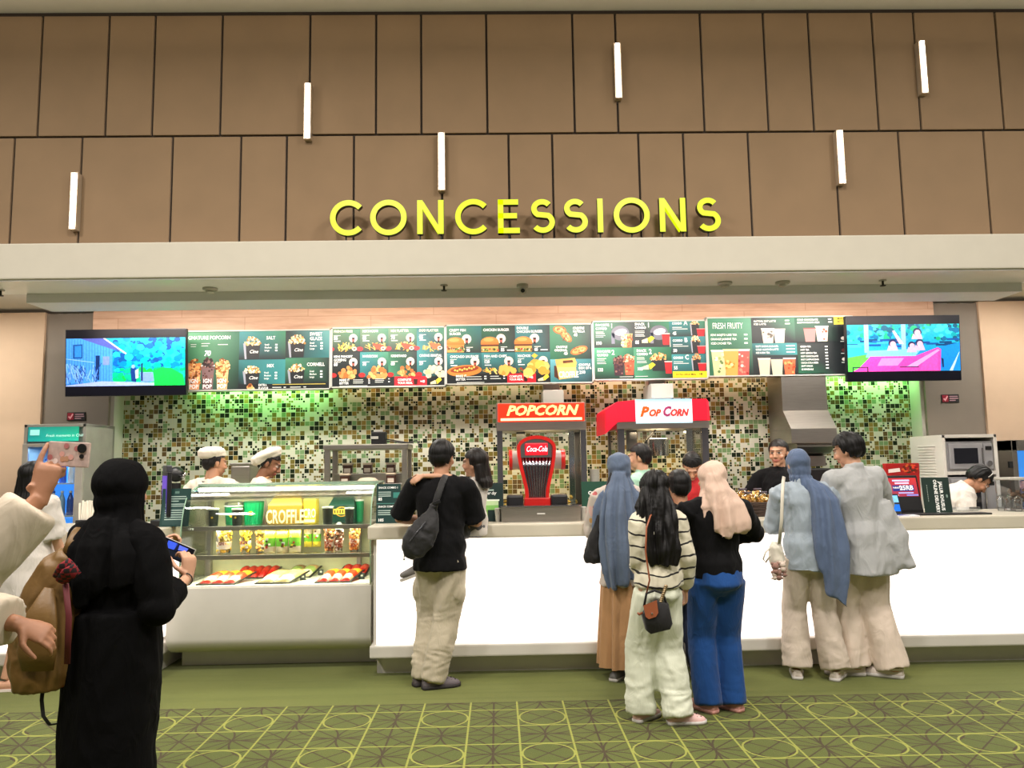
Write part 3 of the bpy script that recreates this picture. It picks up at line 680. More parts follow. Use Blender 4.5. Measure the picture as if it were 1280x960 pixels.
# ================================================================ TELEVISIONS
M_tvb = mat('black_television_bezel', (14, 15, 24), .3, var=.03)
def tv(name, label, p0, p1, ptop, pbot, Y, tilt, paint):
    cx, cy = (p0+p1)/2, (ptop+pbot)/2; c = at(cx, cy, Y)
    w = at(p1, cy, Y).x-at(p0, cy, Y).x; h = at(cx, ptop, Y).z-at(cx, pbot, Y).z
    t = thing(name, label, 'television', c, 'televisions beside the menu')
    T = Matrix.Translation(c) @ Matrix.Rotation(R(tilt), 4, 'X')
    m = MB(); m.box(-w/2, w/2, 0, .05, -h/2, h/2, bev=.006, M=T); m.box(-w/3, w/3, .05, .09, -h/3, h/3, M=T); m.build('cabinet', M_tvb, t)
    m = MB(); m.box(-.04, .04, YW-Y-.1, .09, -.06, .06, M=Matrix.Translation(c)) if False else m.box(c.x-.05, c.x+.05, c.y+.08, YW+.2, c.z-.05, c.z+.05); m.build('wall_bracket', M_blackm, t)
    m = MB(); sw, sh = w*.985, h*.97
    def P(u, v, k=0): return T @ Vector(((u-.5)*sw, -.0015-.0006*k, (.5-v)*sh))
    def poly(pts, c, k=0, cols=None):
        if k > 0: pts = [(min(max(u, .002), .998), min(max(v, .125), .862)) for u, v in pts]
        m.poly([P(u, v, k) for u, v in pts], col=c, cols=cols)
    poly([(0, 0), (1, 0), (1, 1), (0, 1)], (8, 8, 18), 0, None)
    paint(poly); m.build('screen', M_screen, t)
def disc(poly, u, v, r, c, k, asp=1.9, n=10): poly([(u+r*math.cos(2*PI*i/n), v+r*asp*math.sin(2*PI*i/n)) for i in range(n)], c, k)
def cabin(poly):
    a, b = .125, .86
    def q(u, v): return (u, a+(b-a)*v)
    Q = lambda pts, c, k=0, cols=None: poly([q(*p) for p in pts], c, k, cols)
    Q([(0, 0), (1, 0), (1, 1), (0, 1)], None, 1, [(10, 130, 200), (20, 190, 220), (20, 160, 120), (40, 120, 200)])
    r = random.Random(3)
    for i in range(150): u, v = r.uniform(.4, 1), r.uniform(0, .68); disc(poly, *q(u, v), r.uniform(.012, .04), r.choice([(0, 120, 190), (0, 160, 190), (10, 90, 170), (30, 190, 210), (0, 170, 150), (10, 70, 140)]), 2+i*.01, 1.5, 7)
    for i in range(70): u, v = r.uniform(.4, 1), r.uniform(.66, 1); disc(poly, *q(u, v), r.uniform(.015, .035), r.choice([(0, 200, 110), (20, 220, 60), (0, 170, 130), (10, 190, 170)]), 3.6+i*.01, 1.3, 7)
    Q([(.72, .7), (.8, .62), (.88, .64), (.98, .78), (1, 1), (.72, 1)], (20, 224, 70), 4.4)
    Q([(0, 0), (.33, 0), (.39, .2), (.39, .9), (0, .95)], (64, 140, 220), 5); 
    for i in range(16): Q([(i*.024, .02), (i*.024+.006, .02), (i*.024+.006, .9), (i*.024, .9)], (46, 110, 196), 5.2)
    Q([(.12, 0), (.33, 0), (.5, .3), (.4, .24)], (70, 80, 160), 5.5); Q([(.31, 0), (.33, 0), (.51, .32), (.5, .34)], (190, 200, 240), 5.8)
    Q([(.06, .13), (.14, .12), (.14, .42), (.06, .42)], (20, 70, 140), 6); Q([(.075, .16), (.13, .15), (.13, .39), (.075, .39)], (40, 120, 210), 6.2)
    Q([(.25, .36), (.285, .36), (.28, .88), (.25, .84)], (14, 40, 90), 6); Q([(.31, .38), (.365, .38), (.365, .56), (.31, .56)], (110, 130, 200), 6)
    Q([(0, .42), (.24, .5), (.24, .51), (0, .43)], (150, 190, 240), 6)
    for i in range(70): u = r.uniform(0, .26); v = r.uniform(.72, .98); d = r.uniform(-.05, .05); Q([(u, v), (u+.008, v), (u+.008+d, v-.2), (u+d, v-.2)], r.choice([(120, 170, 240), (30, 70, 150), (80, 130, 220)]), 6.4+i*.01)
    Q([(0, .98), (.3, .9), (.74, .94), (.74, 1), (0, 1)], (150, 170, 240), 7)
    Q([(.62, .72), (.73, .72), (.74, .92), (.63, .92)], (110, 140, 220), 7.2); Q([(.63, .55), (.645, .52), (.645, .9), (.63, .9)], (20, 40, 90), 7.4)
    Q([(.54, .64), (.58, .6), (.6, .72), (.59, .92), (.55, .9)], (16, 50, 120), 7.6); disc(poly, *q(.565, .6), .016, (120, 150, 220), 7.8); Q([(.58, .68), (.61, .64), (.61, .84), (.585, .86)], (150, 220, 180), 7.7)
def redcar(poly):
    a, b = .125, .86
    def q(u, v): return (u, a+(b-a)*v)
    Q = lambda pts, c, k=0, cols=None: poly([q(*p) for p in pts], c, k, cols)
    Q([(0, 0), (1, 0), (1, 1), (0, 1)], None, 1, [(20, 150, 170), (20, 180, 200), (20, 130, 220), (60, 190, 200)])
    r = random.Random(5)
    for i in range(120): u, v = r.uniform(0, 1), r.uniform(0, .36); disc(poly, *q(u, v), r.uniform(.012, .035), r.choice([(0, 150, 160), (10, 100, 150), (60, 210, 220), (20, 170, 120), (10, 80, 110)]), 2+i*.01, 1.4, 7)
    for i in range(24): u, v = r.uniform(0, 1), r.uniform(.3, .45); Q([(u-.05, v), (u+.06, v), (u+.06, v+.04), (u-.05, v+.04)], r.choice([(20, 70, 150), (60, 160, 230), (10, 60, 110)]), 3.3+i*.01)
    Q([(0, .7), (.2, .62), (.15, .98), (0, 1)], (90, 214, 70), 4); Q([(.8, .5), (1, .4), (1, 1), (.84, 1)], (20, 130, 226), 4); Q([(.9, 1), (.99, .6), (.995, .6), (.93, 1)], (170, 210, 250), 4.2)
    for u in (.17, .5): Q([(u-.02, 0), (u+.02, 0), (u+.02, .6), (u-.02, .6)], (130, 180, 230), 4.4)
    Q([(.18, .56), (.66, .52), (.6, .68), (.16, .7)], (120, 190, 220), 5)
    Q([(.2, .68), (.6, .68), (.8, .5), (.83, .54), (.82, 1), (.04, 1), (.1, .92)], (232, 70, 170), 5.4)
    Q([(.3, .72), (.5, .72), (.44, .88), (.26, .88)], (200, 130, 200), 5.6); Q([(.52, .9), (.8, .54), (.82, .56), (.6, .92)], (250, 150, 210), 5.8); Q([(.68, .64), (.8, .56), (.8, .98), (.64, .98)], (222, 80, 180), 5.7)
    Q([(.04, .9), (.18, .9), (.18, .92), (.04, .92)], (30, 30, 60), 6); Q([(.46, .9), (.63, .9), (.63, .92), (.46, .92)], (30, 30, 60), 6); Q([(.04, .9), (.05, .9), (.05, 1), (.04, 1)], (30, 30, 60), 6); Q([(.17, .9), (.18, .9), (.18, 1), (.17, 1)], (30, 30, 60), 6)
    Q([(.83, .72), (.85, .75), (.85, .92), (.84, .94)], (20, 30, 70), 6)
    for u, v, s in ((.4, .4, 1), (.57, .44, .9), (.64, .4, 1), (.62, .16, 1)):
        Q([(u-.05*s, v+.16), (u+.05*s, v+.16), (u+.035*s, v+.05), (u-.035*s, v+.05)], (190, 170, 220), 6.2); disc(poly, *q(u, v), .036*s, (30, 40, 80), 6.4, 1.7); disc(poly, *q(u+.004, v+.025), .027*s, (226, 170, 200), 6.6, 1.8)
    Q([(.4, .14), (.42, .13), (.5, .42), (.46, .42)], (226, 170, 200), 6.5)
tv('television', 'wall television showing a wooden cabin in a blue green forest', 81.5, 233, 411.5, 494.5, 7.28, 4, cabin)
tv('television', 'wall television showing people riding in a pink red car', 1058, 1201, 394.5, 476, 7.3, 4, redcar)
# small black notices on the grey columns
for px, py, w in ((95, 520.5, 'left of the mosaic above the drinks fridge'), (1188, 498, 'right of the mosaic above the microwave')):
    Y = YW+.05; p = at(px, py, Y); q = .052
    t = thing('wall_notice', 'small black notice with red tick, grey column '+w, 'notice', (p.x, Y, p.z), 'black notices on the columns')
    m = MB(); m.box(p.x-.09, p.x+.09, Y, Y+.01, p.z-q*.8, p.z+q*.8, bev=.004); m.build('plate', M_blackm, t)
    m = MB(); m.box(p.x-.083, p.x-.022, Y-.002, Y+.004, p.z-.034, p.z+.034, col=(150, 30, 50)); m.ribbon([(p.x-.07, p.z+.0), (p.x-.055, p.z-.018), (p.x-.03, p.z+.024)], .013, Y-.004, Y, col=(236, 170, 176))
    for dz, ww in ((.02, .085), (-.0, .09), (-.02, .06)): m.box(p.x-.01, p.x-.01+ww, Y-.0025, Y+.003, p.z+dz-.005, p.z+dz+.005, col=(190, 150, 160))
    m.build('tick_and_lines', M_card, t)
# ================================================================ BEHIND THE COUNTER
def PX(p, Y, py=600): return at(p, py, Y).x
def PZ(p, Y, px=640): return at(px, p, Y).z
ZBK = .9
bt = thing('back_counter', 'stainless steel back counter running along the mosaic wall', 'counter', (0, 6.95, 0))
m = MB(); m.box(PX(150, 6.95), PX(1100, 6.95), 6.97, YT-.01, .1, ZBK-.04); m.build('cabinet', M_steel, bt)
m = MB(); m.box(PX(148, 6.95), PX(1102, 6.95), 6.93, YT-.01, ZBK-.04, ZBK, bev=.008); m.build('worktop', M_steel, bt)
m = MB(); m.box(PX(150, 6.95)+.03, PX(1100, 6.95)-.03, 7.02, YT-.05, 0, .1); m.build('plinth', M_blackm, bt)

M_redlit = emat('lit_red_sign', (255, 44, 14), .9)
M_redend = emat('lit_red_plastic', (236, 20, 50), .5)
M_skylit = attrmat('lit_white_sign', .35, .62, .02)
M_signletter = attrmat('lit_sign_lettering', .35, .8, .02)
M_red = mat('red_plastic', (206, 34, 30), .3)
M_popcorn = mat('popcorn', (226, 190, 96), .8, var=.25, vscale=40)

def frame_case(t, x0, x1, Y, dep, z0, zt, post):
    """four posts, panes and a lit floor of a popcorn cabinet"""
    for a, b in ((x0, x0+post), (x1-post, x1)):
        for c, d in ((Y, Y+post), (Y+dep-post, Y+dep)):
            m = MB(); m.box(a, b, c, d, z0, zt, bev=.004); m.build('corner_post', M_dsteel, t)
    m = MB(); m.box(x0+post, x1-post, Y+.012, Y+.018, z0, zt); m.build('front_pane', M_glass, t)
    for a in (x0+.012, x1-.018):
        m = MB(); m.box(a, a+.006, Y+post, Y+dep-post, z0, zt); m.build('side_pane', M_glass, t)

# --- popcorn machine with the red sign
Y = 6.97; D = .62
x0, x1 = PX(622, Y), PX(734, Y); zt = PZ(538, Y, 680); z2 = PZ(504, Y, 680); zs0 = PZ(527, Y, 680)
pm = thing('popcorn_machine', 'steel popcorn machine under a glowing red sign, behind the drink tower', 'popcorn machine', ((x0+x1)/2, Y, ZBK))
m = MB(); m.box(x0, x1, Y, Y+D, ZBK, ZBK+.16, bev=.006); m.build('base', M_steel, pm)
frame_case(pm, x0, x1, Y, D, ZBK+.16, zt, .05)
m = MB(); m.box(x0-.005, x1+.005, Y-.005, Y+D, zt, zs0+.005, bev=.006); m.box(x0-.005, x1+.005, Y+.05, Y+D, zs0, z2+.01, bev=.006); m.build('canopy', M_steel, pm)
sg = MB(); sg.box(x0+.012, x1-.012, Y-.012, Y+.05, zs0, z2, bev=.005); sgo = sg.build('lit_sign', M_redlit, pm)
m = MB(); cxs = (x0+x1)/2; hz = z2-zs0
m.text('POPCORN', facing((cxs, Y-.02, zs0+hz*.36)), hz*.74, 0, (255, 236, 150), .035, 'CENTER', .3, .004, 1.08)
m.box(x0+.035, x1-.035, Y-.018, Y-.012, zs0+hz*.06, zs0+hz*.2, col=(255, 240, 190))
m.build('lettering', M_signletter, sgo)
m = MB(); kx, kz = cxs-.02, PZ(583, Y+.3); m.lathe([(.13, kz-.06), (.15, kz), (.15, kz+.12), (.12, kz+.13)], (kx, Y+.32), 24); m.build('kettle', M_chrome, pm, True, 40)
m = MB(); m.box(kx-.2, kx-.12, Y+.28, Y+.34, kz+.05, zt); m.build('kettle_hanger', M_blackm, pm)
m = MB(); m.box(x1-.14, x1-.09, Y+.2, Y+.25, ZBK+.16, zt); m.build('warming_duct', M_chrome, pm)
m = MB()
for i in range(220): m.ico((rnd.uniform(x0+.07, x1-.07), Y+rnd.uniform(.06, D-.08), ZBK+.16+abs(rnd.gauss(0, .05))), rnd.uniform(.012, .02), 0, None, 1, .3)
o = m.build('popcorn_heap', M_popcorn, pm); o['kind'] = 'stuff'
# --- popcorn machine with the white sign
Y = 7.0; D = .66
x0, x1 = PX(774, Y), PX(888, Y); zt = PZ(535, Y, 830); z2 = PZ(499, Y, 830); zs0 = PZ(529, Y, 830)
pm = thing('popcorn_machine', 'steel popcorn machine with red ended canopy and white lit sign', 'popcorn machine', ((x0+x1)/2, Y, ZBK))
m = MB(); m.box(x0, x1, Y, Y+D, ZBK, ZBK+.12, bev=.006); m.build('base', M_steel, pm)
frame_case(pm, x0, x1, Y, D, ZBK+.12, zt, .06)
m = MB(); m.box(x0-.01, x1+.01, Y-.01, Y+D, zt-.005, zs0+.02, bev=.006); m.build('canopy', M_steel, pm)
sx0, sx1 = PX(797, Y), PX(868, Y)
for a, b, s in ((x0-.02, sx0-.004, -1), (sx1+.004, x1+.02, 1)):
    m = MB(); e = a if s < 0 else b; i = b if s < 0 else a
    h = z2-zs0-.01; o = .05
    if s < 0:   # the left end slopes down over the side of the cabinet
        m.bridge([[Vector((i, Y-.02, zs0+.02)), Vector((i, Y-.02, z2-.005)), Vector((i, Y+D, z2-.005)), Vector((i, Y+D, zs0+.02))],
                  [Vector((e+.02, Y-.02, zs0+.015)), Vector((e+.02, Y-.02, z2-.02)), Vector((e+.02, Y+D, z2-.02)), Vector((e+.02, Y+D, zs0+.015))],
                  [Vector((e-.09, Y+.02, zs0-.09)), Vector((e-.085, Y+.02, z2-.09)), Vector((e-.085, Y+D, z2-.09)), Vector((e-.09, Y+D, zs0-.09))]])
    else:
        m.bridge([[Vector((i, Y-.02, zs0+.02)), Vector((i, Y-.02, z2-.002)), Vector((i, Y+D, z2-.002)), Vector((i, Y+D, zs0+.02))],
                  [Vector((e-.03, Y-.02, zs0+.02)), Vector((e-.03, Y-.02, z2-.002)), Vector((e-.03, Y+D, z2-.002)), Vector((e-.03, Y+D, zs0+.02))],
                  [Vector((e, Y, zs0+.02)), Vector((e-.006, Y, z2-.03)), Vector((e-.006, Y+D, z2-.03)), Vector((e, Y+D, zs0+.02))]])
    m.build('canopy_end', M_redend, pm)
m = MB(); m.box(sx0, sx1, Y-.02, Y+D, zs0, z2, col=(225, 240, 250))
m.poly([(sx0, Y-.0215, z2), (sx0, Y-.0215, (z2+zs0)/2), (sx1, Y-.0215, (z2+zs0)/2), (sx1, Y-.0215, z2)], cols=[(150, 205, 235), (255, 255, 255), (255, 255, 255), (150, 205, 235)])
m.poly([(sx0, Y-.0215, (z2+zs0)/2), (sx0, Y-.0215, zs0), (sx1, Y-.0215, zs0), (sx1, Y-.0215, (z2+zs0)/2)], cols=[(255, 255, 255), (190, 232, 246), (190, 232, 246), (255, 255, 255)])
so = m.build('lit_sign', M_skylit, pm, fixn=False)
m = MB(); hz = z2-zs0; zz = zs0+hz*.3; w = sx1-sx0
m.text('P', facing((sx0+w*.07, Y-.024, zz)), hz*.55, 0, (232, 84, 20), .045, 'LEFT', .3, .003, 1.05)
m.text('OP', facing((sx0+w*.22, Y-.024, zz)), hz*.39, 0, (226, 70, 30), .05, 'LEFT', .3, .003, .9)
m.text('C', facing((sx0+w*.465, Y-.024, zz)), hz*.55, 0, (150, 50, 90), .045, 'LEFT', .3, .003, .8)
m.text('ORN', facing((sx0+w*.60, Y-.024, zz)), hz*.39, 0, (200, 54, 50), .05, 'LEFT', .3, .003, .86)
m.build('lettering', M_signletter, so)
kx, kz = PX(832, Y), PZ(566, Y+.3); m = MB(); m.lathe([(.11, kz-.05), (.115, kz), (.115, kz+.11), (.1, kz+.115)], (kx, Y+.34), 24); m.build('kettle', M_chrome, pm, True, 40)
m = MB(); m.tube([(kx-.12, Y+.3, kz+.07), (kx+.0, Y+.22, kz+.23)], .008, 8); m.sph((kx+.01, Y+.21, kz+.245), .022); m.build('kettle_lever', M_black, pm, True)
m = MB(); q = PX(798, Y); m.box(q-.045, q+.045, Y+.25, Y+.33, zt-.2, zt-.0); m.box(q-.03, q+.03, Y+.24, Y+.25, zt-.09, zt-.03); m.build('control_box', M_dsteel, pm)
m = MB(); q = PX(868, Y); m.box(q-.03, q+.03, Y+.12, Y+.2, ZBK+.12, zt); m.build('warming_duct', M_chrome, pm)
m = MB()
for i in range(160): m.ico((rnd.uniform(x0+.07, x1-.07), Y+rnd.uniform(.06, D-.08), ZBK+.12+abs(rnd.gauss(0, .05))), rnd.uniform(.012, .02), 0, None, 1, .3)
o = m.build('popcorn_heap', M_popcorn, pm); o['kind'] = 'stuff'
# --- vent ducts over the machines
for p0, p1, pb, w in ((681, 707, 504, 'red signed'), (818, 846, 498, 'white signed')):
    Y = 7.40; a, b = PX(p0, Y), PX(p1, Y); zb_ = PZ(pb-16, Y); zc = PZ(pb+2, Y)
    t = thing('exhaust_duct', 'boxed white exhaust duct rising from the %s popcorn machine' % w, 'duct', ((a+b)/2, Y, zc), 'exhaust ducts')
    m = MB(); m.box(a, b, Y, Y+.42, zc, zb_, bev=.004); m.build('lower_box', M_wplastic, t)
    m = MB(); m.box(a+.02, b-.02, 7.63, 7.82, zb_, ZW0, bev=.004); m.build('riser', M_wplastic, t)

# --- range hood on the right
Y = 7.32
t = thing('range_hood', 'stainless steel range hood below the drinks menu board', 'range hood', (PX(1018, Y), Y, PZ(585, Y)))
xa, xb = PX(983, 7.5), PX(1040, 7.5); za = PZ(513, 7.5, 1010)
m = MB(); m.box(xa, xb, 7.5, YT, za, PZ(466, 7.5, 1010), bev=.004); m.build('flue', M_steel, t)
zb_ = PZ(535, Y, 1020); xc, xd = PX(992, Y), PX(1050, Y)
m = MB(); m.bridge([[Vector((xa, 7.5, za)), Vector((xb, 7.5, za)), Vector((xb, YT, za)), Vector((xa, YT, za))], [Vector((xc, Y, zb_)), Vector((xd, Y, zb_)), Vector((xd, YT, zb_)), Vector((xc, YT, zb_))]]); m.build('sloping_canopy', M_steel, t)
zc = PZ(554, Y, 1020); m = MB(); m.box(xc, xd, Y, YT, zc, zb_, bev=.006); m.build('front_band', M_steel, t)
m = MB(); m.prismx([(Y+.05, zc), (Y+.04, zc-.03), (Y+.12, zc-.09), (Y+.3, zc-.12), (YT, zc-.12), (YT, zc)], xc+.07, xd-.02); m.box(xc+.1, xd-.04, Y+.2, YT, zc-.22, zc-.12); m.build('grease_tray', M_steel, t)
# black oven range below it
t = thing('cooking_range', 'low dark cooking range under the steel hood', 'range', (PX(1020, 7.2), 7.2, ZBK))
m = MB(); m.box(PX(985, 7.2), PX(1058, 7.2), 7.2, YT-.05, ZBK, PZ(592, 7.2), bev=.01); m.build('body', M_black, t)
m = MB()
for i in range(4): m.tube([(PX(995+i*16, 7.2), 7.2, ZBK+.36), (PX(995+i*16, 7.2), 7.17, ZBK+.36)], .02, 12)
m.build('knobs', M_steel, t)

# --- steel rack with jars, left
Y = 7.25; x0, x1 = PX(405, Y), PX(509, Y); zt = PZ(558, Y, 455); zm = PZ(592, Y, 455); p = .05
t = thing('steel_rack', 'open stainless steel rack behind the glass display case', 'rack', ((x0+x1)/2, Y, ZBK))
for a in (x0, x1-p):
    for c in (Y, Y+.4-p):
        m = MB(); m.box(a, a+p, c, c+p, ZBK, zt-.03, bev=.004); m.build('post', M_steel, t)
m = MB(); m.box(x0-.01, x1+.01, Y-.01, Y+.41, zt-.03, zt+.02, bev=.008); m.build('top_shelf', M_steel, t)
zm2 = PZ(605, Y, 455)
m = MB(); m.box(x0+p, x1-p, Y+.18, Y+.36, zm-.02, zm, bev=.004); m.box(x0+p, x1-p, Y+.17, Y+.19, zm2, zm, bev=.004); m.box(x0+p, x1-p, Y+.0, Y+.18, zm2-.02, zm2, bev=.004); m.build('stepped_shelf', M_steel, t)
m = MB(); m.box(x0+p+.01, x1-p-.01, Y+.37, Y+.375, zm, zt-.03); m.build('glass_back', M_glass, t)
M_jar = mat('dark_brown_jar', (70, 40, 30), .35); M_lidw = mat('pale_lid', (200, 184, 160), .5)
for i, (px, pb, row) in enumerate(((434, 591, 'back row, leftmost'), (459, 591, 'back row, middle'), (488, 591, 'back row, rightmost'), (430, 604, 'front row, leftmost'), (488, 604, 'front row, rightmost'))):
    yy = Y+(.2 if i < 3 else .01); q = PX(px, yy); h = .1; w = .042
    z0_ = zm if i < 3 else PZ(604, yy, px)
    if i >= 3: z0_ = zm2; yy = Y+.03
    j = thing('condiment_jar', 'square dark condiment jar with pale lid on the steel rack, '+row, 'jar', (q, yy, z0_), 'condiment jars on the rack')
    m = MB(); m.box(q-w, q+w, yy, yy+.08, z0_, z0_+h*.8, bev=.008); m.build('body', M_jar, j)
    m = MB(); m.box(q-w*1.12, q+w*1.12, yy-.006, yy+.086, z0_+h*.8, z0_+h, bev=.006); m.build('lid', M_lidw, j)
    m = MB(); m.box(q-w*.7, q+w*.7, yy-.003, yy+.004, z0_+.01, z0_+h*.5, col=(210, 200, 186)); m.build('paper_label', M_card, j)
q = PX(459, 7.3); j = thing('wooden_bowl', 'shallow round brown bowl between the jars on the rack', 'bowl', (q, 7.33, zm2))
_zm = zm; zm = zm2-.03
m = MB(); m.lathe([(.05, zm), (.12, zm+.05), (.125, zm+.055), (.11, zm+.05), (.04, zm+.012)], (q, 7.33), 24); m.build('bowl', mat('brown_wood', (146, 104, 76), .5), j, True, 40)
m = MB(); m.lathe([(.11, zm+.05), (.07, zm+.085), (.02, zm+.09)], (q, 7.33), 20); m.build('lid', M_lidw, j, True, 40)
q0, q1 = PX(463, 7.3), PX(481, 7.3); zp = zt+.02
t = thing('receipt_printer', 'small black receipt printer on top of the steel rack', 'printer', ((q0+q1)/2, 7.4, zp))
m = MB(); m.box(q0, q1, 7.32, 7.46, zp, zp+.12, bev=.012); m.build('body', M_black, t)
m = MB(); m.box(q0+.02, q1-.03, 7.36, 7.40, zp+.12, zp+.14); m.box(q0+.002, q0+.07, 7.315, 7.32, zp+.05, zp+.075); m.build('paper', M_wplastic, t)
m = MB(); m.tube([(q1, 7.4, zp+.05), (q1+.1, 7.36, zp+.03), (q1+.22, 7.34, zp+.012), (q1+.3, 7.3, zp+.03), (q1+.34, 7.28, zp-.05)], .006, 8); m.tube([(q1, 7.42, zp+.03), (q1+.15, 7.38, zp+.012), (q1+.26, 7.4, zp+.01)], .006, 8); tag(m.build('power_cable', M_black), 'black cables trailing along the top of the steel rack', 'cable')
# steel tub and black appliance near the cooks
Y = 7.2; q0, q1 = PX(288, Y), PX(312, Y); zt = PZ(578, Y, 300)
t = thing('steel_bin', 'tall steel ingredient bin between the two cooks', 'bin', ((q0+q1)/2, Y, ZBK))
m = MB(); m.box(q0, q1, Y, Y+.3, ZBK, zt-.03, bev=.015); m.build('body', M_steel, t)
m = MB(); m.box(q0-.01, q1+.01, Y-.01, Y+.31, zt-.03, zt, bev=.01); m.build('lid', M_steel, t)
q = PX(217, 7.1); zz = PZ(593, 7.1, 217)
t = thing('coffee_grinder', 'round black coffee grinder with metal fittings left of the first cook', 'grinder', (q, 7.15, ZBK))
m = MB(); m.lathe([(.09, ZBK), (.09, ZBK+.03), (.05, ZBK+.06), (.045, zz-.08)], (q, 7.15), 20); m.build('stand', M_black, t, True, 40)
m = MB(); m.sph((q, 7.15, zz), (.075, .07, .07)); m.build('head', M_black, t, True)
m = MB(); m.tube([(q+.05, 7.1, zz-.01), (q+.1, 7.06, zz-.03), (q+.13, 7.05, zz+.01)], .012, 10); m.tube([(q-.03, 7.08, zz), (q-.05, 7.04, zz+.0)], .022, 12); m.build('spout', M_chrome, t, True)

# --- drinks fridge, far left
Y = 7.0; x0, x1 = PX(27, Y), PX(105, Y); zt = PZ(530, Y, 66); D = .52
M_frside = mat('grey_fridge_side', (150, 148, 140), .45, metal=.3)
t = thing('drinks_fridge', 'tall grey glass door drinks fridge with a lit turquoise header', 'fridge', ((x0+x1)/2, Y, 0))
m = MB(); m.box(x0, x0+.03, Y, Y+D, 0, zt, bev=.004); m.box(x1-.03, x1, Y, Y+D, 0, zt, bev=.004); m.box(x0, x1, Y+D-.03, Y+D, 0, zt); m.box(x0, x1, Y, Y+D, zt-.03, zt, bev=.004); m.box(x0, x1, Y, Y+D, 0, .15)
zh0 = PZ(553, Y, 66); m.box(x0+.03, x1-.03, Y+.03, Y+D-.05, zh0-.03, zt-.02); m.build('cabinet', M_frside, t)
m = MB(); A, B = x0+.04, x1-.06
m.poly([(A, Y-.004, zt-.025), (A, Y-.004, zh0+.01), (B, Y-.004, zh0+.01), (B, Y-.004, zt-.025)], cols=[(30, 130, 130), (20, 150, 150), (40, 190, 160), (30, 140, 110)])
so = m.build('lit_header', M_lit, t, fixn=False)
m = MB(); m.box(A+.02, A+.10, Y-.009, Y-.004, zt-.10, zt-.05, col=(150, 220, 215))
m.text('Fresh moments in Chill', facing((A+.16, Y-.008, zh0+.05)), .035, 0, (200, 246, 236), 0, 'LEFT', .2); m.build('lettering', M_lit, so)
m = MB()
for a, b, c, d in ((x0+.01, x0+.06, .16, zh0-.01), (x1-.07, x1-.0, .16, zh0-.01), (x0+.06, x1-.07, zh0-.04, zh0-.01), (x0+.06, x1-.07, .16, .22)): m.box(a, b, Y-.03, Y-.002, c, d, bev=.004)
do = m.build('door', mat('silver_door_frame', (176, 172, 164), .4, metal=.5), t)
m = MB(); m.box(x0+.06, x1-.07, Y-.018, Y-.012, .22, zh0-.04); m.build('door_glass', M_glass, do)
M_cold = emat('cold_lit_interior', (60, 150, 250), 1.0)
m = MB(); m.box(x0+.035, x1-.035, Y+D-.06, Y+D-.04, .2, zh0-.05); m.build('lit_back', M_cold, t)
M_shelfb = mat('pale_shelf', (190, 210, 230), .4)
M_bot = mat('pale_drink_bottle', (150, 200, 240), .15); M_botd = mat('blue_drink_bottle', (40, 90, 190), .2); M_botw = mat('white_drink_bottle', (226, 232, 240), .2)
zsh = [.45, .78, 1.08, PZ(600, Y, 66), PZ(578, Y, 66)+.0]
nb = 0
for k, z in enumerate((PZ(645, Y, 66), PZ(604, Y, 66))):
    m = MB(); m.box(x0+.035, x1-.035, Y+.02, Y+D-.06, z-.012, z); m.build('shelf', M_shelfb, t)
    for i in range(6):
        q = x0+.085+i*(x1-x0-.17)/5; yq = Y+.09
        o = thing('drink_bottle', ('drink bottle on the %s visible fridge shelf, ' % ('lower', 'upper')[k]) + ('first', 'second', 'third', 'fourth', 'fifth', 'sixth')[i]+' from the left', 'bottle', (q, yq, z), 'bottles in the drinks fridge')
        c = (M_bot, M_botd, M_botw)[(i+k) % 3]
        m = MB(); m.lathe([(.026, z), (.029, z+.01), (.029, z+.13), (.024, z+.15), (.011, z+.19), (.011, z+.2)], (q, yq), 14); m.build('bottle', c, o, True, 40)
        m = MB(); m.cyl((q, yq), .013, z+.2, z+.218, 12); m.build('cap', M_botw if c is not M_botw else M_botd, o)

# --- white cabinet with microwave and oven, far right
Y = 6.95; D = .55; x0, x1 = PX(1181, Y), PX(1250, Y); zt = PZ(543, Y, 1215)
zmid = PZ(589, Y, 1215); zbo = .5
t = thing('oven_cabinet', 'cream cabinet with louvred side holding a microwave and an oven', 'cabinet', ((x0+x1)/2, Y, 0))
m = MB(); w = .03
sk = -.16   # the carcass stands a little askew, its louvred side turned to the shop
def sheared(v): return Vector((v.x+(v.y-Y)*sk, v.y, v.z))
m.box(x0, x0+w, Y, Y+D, 0, zt, bev=.004); m.box(x1-w, x1, Y, Y+D, 0, zt, bev=.004); m.box(x0, x1, Y, Y+D, zt-w, zt, bev=.004); m.box(x0+w, x1-w, Y, Y+D, zmid-w, zmid); m.box(x0+w, x1-w, Y+D-.02, Y+D, 0, zt); m.box(x0+w, x1-w, Y, Y+D, 0, zbo)
m.build('carcass', M_cream, t)
m = MB()
for i in range(14):
    z = PZ(557, Y+.2, 1160)-i*.026
    if z > .75: m.box(x0-.006, x0+.001, Y+.12, Y+D-.14, z-.008, z)
m.build('louvres', M_kick, t)
M_mw = mat('silver_appliance', (168, 167, 170), .4, metal=.35); M_dglass = mat('dark_oven_glass', (20, 22, 30), .08, spec=.8)
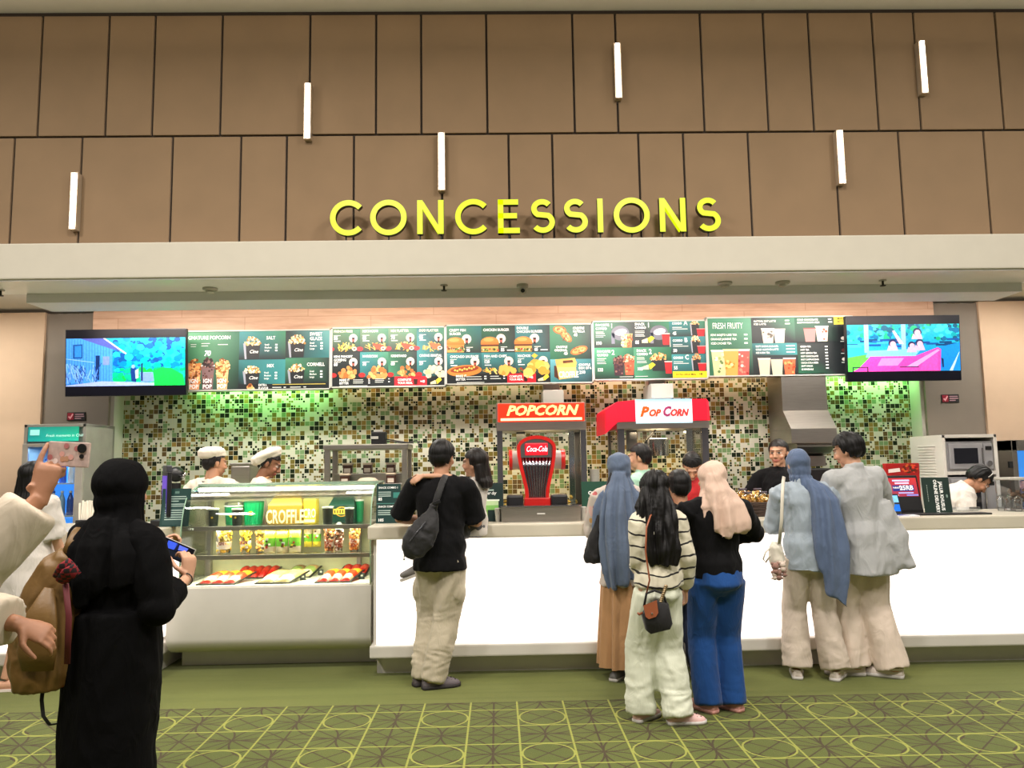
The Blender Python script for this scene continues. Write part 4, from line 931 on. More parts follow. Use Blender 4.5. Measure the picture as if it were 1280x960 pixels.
def oven(name, label, z0, z1, knobs):
    o = thing(name, label, name, ((x0+x1)/2, Y, z0))
    a, b = x0+w+.012, x1-w-.012
    m = MB(); m.box(a, b, Y+.02, Y+D-.06, z0, z1, bev=.006); m.build('body', M_mw, o)
    s = a+(b-a)*.78
    m = MB(); m.box(a+.02, s, Y, Y+.02, z0+.02, z1-.02, bev=.005); d = m.build('door', M_mw, o)
    m = MB(); m.box(a+.06, s-.05, Y-.004, Y, z0+.07, z1-.06); m.build('window', M_dglass, d)
    m = MB(); m.tube([(s-.02, Y-.025, z0+.06), (s-.02, Y-.025, z1-.06)], .007, 10); m.build('handle', M_chrome, d)
    m = MB(); m.box(s+.01, b, Y+.005, Y+.02, z0+.02, z1-.02, bev=.004); pn = m.build('control_panel', M_mw, o)
    m = MB(); m.box(s+.025, b-.012, Y, Y+.006, z1-.08, z1-.045); m.build('display', M_black, pn)
    for k in range(knobs):
        m = MB(); m.tube([((s+b)/2+.003, Y-.012, z0+.07+k*.075), ((s+b)/2+.003, Y+.006, z0+.07+k*.075)], .024, 16); m.build('knob', M_black if knobs > 1 else M_chrome, pn)
oven('microwave', 'silver microwave oven in the upper bay of the cream cabinet', zmid, zmid+.27, 1)
oven('oven', 'large steel oven with black knobs in the lower bay of the cream cabinet', zbo, zmid-w-.02, 2)
# cooler at the right edge
Y = 7.2; x0 = PX(1268, Y)
t = thing('drinks_cooler', 'steel framed drinks cooler cut off by the right picture edge', 'cooler', (x0+.3, Y, 0))
m = MB(); zt = PZ(550, Y, 1270); m.box(x0, x0+.05, Y, Y+.4, 0, zt, bev=.004); m.box(x0+.05, x0+.6, Y+.36, Y+.4, 0, zt); m.box(x0+.55, x0+.6, Y, Y+.36, 0, zt); m.box(x0, x0+.6, Y, Y+.4, zt-.1, zt, bev=.005); m.box(x0+.05, x0+.55, Y, Y+.36, 0, .8); m.build('cabinet', M_steel, t)
m = MB(); m.box(x0+.05, x0+.55, Y+.34, Y+.36, .8, zt-.1); m.build('lit_back', M_cold, t)
m = MB(); m.box(x0+.05, x0+.55, Y+.005, Y+.012, .8, zt-.1); m.build('door_glass', M_glass, t)
m = MB(); m.box(x0-.03, x0, Y-.0, Y+.03, zt-.26, zt-.2); m.build('hinge', M_blackm, t)

# ================================================================ ON THE COUNTER
def card(name, label, px0, px1, pyt, Y, paint, z0=ZS1, cat='menu card', mats=None, lean=.04):
    x0, x1 = PX(px0, Y), PX(px1, Y); z1 = PZ(pyt, Y, (px0+px1)/2)
    t = thing(name, label, cat, ((x0+x1)/2, Y, z0))
    m = MB(); m.prismx([(Y, z0), (Y+lean, z1), (Y+lean+.006, z1), (Y+.006, z0)], x0, x1, col=(34, 60, 54)); m.prismx([(Y+.006, z0), (Y+.09, z0), (Y+.09, z0+.004), (Y+.006, z0+.006)], x0, x1, col=(40, 50, 46))
    b = m.build('backing', M_card, t)
    m = MB()
    def P(u, v, k=1): return Vector((x0+u*(x1-x0), Y+lean*(1-v)-.0015*k, z1-v*(z1-z0)))
    U = Vector((0, lean, z1-z0))
    class E_: pass
    e = E_(); e.P = P; e.m = m; e.w = x1-x0; e.h = z1-z0; e.up = U
    e.rect = lambda u0, v0, u1, v1, c, k=1: m.poly([P(u0, v0, k), P(u1, v0, k), P(u1, v1, k), P(u0, v1, k)], col=c)
    e.txt = lambda u, v, s, h, c=WH, b_=.02, sx=1, al='LEFT', sh=0: m.text(s, facing(P(u, v, 2.5), up=U), h*(z1-z0), 0, c, b_, al, sh, sx=sx)
    paint(e); m.build('print', M_print, t); return t
def p_info(e):
    e.rect(0, 0, 1, 1, (26, 58, 54)); e.rect(.08, .5, .92, .95, (44, 70, 68), 1.5)
    for i, v in enumerate((.2, .26, .32, .4, .45, .56, .62, .68, .74, .8)): e.rect(.15, v, .85 if i != 2 else .6, v+.022, (170, 190, 180), 2)
    e.rect(.45, .07, .6, .13, (90, 120, 110), 2)
card('menu_card', 'dark green notice of fine print at the left end of the display case', 201, 237, 611, 5.98, p_info)
def p_snack(e):
    e.rect(0, 0, 1, 1, (14, 50, 46)); e.txt(.08, .12, 'SNACK COMBO 1', .07, sx=.9); e.txt(.08, .42, '85', .1, b_=.03); e.rect(.7, .22, 1, .36, (50, 120, 110), 1.6)
    e.rect(0, .49, 1, .51, (70, 120, 110), 2); e.txt(.08, .6, 'SNACK COMBO 2', .07, sx=.9); e.txt(.08, .95, '105', .1, b_=.03); e.rect(.7, .68, 1, .86, (220, 190, 120), 1.6)
    for v in (.2, .25, .3, .67, .72, .77): e.rect(.08, v, .6, v+.02, (170, 190, 180), 2)
card('menu_card', 'green snack combo menu card on the counter beside the display case', 470, 500, 605, 5.95, p_snack)
def p_drink(e):
    e.rect(0, 0, 1, 1, (18, 40, 38)); e.txt(.5, .3, 'summer day', .12, sx=.75, al='CENTER', sh=.3, b_=.01); e.rect(.3, .17, .7, .2, (170, 190, 180), 2); e.rect(.44, .07, .56, .1, (120, 150, 140), 2)
    e.rect(.05, .4, .5, .95, (150, 170, 140), 1.6); e.rect(.45, .45, .85, .7, (176, 200, 150), 1.8); e.rect(.05, .6, .5, .95, (110, 150, 70), 2); e.rect(.45, .58, .85, .7, (120, 176, 90), 2.1); e.rect(.42, .43, .88, .47, (220, 226, 210), 2.2)
card('menu_card', 'dark green card of iced drinks on the counter left of the drink tower', 590, 628.5, 604, 5.95, p_drink)
def p_cin(e):
    e.rect(0, 0, 1, 1, (16, 64, 46)); e.txt(.2, .34, 'C I', .13, b_=.03); e.txt(.2, .52, 'K I N', .13, b_=.03); e.rect(.2, .58, .9, .62, (90, 160, 60), 2); e.rect(0, .66, 1, 1, (120, 140, 130), 1.6)
card('menu_card', 'green card lettered in white beside the woman in the long blue hijab', 727, 768, 602, 5.95, p_cin)
def p_jalur(e):
    e.rect(0, 0, 1, 1, (32, 48, 42))
    h = e.h
    for q, s, sz, bo in ((.62, 'JALUR KHUSUS', .028, .03), (.42, 'ONLINE DELIVERY', .028, .03)):
        M = facing(e.P(q, .12 if s[0] == 'J' else .06, 2), w=-e.up, up=(1, 0, 0)); e.m.text(s, M, .036 if True else sz, 0, WH, bo, 'LEFT', 0, sx=.86 if s[0] == 'O' else .92)
    for k in range(8): e.rect(.155, .2+k*.06, .175, .245+k*.06, (150, 160, 150), 2)
    e.m.poly([e.P(.86+.035*math.cos(2*PI*i/12), .52+.05*math.sin(2*PI*i/12), 2) for i in range(12)], col=(120, 140, 130))
card('menu_card', 'dark green card reading JALUR KHUSUS ONLINE DELIVERY turned sideways', 1154, 1188, 597, 5.98, p_jalur, lean=.03)

# drink tower shaped like a drinking glass
Y = 6.12
xc = PX(671, Y); 
def tz(p): return PZ(p, Y, 671)
t = thing('drink_dispenser', 'red drink tower shaped like a drinking glass, in front of red popcorn sign', 'drink dispenser', (xc, Y, ZS1))
prof = [(560, 21.5), (570, 21), (585, 18.5), (600, 15), (612, 12.5), (620, 12), (626, 13.5), (634, 15)]
k = Y/FPX*1.03
L = [(xc-w_*k, tz(p)) for p, w_ in prof]; Rr = [(xc+w_*k, tz(p)) for p, w_ in reversed(prof)]
top = [(xc+21.5*k*math.cos(R(a)), tz(560)+.085*math.sin(R(a))) for a in range(15, 180, 15)]
out = L[::-1]+ [] ; ring = [(x, z) for x, z in Rr]+top+[(x, z) for x, z in L]
m = MB(); m.ribbon([ring[0]]+ring[1:]+[ring[-1]], .026, Y-.05, Y+.06); m.box(xc-15.5*k, xc+15.5*k, Y-.06, Y+.07, ZS1, tz(622), bev=.006); m.build('outline_frame', M_red, t)
m = MB()
for i in range(9):
    u = (i-4)/4.4; pts = []; rr = []
    for p, w_ in [(572, 20)]+prof[2:7]: pts.append((xc+u*w_*.92*k, Y+.0, tz(p))); rr.append(w_*k*.13)
    m.tube(pts, rr, 10, 0)
m.build('fluted_glass', mat('dark_chrome', (150, 150, 156), .16, metal=1.0), t, True)
m = MB(); m.box(xc-17*k, xc+17*k, Y+.01, Y+.03, tz(574), tz(556)); m.prism([(x*1.0, z) for x, z in ring], Y+.02, Y+.04) ; m.build('back_shell', M_chrome, t)
m = MB(); m.box(xc-13.5*k, xc+13.5*k, Y-.055, Y-.03, tz(569), tz(554), bev=.008); lo = m.build('lit_plaque', emat('lit_red_plaque', (226, 20, 40), .7), t)
m = MB(); m.text('Coca-Cola', facing((xc, Y-.058, tz(564.5))), .062, 0, (255, 235, 245), .012, 'CENTER', .35, .001, .62); m.build('lettering', M_signletter, lo)
m = MB(); za = tz(574.5); m.tube([(PX(640, Y), Y+.12, za), (PX(704, Y), Y+.12, za)], .075, 24); m.build('barrel', M_wplastic, t, True, 40)
for p0, p1 in ((637, 641), (703, 708)):
    m = MB(); m.tube([(PX(p0, Y), Y+.12, za), (PX(p1, Y), Y+.12, za)], .082, 24); m.build('barrel_cap', M_red, t, True, 40)
m = MB(); m.cyl((xc, Y+.12), .03, ZS1, za-.06, 14); m.build('column', M_chrome, t)
x0, x1 = PX(626, 5.84), PX(725, 5.84); zt = PZ(632, 5.84, 675)
t = thing('drip_tray', 'long stainless drip tray box on the counter below the red drink tower', 'drip tray', ((x0+x1)/2, 5.84, ZS1))
m = MB(); m.box(x0, x1, 5.84, 6.0, ZS1, zt-.008, bev=.004); m.build('box', M_steel, t)
m = MB(); m.box(x0-.006, x1+.006, 5.832, 6.006, zt-.008, zt); m.build('rim', M_chrome, t)
m = MB(); m.text('crown', facing(((x0+x1)/2-.03, 5.838, ZS1+.055)), .02, 0, (200, 200, 200), 0) if False else m.box((x0+x1)/2-.03, (x0+x1)/2+.03, 5.837, 5.839, ZS1+.055, ZS1+.065, col=(205, 205, 200)); m.build('badge', M_card, t)
for a, b, w_ in ((633, 654, 'left'), (688, 709, 'right')):
    m = MB(); q0, q1 = PX(a, 6.06), PX(b, 6.06); m.box(q0, q1, 6.03, 6.13 if w_ == 'right' else 6.13, ZS1, PZ(618, 6.06, 670), bev=.02)
    tag(m.build('black_caddy', M_black), 'glossy black caddy on the counter, %s of the red drink tower' % w_, 'caddy')
q = PX(620, 6.0); m = MB(); m.box(q-.05, q+.05, 6.02, 6.12, ZS1, PZ(619, 6.05, 620), bev=.01); tag(m.build('card_terminal', M_blackm), 'black card terminal between the iced drinks card and the drip tray', 'card terminal')
for px, w_ in ((622, 'left'), (728, 'right')):
    q = PX(px, 5.9); m = MB(); m.lathe([(.018, ZS1), (.024, ZS1+.07), (.026, ZS1+.1), (.02, ZS1+.104)], (q, 5.9), 16); tag(m.build('paper_cup', M_wplastic, None, True, 40), 'small white paper cup at the %s end of the drip tray' % w_, 'cup')
# napkins and cups behind the child
q = PX(607, 6.85); t = thing('cup_stack', 'stack of white paper cups behind the carried child', 'cups', (q, 7.05, ZBK))
m = MB()
for i in range(16): z = ZBK+i*.028; m.lathe([(.036, z), (.046, z+.09), (.048, z+.095), (.036, z+.093)], (q, 7.05), 16)
m.build('cups', M_wplastic, t, True, 40)
q0, q1 = PX(587, 7.0), PX(600, 7.0); t = thing('snack_warmer', 'small framed snack warmer with red contents behind the carried child', 'warmer', (q0, 7.0, ZBK))
zt = PZ(578, 7.0, 595); m = MB()
for a in (q0, q1-.015):
    for c in (7.0, 7.2): m.box(a, a+.015, c, c+.015, ZBK, zt)
m.box(q0, q1, 7.0, 7.215, zt-.02, zt); m.box(q0, q1, 7.0, 7.215, ZBK, ZBK+.05); m.build('frame', M_steel, t)
m = MB(); m.box(q0+.02, q1-.02, 7.04, 7.18, ZBK+.05, zt-.1, bev=.01); m.build('packets', M_red, t)
q = PX(748, 6.8); t = thing('cup_stack', 'stack of white cups left of the white signed popcorn machine', 'cups', (q, 7.05, ZBK))
m = MB()
for i in range(17): z = ZBK+i*.028; m.lathe([(.036, z), (.046, z+.09), (.048, z+.095), (.036, z+.093)], (q, 7.05), 16)
m.build('cups', M_wplastic, t, True, 40)

# wicker basket of snack bags
Y = 5.95; x0, x1 = PX(905, Y), PX(972, Y); zr = PZ(629, Y, 940)
M_wick = mat('dark_wicker', (58, 42, 32), .7, var=.25, vscale=30)
t = thing('wicker_basket', 'dark woven basket of snack bags on the counter', 'basket', ((x0+x1)/2, Y, ZS1))
m = MB()
yc_, dy_ = Y+.15, .14
def rr_(k, x0=x0, x1=x1): 
    pts = []; hx, hy = (x1-x0)/2*k, dy_*k
    for i in range(40):
        a = 2*PI*i/40; c, s_ = math.cos(a), math.sin(a); pts.append(((x0+x1)/2+hx*math.copysign(abs(c)**.35, c), yc_+hy*math.copysign(abs(s_)**.35, s_)))
    return pts
n = 8
for j in range(n):
    z = ZS1+.008+(zr-ZS1-.01)*j/(n-1); kk = .93+.07*j/(n-1); P_ = rr_(kk)
    pts = [Vector((x+math.sin(i*PI/2+j*PI)*.004, y+math.cos(i*PI/2+j*PI)*.004, z)) for i, (x, y) in enumerate(P_)]; pts.append(pts[0]); m.tube(pts, .0085, 6)
m.build('woven_side', M_wick, t, True)
m = MB(); P_ = rr_(.93); m.bridge([[Vector((x, y, ZS1)) for x, y in P_], [Vector((x, y, ZS1+.006)) for x, y in P_]]); m.build('base', M_wick, t)
M_clear = attrmat('snack_bag_film', .25, 0, .2, 60, spec=.7, bstr=.4)
names = ('front left', 'front middle', 'front right', 'back left', 'back middle', 'back right')
for i in range(6):
    q = x0+.09+(i % 3)*(x1-x0-.18)/2; yy = Y+.08+(i//3)*.13; z = ZS1+.01
    o = thing('snack_bag', 'clear bag of golden snacks in the dark basket, '+names[i], 'snack bag', (q, yy, z), 'snack bags in the basket')
    zt = zr+(.07 if i//3 == 0 else .09)-(.03 if i % 3 == 0 else 0)
    m = MB()
    for j in range(46): m.ico((q+rnd.uniform(-.055, .055), yy+rnd.uniform(-.045, .045), rnd.uniform(z+.03, zt-.02)), rnd.uniform(.012, .02), 0, rnd.choice([(226, 176, 84), (204, 148, 60), (240, 204, 130), (190, 130, 60)]), 1, .25)
    m.build('snacks', M_clear, o)
    m = MB(); m.lathe([(.05, z), (.066, z+.03), (.066, zt-.03), (.03, zt), (.012, zt+.01)], (q, yy), 14); m.build('bag', M_glass, o, True)
    m = MB(); m.tube([(q-.03, yy, zt+.008), (q+.03, yy, zt+.008)], .009, 8); m.build('clip', mat('dark_clip', (60, 46, 60), .4) if i == 0 else bpy.data.materials['dark_clip'], o)

# till at the right
Y = 6.0; x0, x1 = PX(1098, Y), PX(1152, Y)
t = thing('till_monitor', 'black till monitor facing the customers with a red promotion card', 'till', ((x0+x1)/2, Y, ZS1))
z0_, z1_ = PZ(640, Y, 1125), PZ(593, Y, 1125)
T = Matrix.Translation(((x0+x1)/2, Y, z0_)) @ Matrix.Rotation(R(-14), 4, 'X'); hw = (x1-x0)/2; hh = z1_-z0_
m = MB(); m.box(-hw, hw, 0, .03, 0, hh, bev=.006, M=T); m.build('screen_case', M_black, t)
m = MB(); m.box(-hw*.5, hw, .0, .16, ZS1-z0_, .02, bev=.005, M=Matrix.Translation(((x0+x1)/2, Y, z0_))); m.build('stand', M_black, t)
pr = MB()
def PP(u, v, k=1): return T @ Vector((-hw+2*hw*u, -.0012*k, hh*v))
_P = PP
def PP(u, v, k=1): return _P(u, .40+.54*v, k)
pr.poly([PP(.3, .97), PP(.3, .03), PP(.96, .03), PP(.96, .97)], cols=[(176, 40, 50), (150, 50, 80), (150, 44, 70), (196, 50, 50)])
for a, b, c, d, cc in ((.4, .8, .8, .88, (190, 200, 250)), (.45, .66, .78, .75, (240, 190, 220)), (.38, .3, .88, .6, (40, 44, 120)), (.5, .18, .85, .24, (170, 180, 240)), (.68, .06, .95, .13, (130, 140, 220)), (.34, .08, .5, .12, (230, 170, 180))): pr.poly([PP(a, b, 2), PP(c, b, 2), PP(c, d, 2), PP(a, d, 2)], col=cc)
pr.text('25RB', facing(PP(.54, .36, 3), up=T.to_3x3() @ Vector((0, 0, 1))), .05, 0, WH, .03); pr.text('HANYA', facing(PP(.39, .43, 3), up=T.to_3x3() @ Vector((0, 0, 1))), .022, 0, WH, .02)
pr.build('promotion_card', M_lit, t, fixn=False)
q0, q1 = PX(1106, 5.9), PX(1124, 5.9)
t = thing('card_reader', 'black payment terminal with two lit blue screens beside the till', 'card reader', ((q0+q1)/2, 5.9, ZS1))
T = Matrix.Translation(((q0+q1)/2, 5.88, ZS1)) @ Matrix.Rotation(R(-20), 4, 'X')
m = MB(); m.box(-.06, .06, 0, .03, 0, .17, bev=.008, M=T); m.build('body', M_black, t)
m = MB()
for a, b, c in ((.1, .155, (120, 190, 250)), (.03, .085, (20, 110, 220))): m.poly([T @ Vector((x, -.002, z)) for x, z in ((-.048, b), (-.048, a), (.048, a), (.048, b))], col=c)
m.build('screens', M_screen, t, fixn=False)
# pizza promotion stand
Y = 6.35; x0, x1 = PX(1108, Y), PX(1150, Y); z0_, z1_ = PZ(594, Y, 1130), PZ(579, Y, 1130)
t = thing('pizza_box', 'flat red pizza pack standing behind the till', 'pack', ((x0+x1)/2, Y, z0_))
m = MB(); m.box(x0, x1, Y, Y+.05, ZS1, z1_, bev=.003, col=(176, 30, 30)); m.build('carton', M_card, t)
m = MB(); zz = z0_; m.poly([(x0+.05, Y-.002, z0_), (x1, Y-.002, z0_+.01), (x1, Y-.002, z1_-.005), (x0+.12, Y-.002, z1_-.005)], col=(150, 30, 30))
for i in range(40): m.poly([(px_+.012*math.cos(a), Y-.003-.00005*i, pz_+.008*math.sin(a)) for px_, pz_ in [(rnd.uniform(x0+.14, x1-.02), rnd.uniform(z0_+.02, z1_-.012))] for a in [j*PI/3 for j in range(6)]], col=rnd.choice([(196, 90, 40), (120, 30, 20), (70, 40, 26), (210, 60, 40)]))
m.poly([(x0+.02, Y-.003, z0_+.02), (x0+.12, Y-.003, z0_+.03), (x0+.115, Y-.003, z0_+.06), (x0+.02, Y-.003, z0_+.05)], col=(226, 210, 200)); m.build('print', M_print, t)
m = MB(); x0, x1 = PX(1120, 5.85), PX(1232, 5.85); m.box(x0, x1, 5.8, 5.93, ZS1, ZS1+.012, bev=.004); tag(m.build('counter_mat', M_black), 'thin black mat lying on the counter near the right end', 'mat')
x0, x1 = PX(1117, 5.74), PX(1143, 5.74); t = thing('leaflet_stack', 'small stack of white and blue leaflets by the till', 'leaflets', (x0, 5.74, ZS1))
m = MB(); m.box(x0, x1, 5.7, 5.79, ZS1, ZS1+.01, col=(226, 226, 230)); m.build('paper', M_card, t)
m = MB(); m.poly([(x0+.01, 5.71, ZS1+.0112), (x0+.09, 5.71, ZS1+.0112), (x0+.06, 5.77, ZS1+.0112), (x0+.01, 5.78, ZS1+.0112)], col=(70, 80, 170)); m.build('print', M_print, t)
# clear cups and dispenser, right edge
M_pet = glassmat('clear_plastic', (244, 247, 250), .07)
Y = 6.1
for i, px in enumerate((1254, 1259.5, 1265)):
    q = PX(px, Y); m = MB(); m.lathe([(.026, ZS1), (.034, ZS1+.09), (.022, ZS1+.115), (.005, ZS1+.125)], (q, Y-.05*i+.05), 16)
    tag(m.build('clear_cup', M_pet, None, True, 50), 'upturned clear plastic cup by the juice dispenser, %s of three' % ('leftmost', 'middle', 'rightmost')[i], 'cup', 'clear cups by the juice dispenser')
x0 = PX(1263, 6.1); zt = PZ(597, 6.1, 1270)
t = thing('juice_dispenser', 'clear square drinks dispenser on the counter at the right picture edge', 'dispenser', (x0+.1, 6.1, ZS1))
m = MB(); m.box(x0, x0+.2, 6.1, 6.3, ZS1+.02, zt-.02, bev=.01); m.build('tank', M_pet, t)
m = MB(); m.box(x0-.005, x0+.205, 6.095, 6.305, zt-.02, zt, bev=.006); m.build('lid', M_wplastic, t)
m = MB(); m.box(x0-.005, x0+.205, 6.09, 6.305, ZS1, ZS1+.02, bev=.006); m.build('base', M_chrome, t)
m = MB()
for i in range(30): m.ico((x0+rnd.uniform(.03, .17), 6.13+rnd.uniform(0, .14), ZS1+rnd.uniform(.06, .16)), rnd.uniform(.012, .02), 0, None, 1, .3)
o = m.build('sweets', mat('brown_sweets', (150, 120, 96), .5, var=.3, vscale=40), t); o['kind'] = 'stuff'
# clear box on the counter near the bending worker
q0, q1 = PX(1189, 6.2), PX(1218, 6.2); m = MB(); m.box(q0, q1, 6.15, 6.3, ZS1, ZS1+.035, bev=.004); tag(m.build('clear_tray', M_pet), 'low clear plastic tray on the counter by the bending worker', 'tray')

# left counter: till side, straw box
Y = 6.0; q0, q1 = PX(189, Y), PX(212, Y); zt = PZ(590, Y, 200)
t = thing('till_monitor', 'tall black till monitor seen edge on, by the woman in black', 'till', ((q0+q1)/2, Y, ZS1))
m = MB(); m.box(q0, q1, Y, Y+.16, ZS1, ZS1+.05, bev=.01); m.build('base', M_black, t)
T = Matrix.Translation(((q0+q1)/2, Y+.08, ZS1+.05)) @ Matrix.Rotation(R(-58), 4, 'Z')
m = MB(); m.box(-.13, .13, 0, .03, .02, zt-ZS1-.05, bev=.006, M=T); m.box(-.02, .02, .0, .04, -.02, .06, M=T); m.build('screen_case', M_black, t)
m = MB(); m.poly([T @ Vector(p) for p in ((-.11, -.002, .05), (.11, -.002, .05), (.11, -.002, zt-ZS1-.08), (-.11, -.002, zt-ZS1-.08))], col=(96, 60, 190)); m.build('screen', M_screen, t, fixn=False)
m = MB(); m.box(-.1, .1, -.004, .034, zt-ZS1-.05, zt-ZS1-.0, bev=.006, M=T); m.build('camera_bar', M_dsteel, t)
Y = 6.1; q0, q1 = PX(96, Y), PX(136, Y); zb_ = PZ(650, Y, 115)
t = thing('straw_box', 'black box packed with white wrapped straws behind the woman in black', 'straws', ((q0+q1)/2, Y, ZS1))
m = MB(); m.box(q0, q1, Y, Y+.16, ZS1, zb_, bev=.006); m.build('box', M_black, t)
M_strw = mat('white_paper', (236, 230, 216), .7)
n = 0
for j in range(3):
    for i in range(14):
        q = q0+.018+i*(q1-q0-.036)/13; yy = Y+.03+j*.05; z = PZ(627, Y, 115)+rnd.uniform(-.012, .008)
        m = MB(); m.tube([(q, yy, zb_-.03), (q+rnd.uniform(-.008, .008), yy, z)], .0085, 8); m.build('straw', M_strw, t, True, 40)
# ================================================================ GLASS DISPLAY CASE
CX0, CX1 = PX(209, 5.9, 740), PX(467, 5.9, 740)-.02
YG = 5.9; zd = at(340, 732, YG).z       # deck height at the front edge
zu = at(340, 657, 6.14).z; zlw = at(340, 693, 6.05).z; ztop = at(340, 606, 6.4).z
case = thing('display_case', 'white refrigerated display case with curved glass full of snacks and buckets', 'display case', ((CX0+CX1)/2, YG, 0))
m = MB(); zb0 = at(340, 803, YG).z; zb1 = zb0-.09
pr_ = [(YG, zd-.012), (YG-.005, zb0+.03), (YG+.012, zb0-.01), (YG+.05, zb0-.05), (YG+.10, zb1+.01), (YG+.16, zb1), (YG+.68, zb1), (YG+.68, zd-.012)]
m.prismx(pr_, CX0, CX1); m.build('front_body', M_cream, case, True, 35)
m = MB(); m.box(CX0+.02, CX1, YG+.26, YG+.66, 0, zb1+.005); m.build('kick_board', M_kick, case)
CX0 += .075
M_case = mat('pale_case_interior', (236, 234, 190), .4)
m = MB(); m.box(CX0+.012, CX1-.012, YG+.01, YG+.67, zd-.012, zd); m.build('deck', mat('white_case_deck', (236, 234, 222), .3), case)
m = MB(); m.box(CX0, CX1, YG+.64, YG+.68, zd, ztop); m.build('rear_doors', M_case, case)
for q in (.33, .66):
    pass
GP = [(YG+.012, zd), (YG+.012, zd+.36), (YG+.02, zd+.45), (YG+.05, ztop-.17), (YG+.10, ztop-.09), (YG+.18, ztop-.035), (YG+.28, ztop-.008), (YG+.36, ztop)]
g2 = [(y+.006, z-.004) for y, z in GP]; g2[0] = (YG+.018, zd); g2[1] = (YG+.018, zd+.36)
m = MB(); m.prismx(GP+g2[::-1], CX0+.01, CX1-.01); m.build('curved_glass', M_glass, case, True, 30)
for a in (CX0+.004, CX1-.01):
    m = MB(); m.prismx(GP+[(YG+.64, ztop), (YG+.64, zd)], a, a+.006); m.build('end_glass', M_glass, case)
M_edge = mat('glass_edge', (150, 186, 160), .2)
for a in (CX0+.002, CX1-.012):
    m = MB(); m.tube([(a+.005, y, z) for y, z in GP], .005, 8); m.build('edge_trim', M_edge, case, True)
m = MB(); m.box(CX0, CX1, YG+.34, YG+.68, ztop, ztop+.018, bev=.004); m.build('top_plate', mat('green_grey_glass', (128, 150, 130), .15), case)
M_tubelight = emat('case_light_tube', (255, 255, 236), 7.0)
m = MB(); m.box(CX0+.03, CX1-.03, YG+.27, YG+.36, ztop-.042, ztop-.012); m.build('light_tube', M_tubelight, case)
for z, yf in ((zu, YG+.24), (zlw, YG+.15)):
    m = MB(); m.box(CX0+.014, CX1-.014, yf, yf+.012, z-.034, z, bev=.003); so = m.build('shelf_rail', M_steel, case)
    m = MB(); m.box(CX0+.014, CX1-.014, yf+.012, YG+.63, z-.010, z-.002); m.build('glass_shelf', M_glass, case)
    if z != zd:
        for xx in (CX0+.33, CX1-.36):
            pass
    m = MB(); m.box(CX0+.014, CX1-.014, yf+.02, yf+.035, z-.026, z-.012); m.build('shelf_lamp', M_tubelight, case)
m = MB(); 
for xx in (PX(262, 6.5), PX(468, 6.5)-.14): m.box(xx, xx+.03, YG+.58, YG+.63, zd, ztop)
m.build('rear_uprights', M_steel, case)

M_gcup = mat('green_paper_bucket', (14, 120, 76), .4); M_kcup = mat('black_paper_cup', (26, 34, 28), .45); M_gold = mat('gold_card', (150, 122, 44), .4); M_dgreen = mat('dark_green_card', (16, 56, 46), .4)
M_rim = mat('pale_cup_rim', (220, 226, 214), .4)
SH = 'display case'
def cup(name, label, cat, p0, p1, pt, Y, z0, body, rim=M_rim, taper=.82, emblem=None, group=None, lid=None):
    x0, x1 = PX(p0, Y, 640), PX(p1, Y, 640); r = (x1-x0)/2; c = ((x0+x1)/2, Y); z1 = PZ(pt, Y, (p0+p1)/2)
    t = thing(name, label, cat, (c[0], c[1], z0), group)
    m = MB(); m.lathe([(r*taper, z0), (r, z1), (r*.94, z1), (r*(taper-.05), z0+.006)], c, 22); m.build('body', body, t, True, 40)
    m = MB(); m.lathe([(r, z1-.008), (r*1.05, z1-.004), (r*1.05, z1+.004), (r*.95, z1+.004)], c, 22); m.build('rim', rim, t, True, 40)
    if lid: m = MB(); m.lathe([(r*1.02, z1+.004), (r*.98, z1+.025), (r*.8, z1+.034), (.01, z1+.036)], c, 22); m.build('dome_lid', lid, t, True, 40)
    if emblem:
        m = MB(); m.lathe([(r*.2, 0), (r*.2, .002)], (0, 0), 12, M=Matrix.Translation((c[0], Y-r*.93, (z0+z1)/2)) @ Matrix.Rotation(R(90), 4, 'X')); m.build('emblem', emblem, t)
    return t
M_emb = mat('gold_emblem', (206, 170, 60), .4)
cup('drink_cup', 'small black cup leftmost on the top shelf of the display case', 'cup', 261, 273.5, 636, 6.2, zu, M_kcup, emblem=M_emb)
cup('popcorn_bucket', 'smooth green bucket with clear dome lid on the top shelf of the display case', 'bucket', 281, 304.5, 632, 6.34, zu, M_gcup, emblem=M_emb, lid=M_pet)
cup('drink_cup', 'small black cup in front of the lidded green bucket', 'cup', 290, 303, 636, 6.19, zu, M_kcup, emblem=M_emb)
# ribbed bucket
x0, x1 = PX(306, 6.36), PX(330, 6.36); r = (x1-x0)/2; c = ((x0+x1)/2, 6.36); z1 = PZ(627, 6.36, 318)
t = thing('popcorn_bucket', 'ribbed bright green bucket beside the gold box on the top shelf', 'bucket', (c[0], c[1], zu))
m = MB(); L = []
for k, z in ((.84, zu), (1, z1)): L.append([Vector((c[0]+r*k*(1+.04*math.cos(16*a))*math.cos(a), c[1]+r*k*(1+.04*math.cos(16*a))*math.sin(a), z)) for a in [2*PI*i/64 for i in range(64)]])
m.bridge(L); m.build('body', mat('bright_green_card', (0, 150, 92), .4), t, True, 40)
m = MB(); m.lathe([(r*1.03, z1-.006), (r*1.06, z1), (r*.95, z1+.004)], c, 24); m.build('rim', M_gcup, t, True, 40)
m = MB(); m.lathe([(r*.24, 0), (r*.24, .002)], (0, 0), 12, M=Matrix.Translation((c[0], 6.36-r*.99, (zu+z1)/2)) @ Matrix.Rotation(R(90), 4, 'X')); m.build('emblem', M_emb, t)
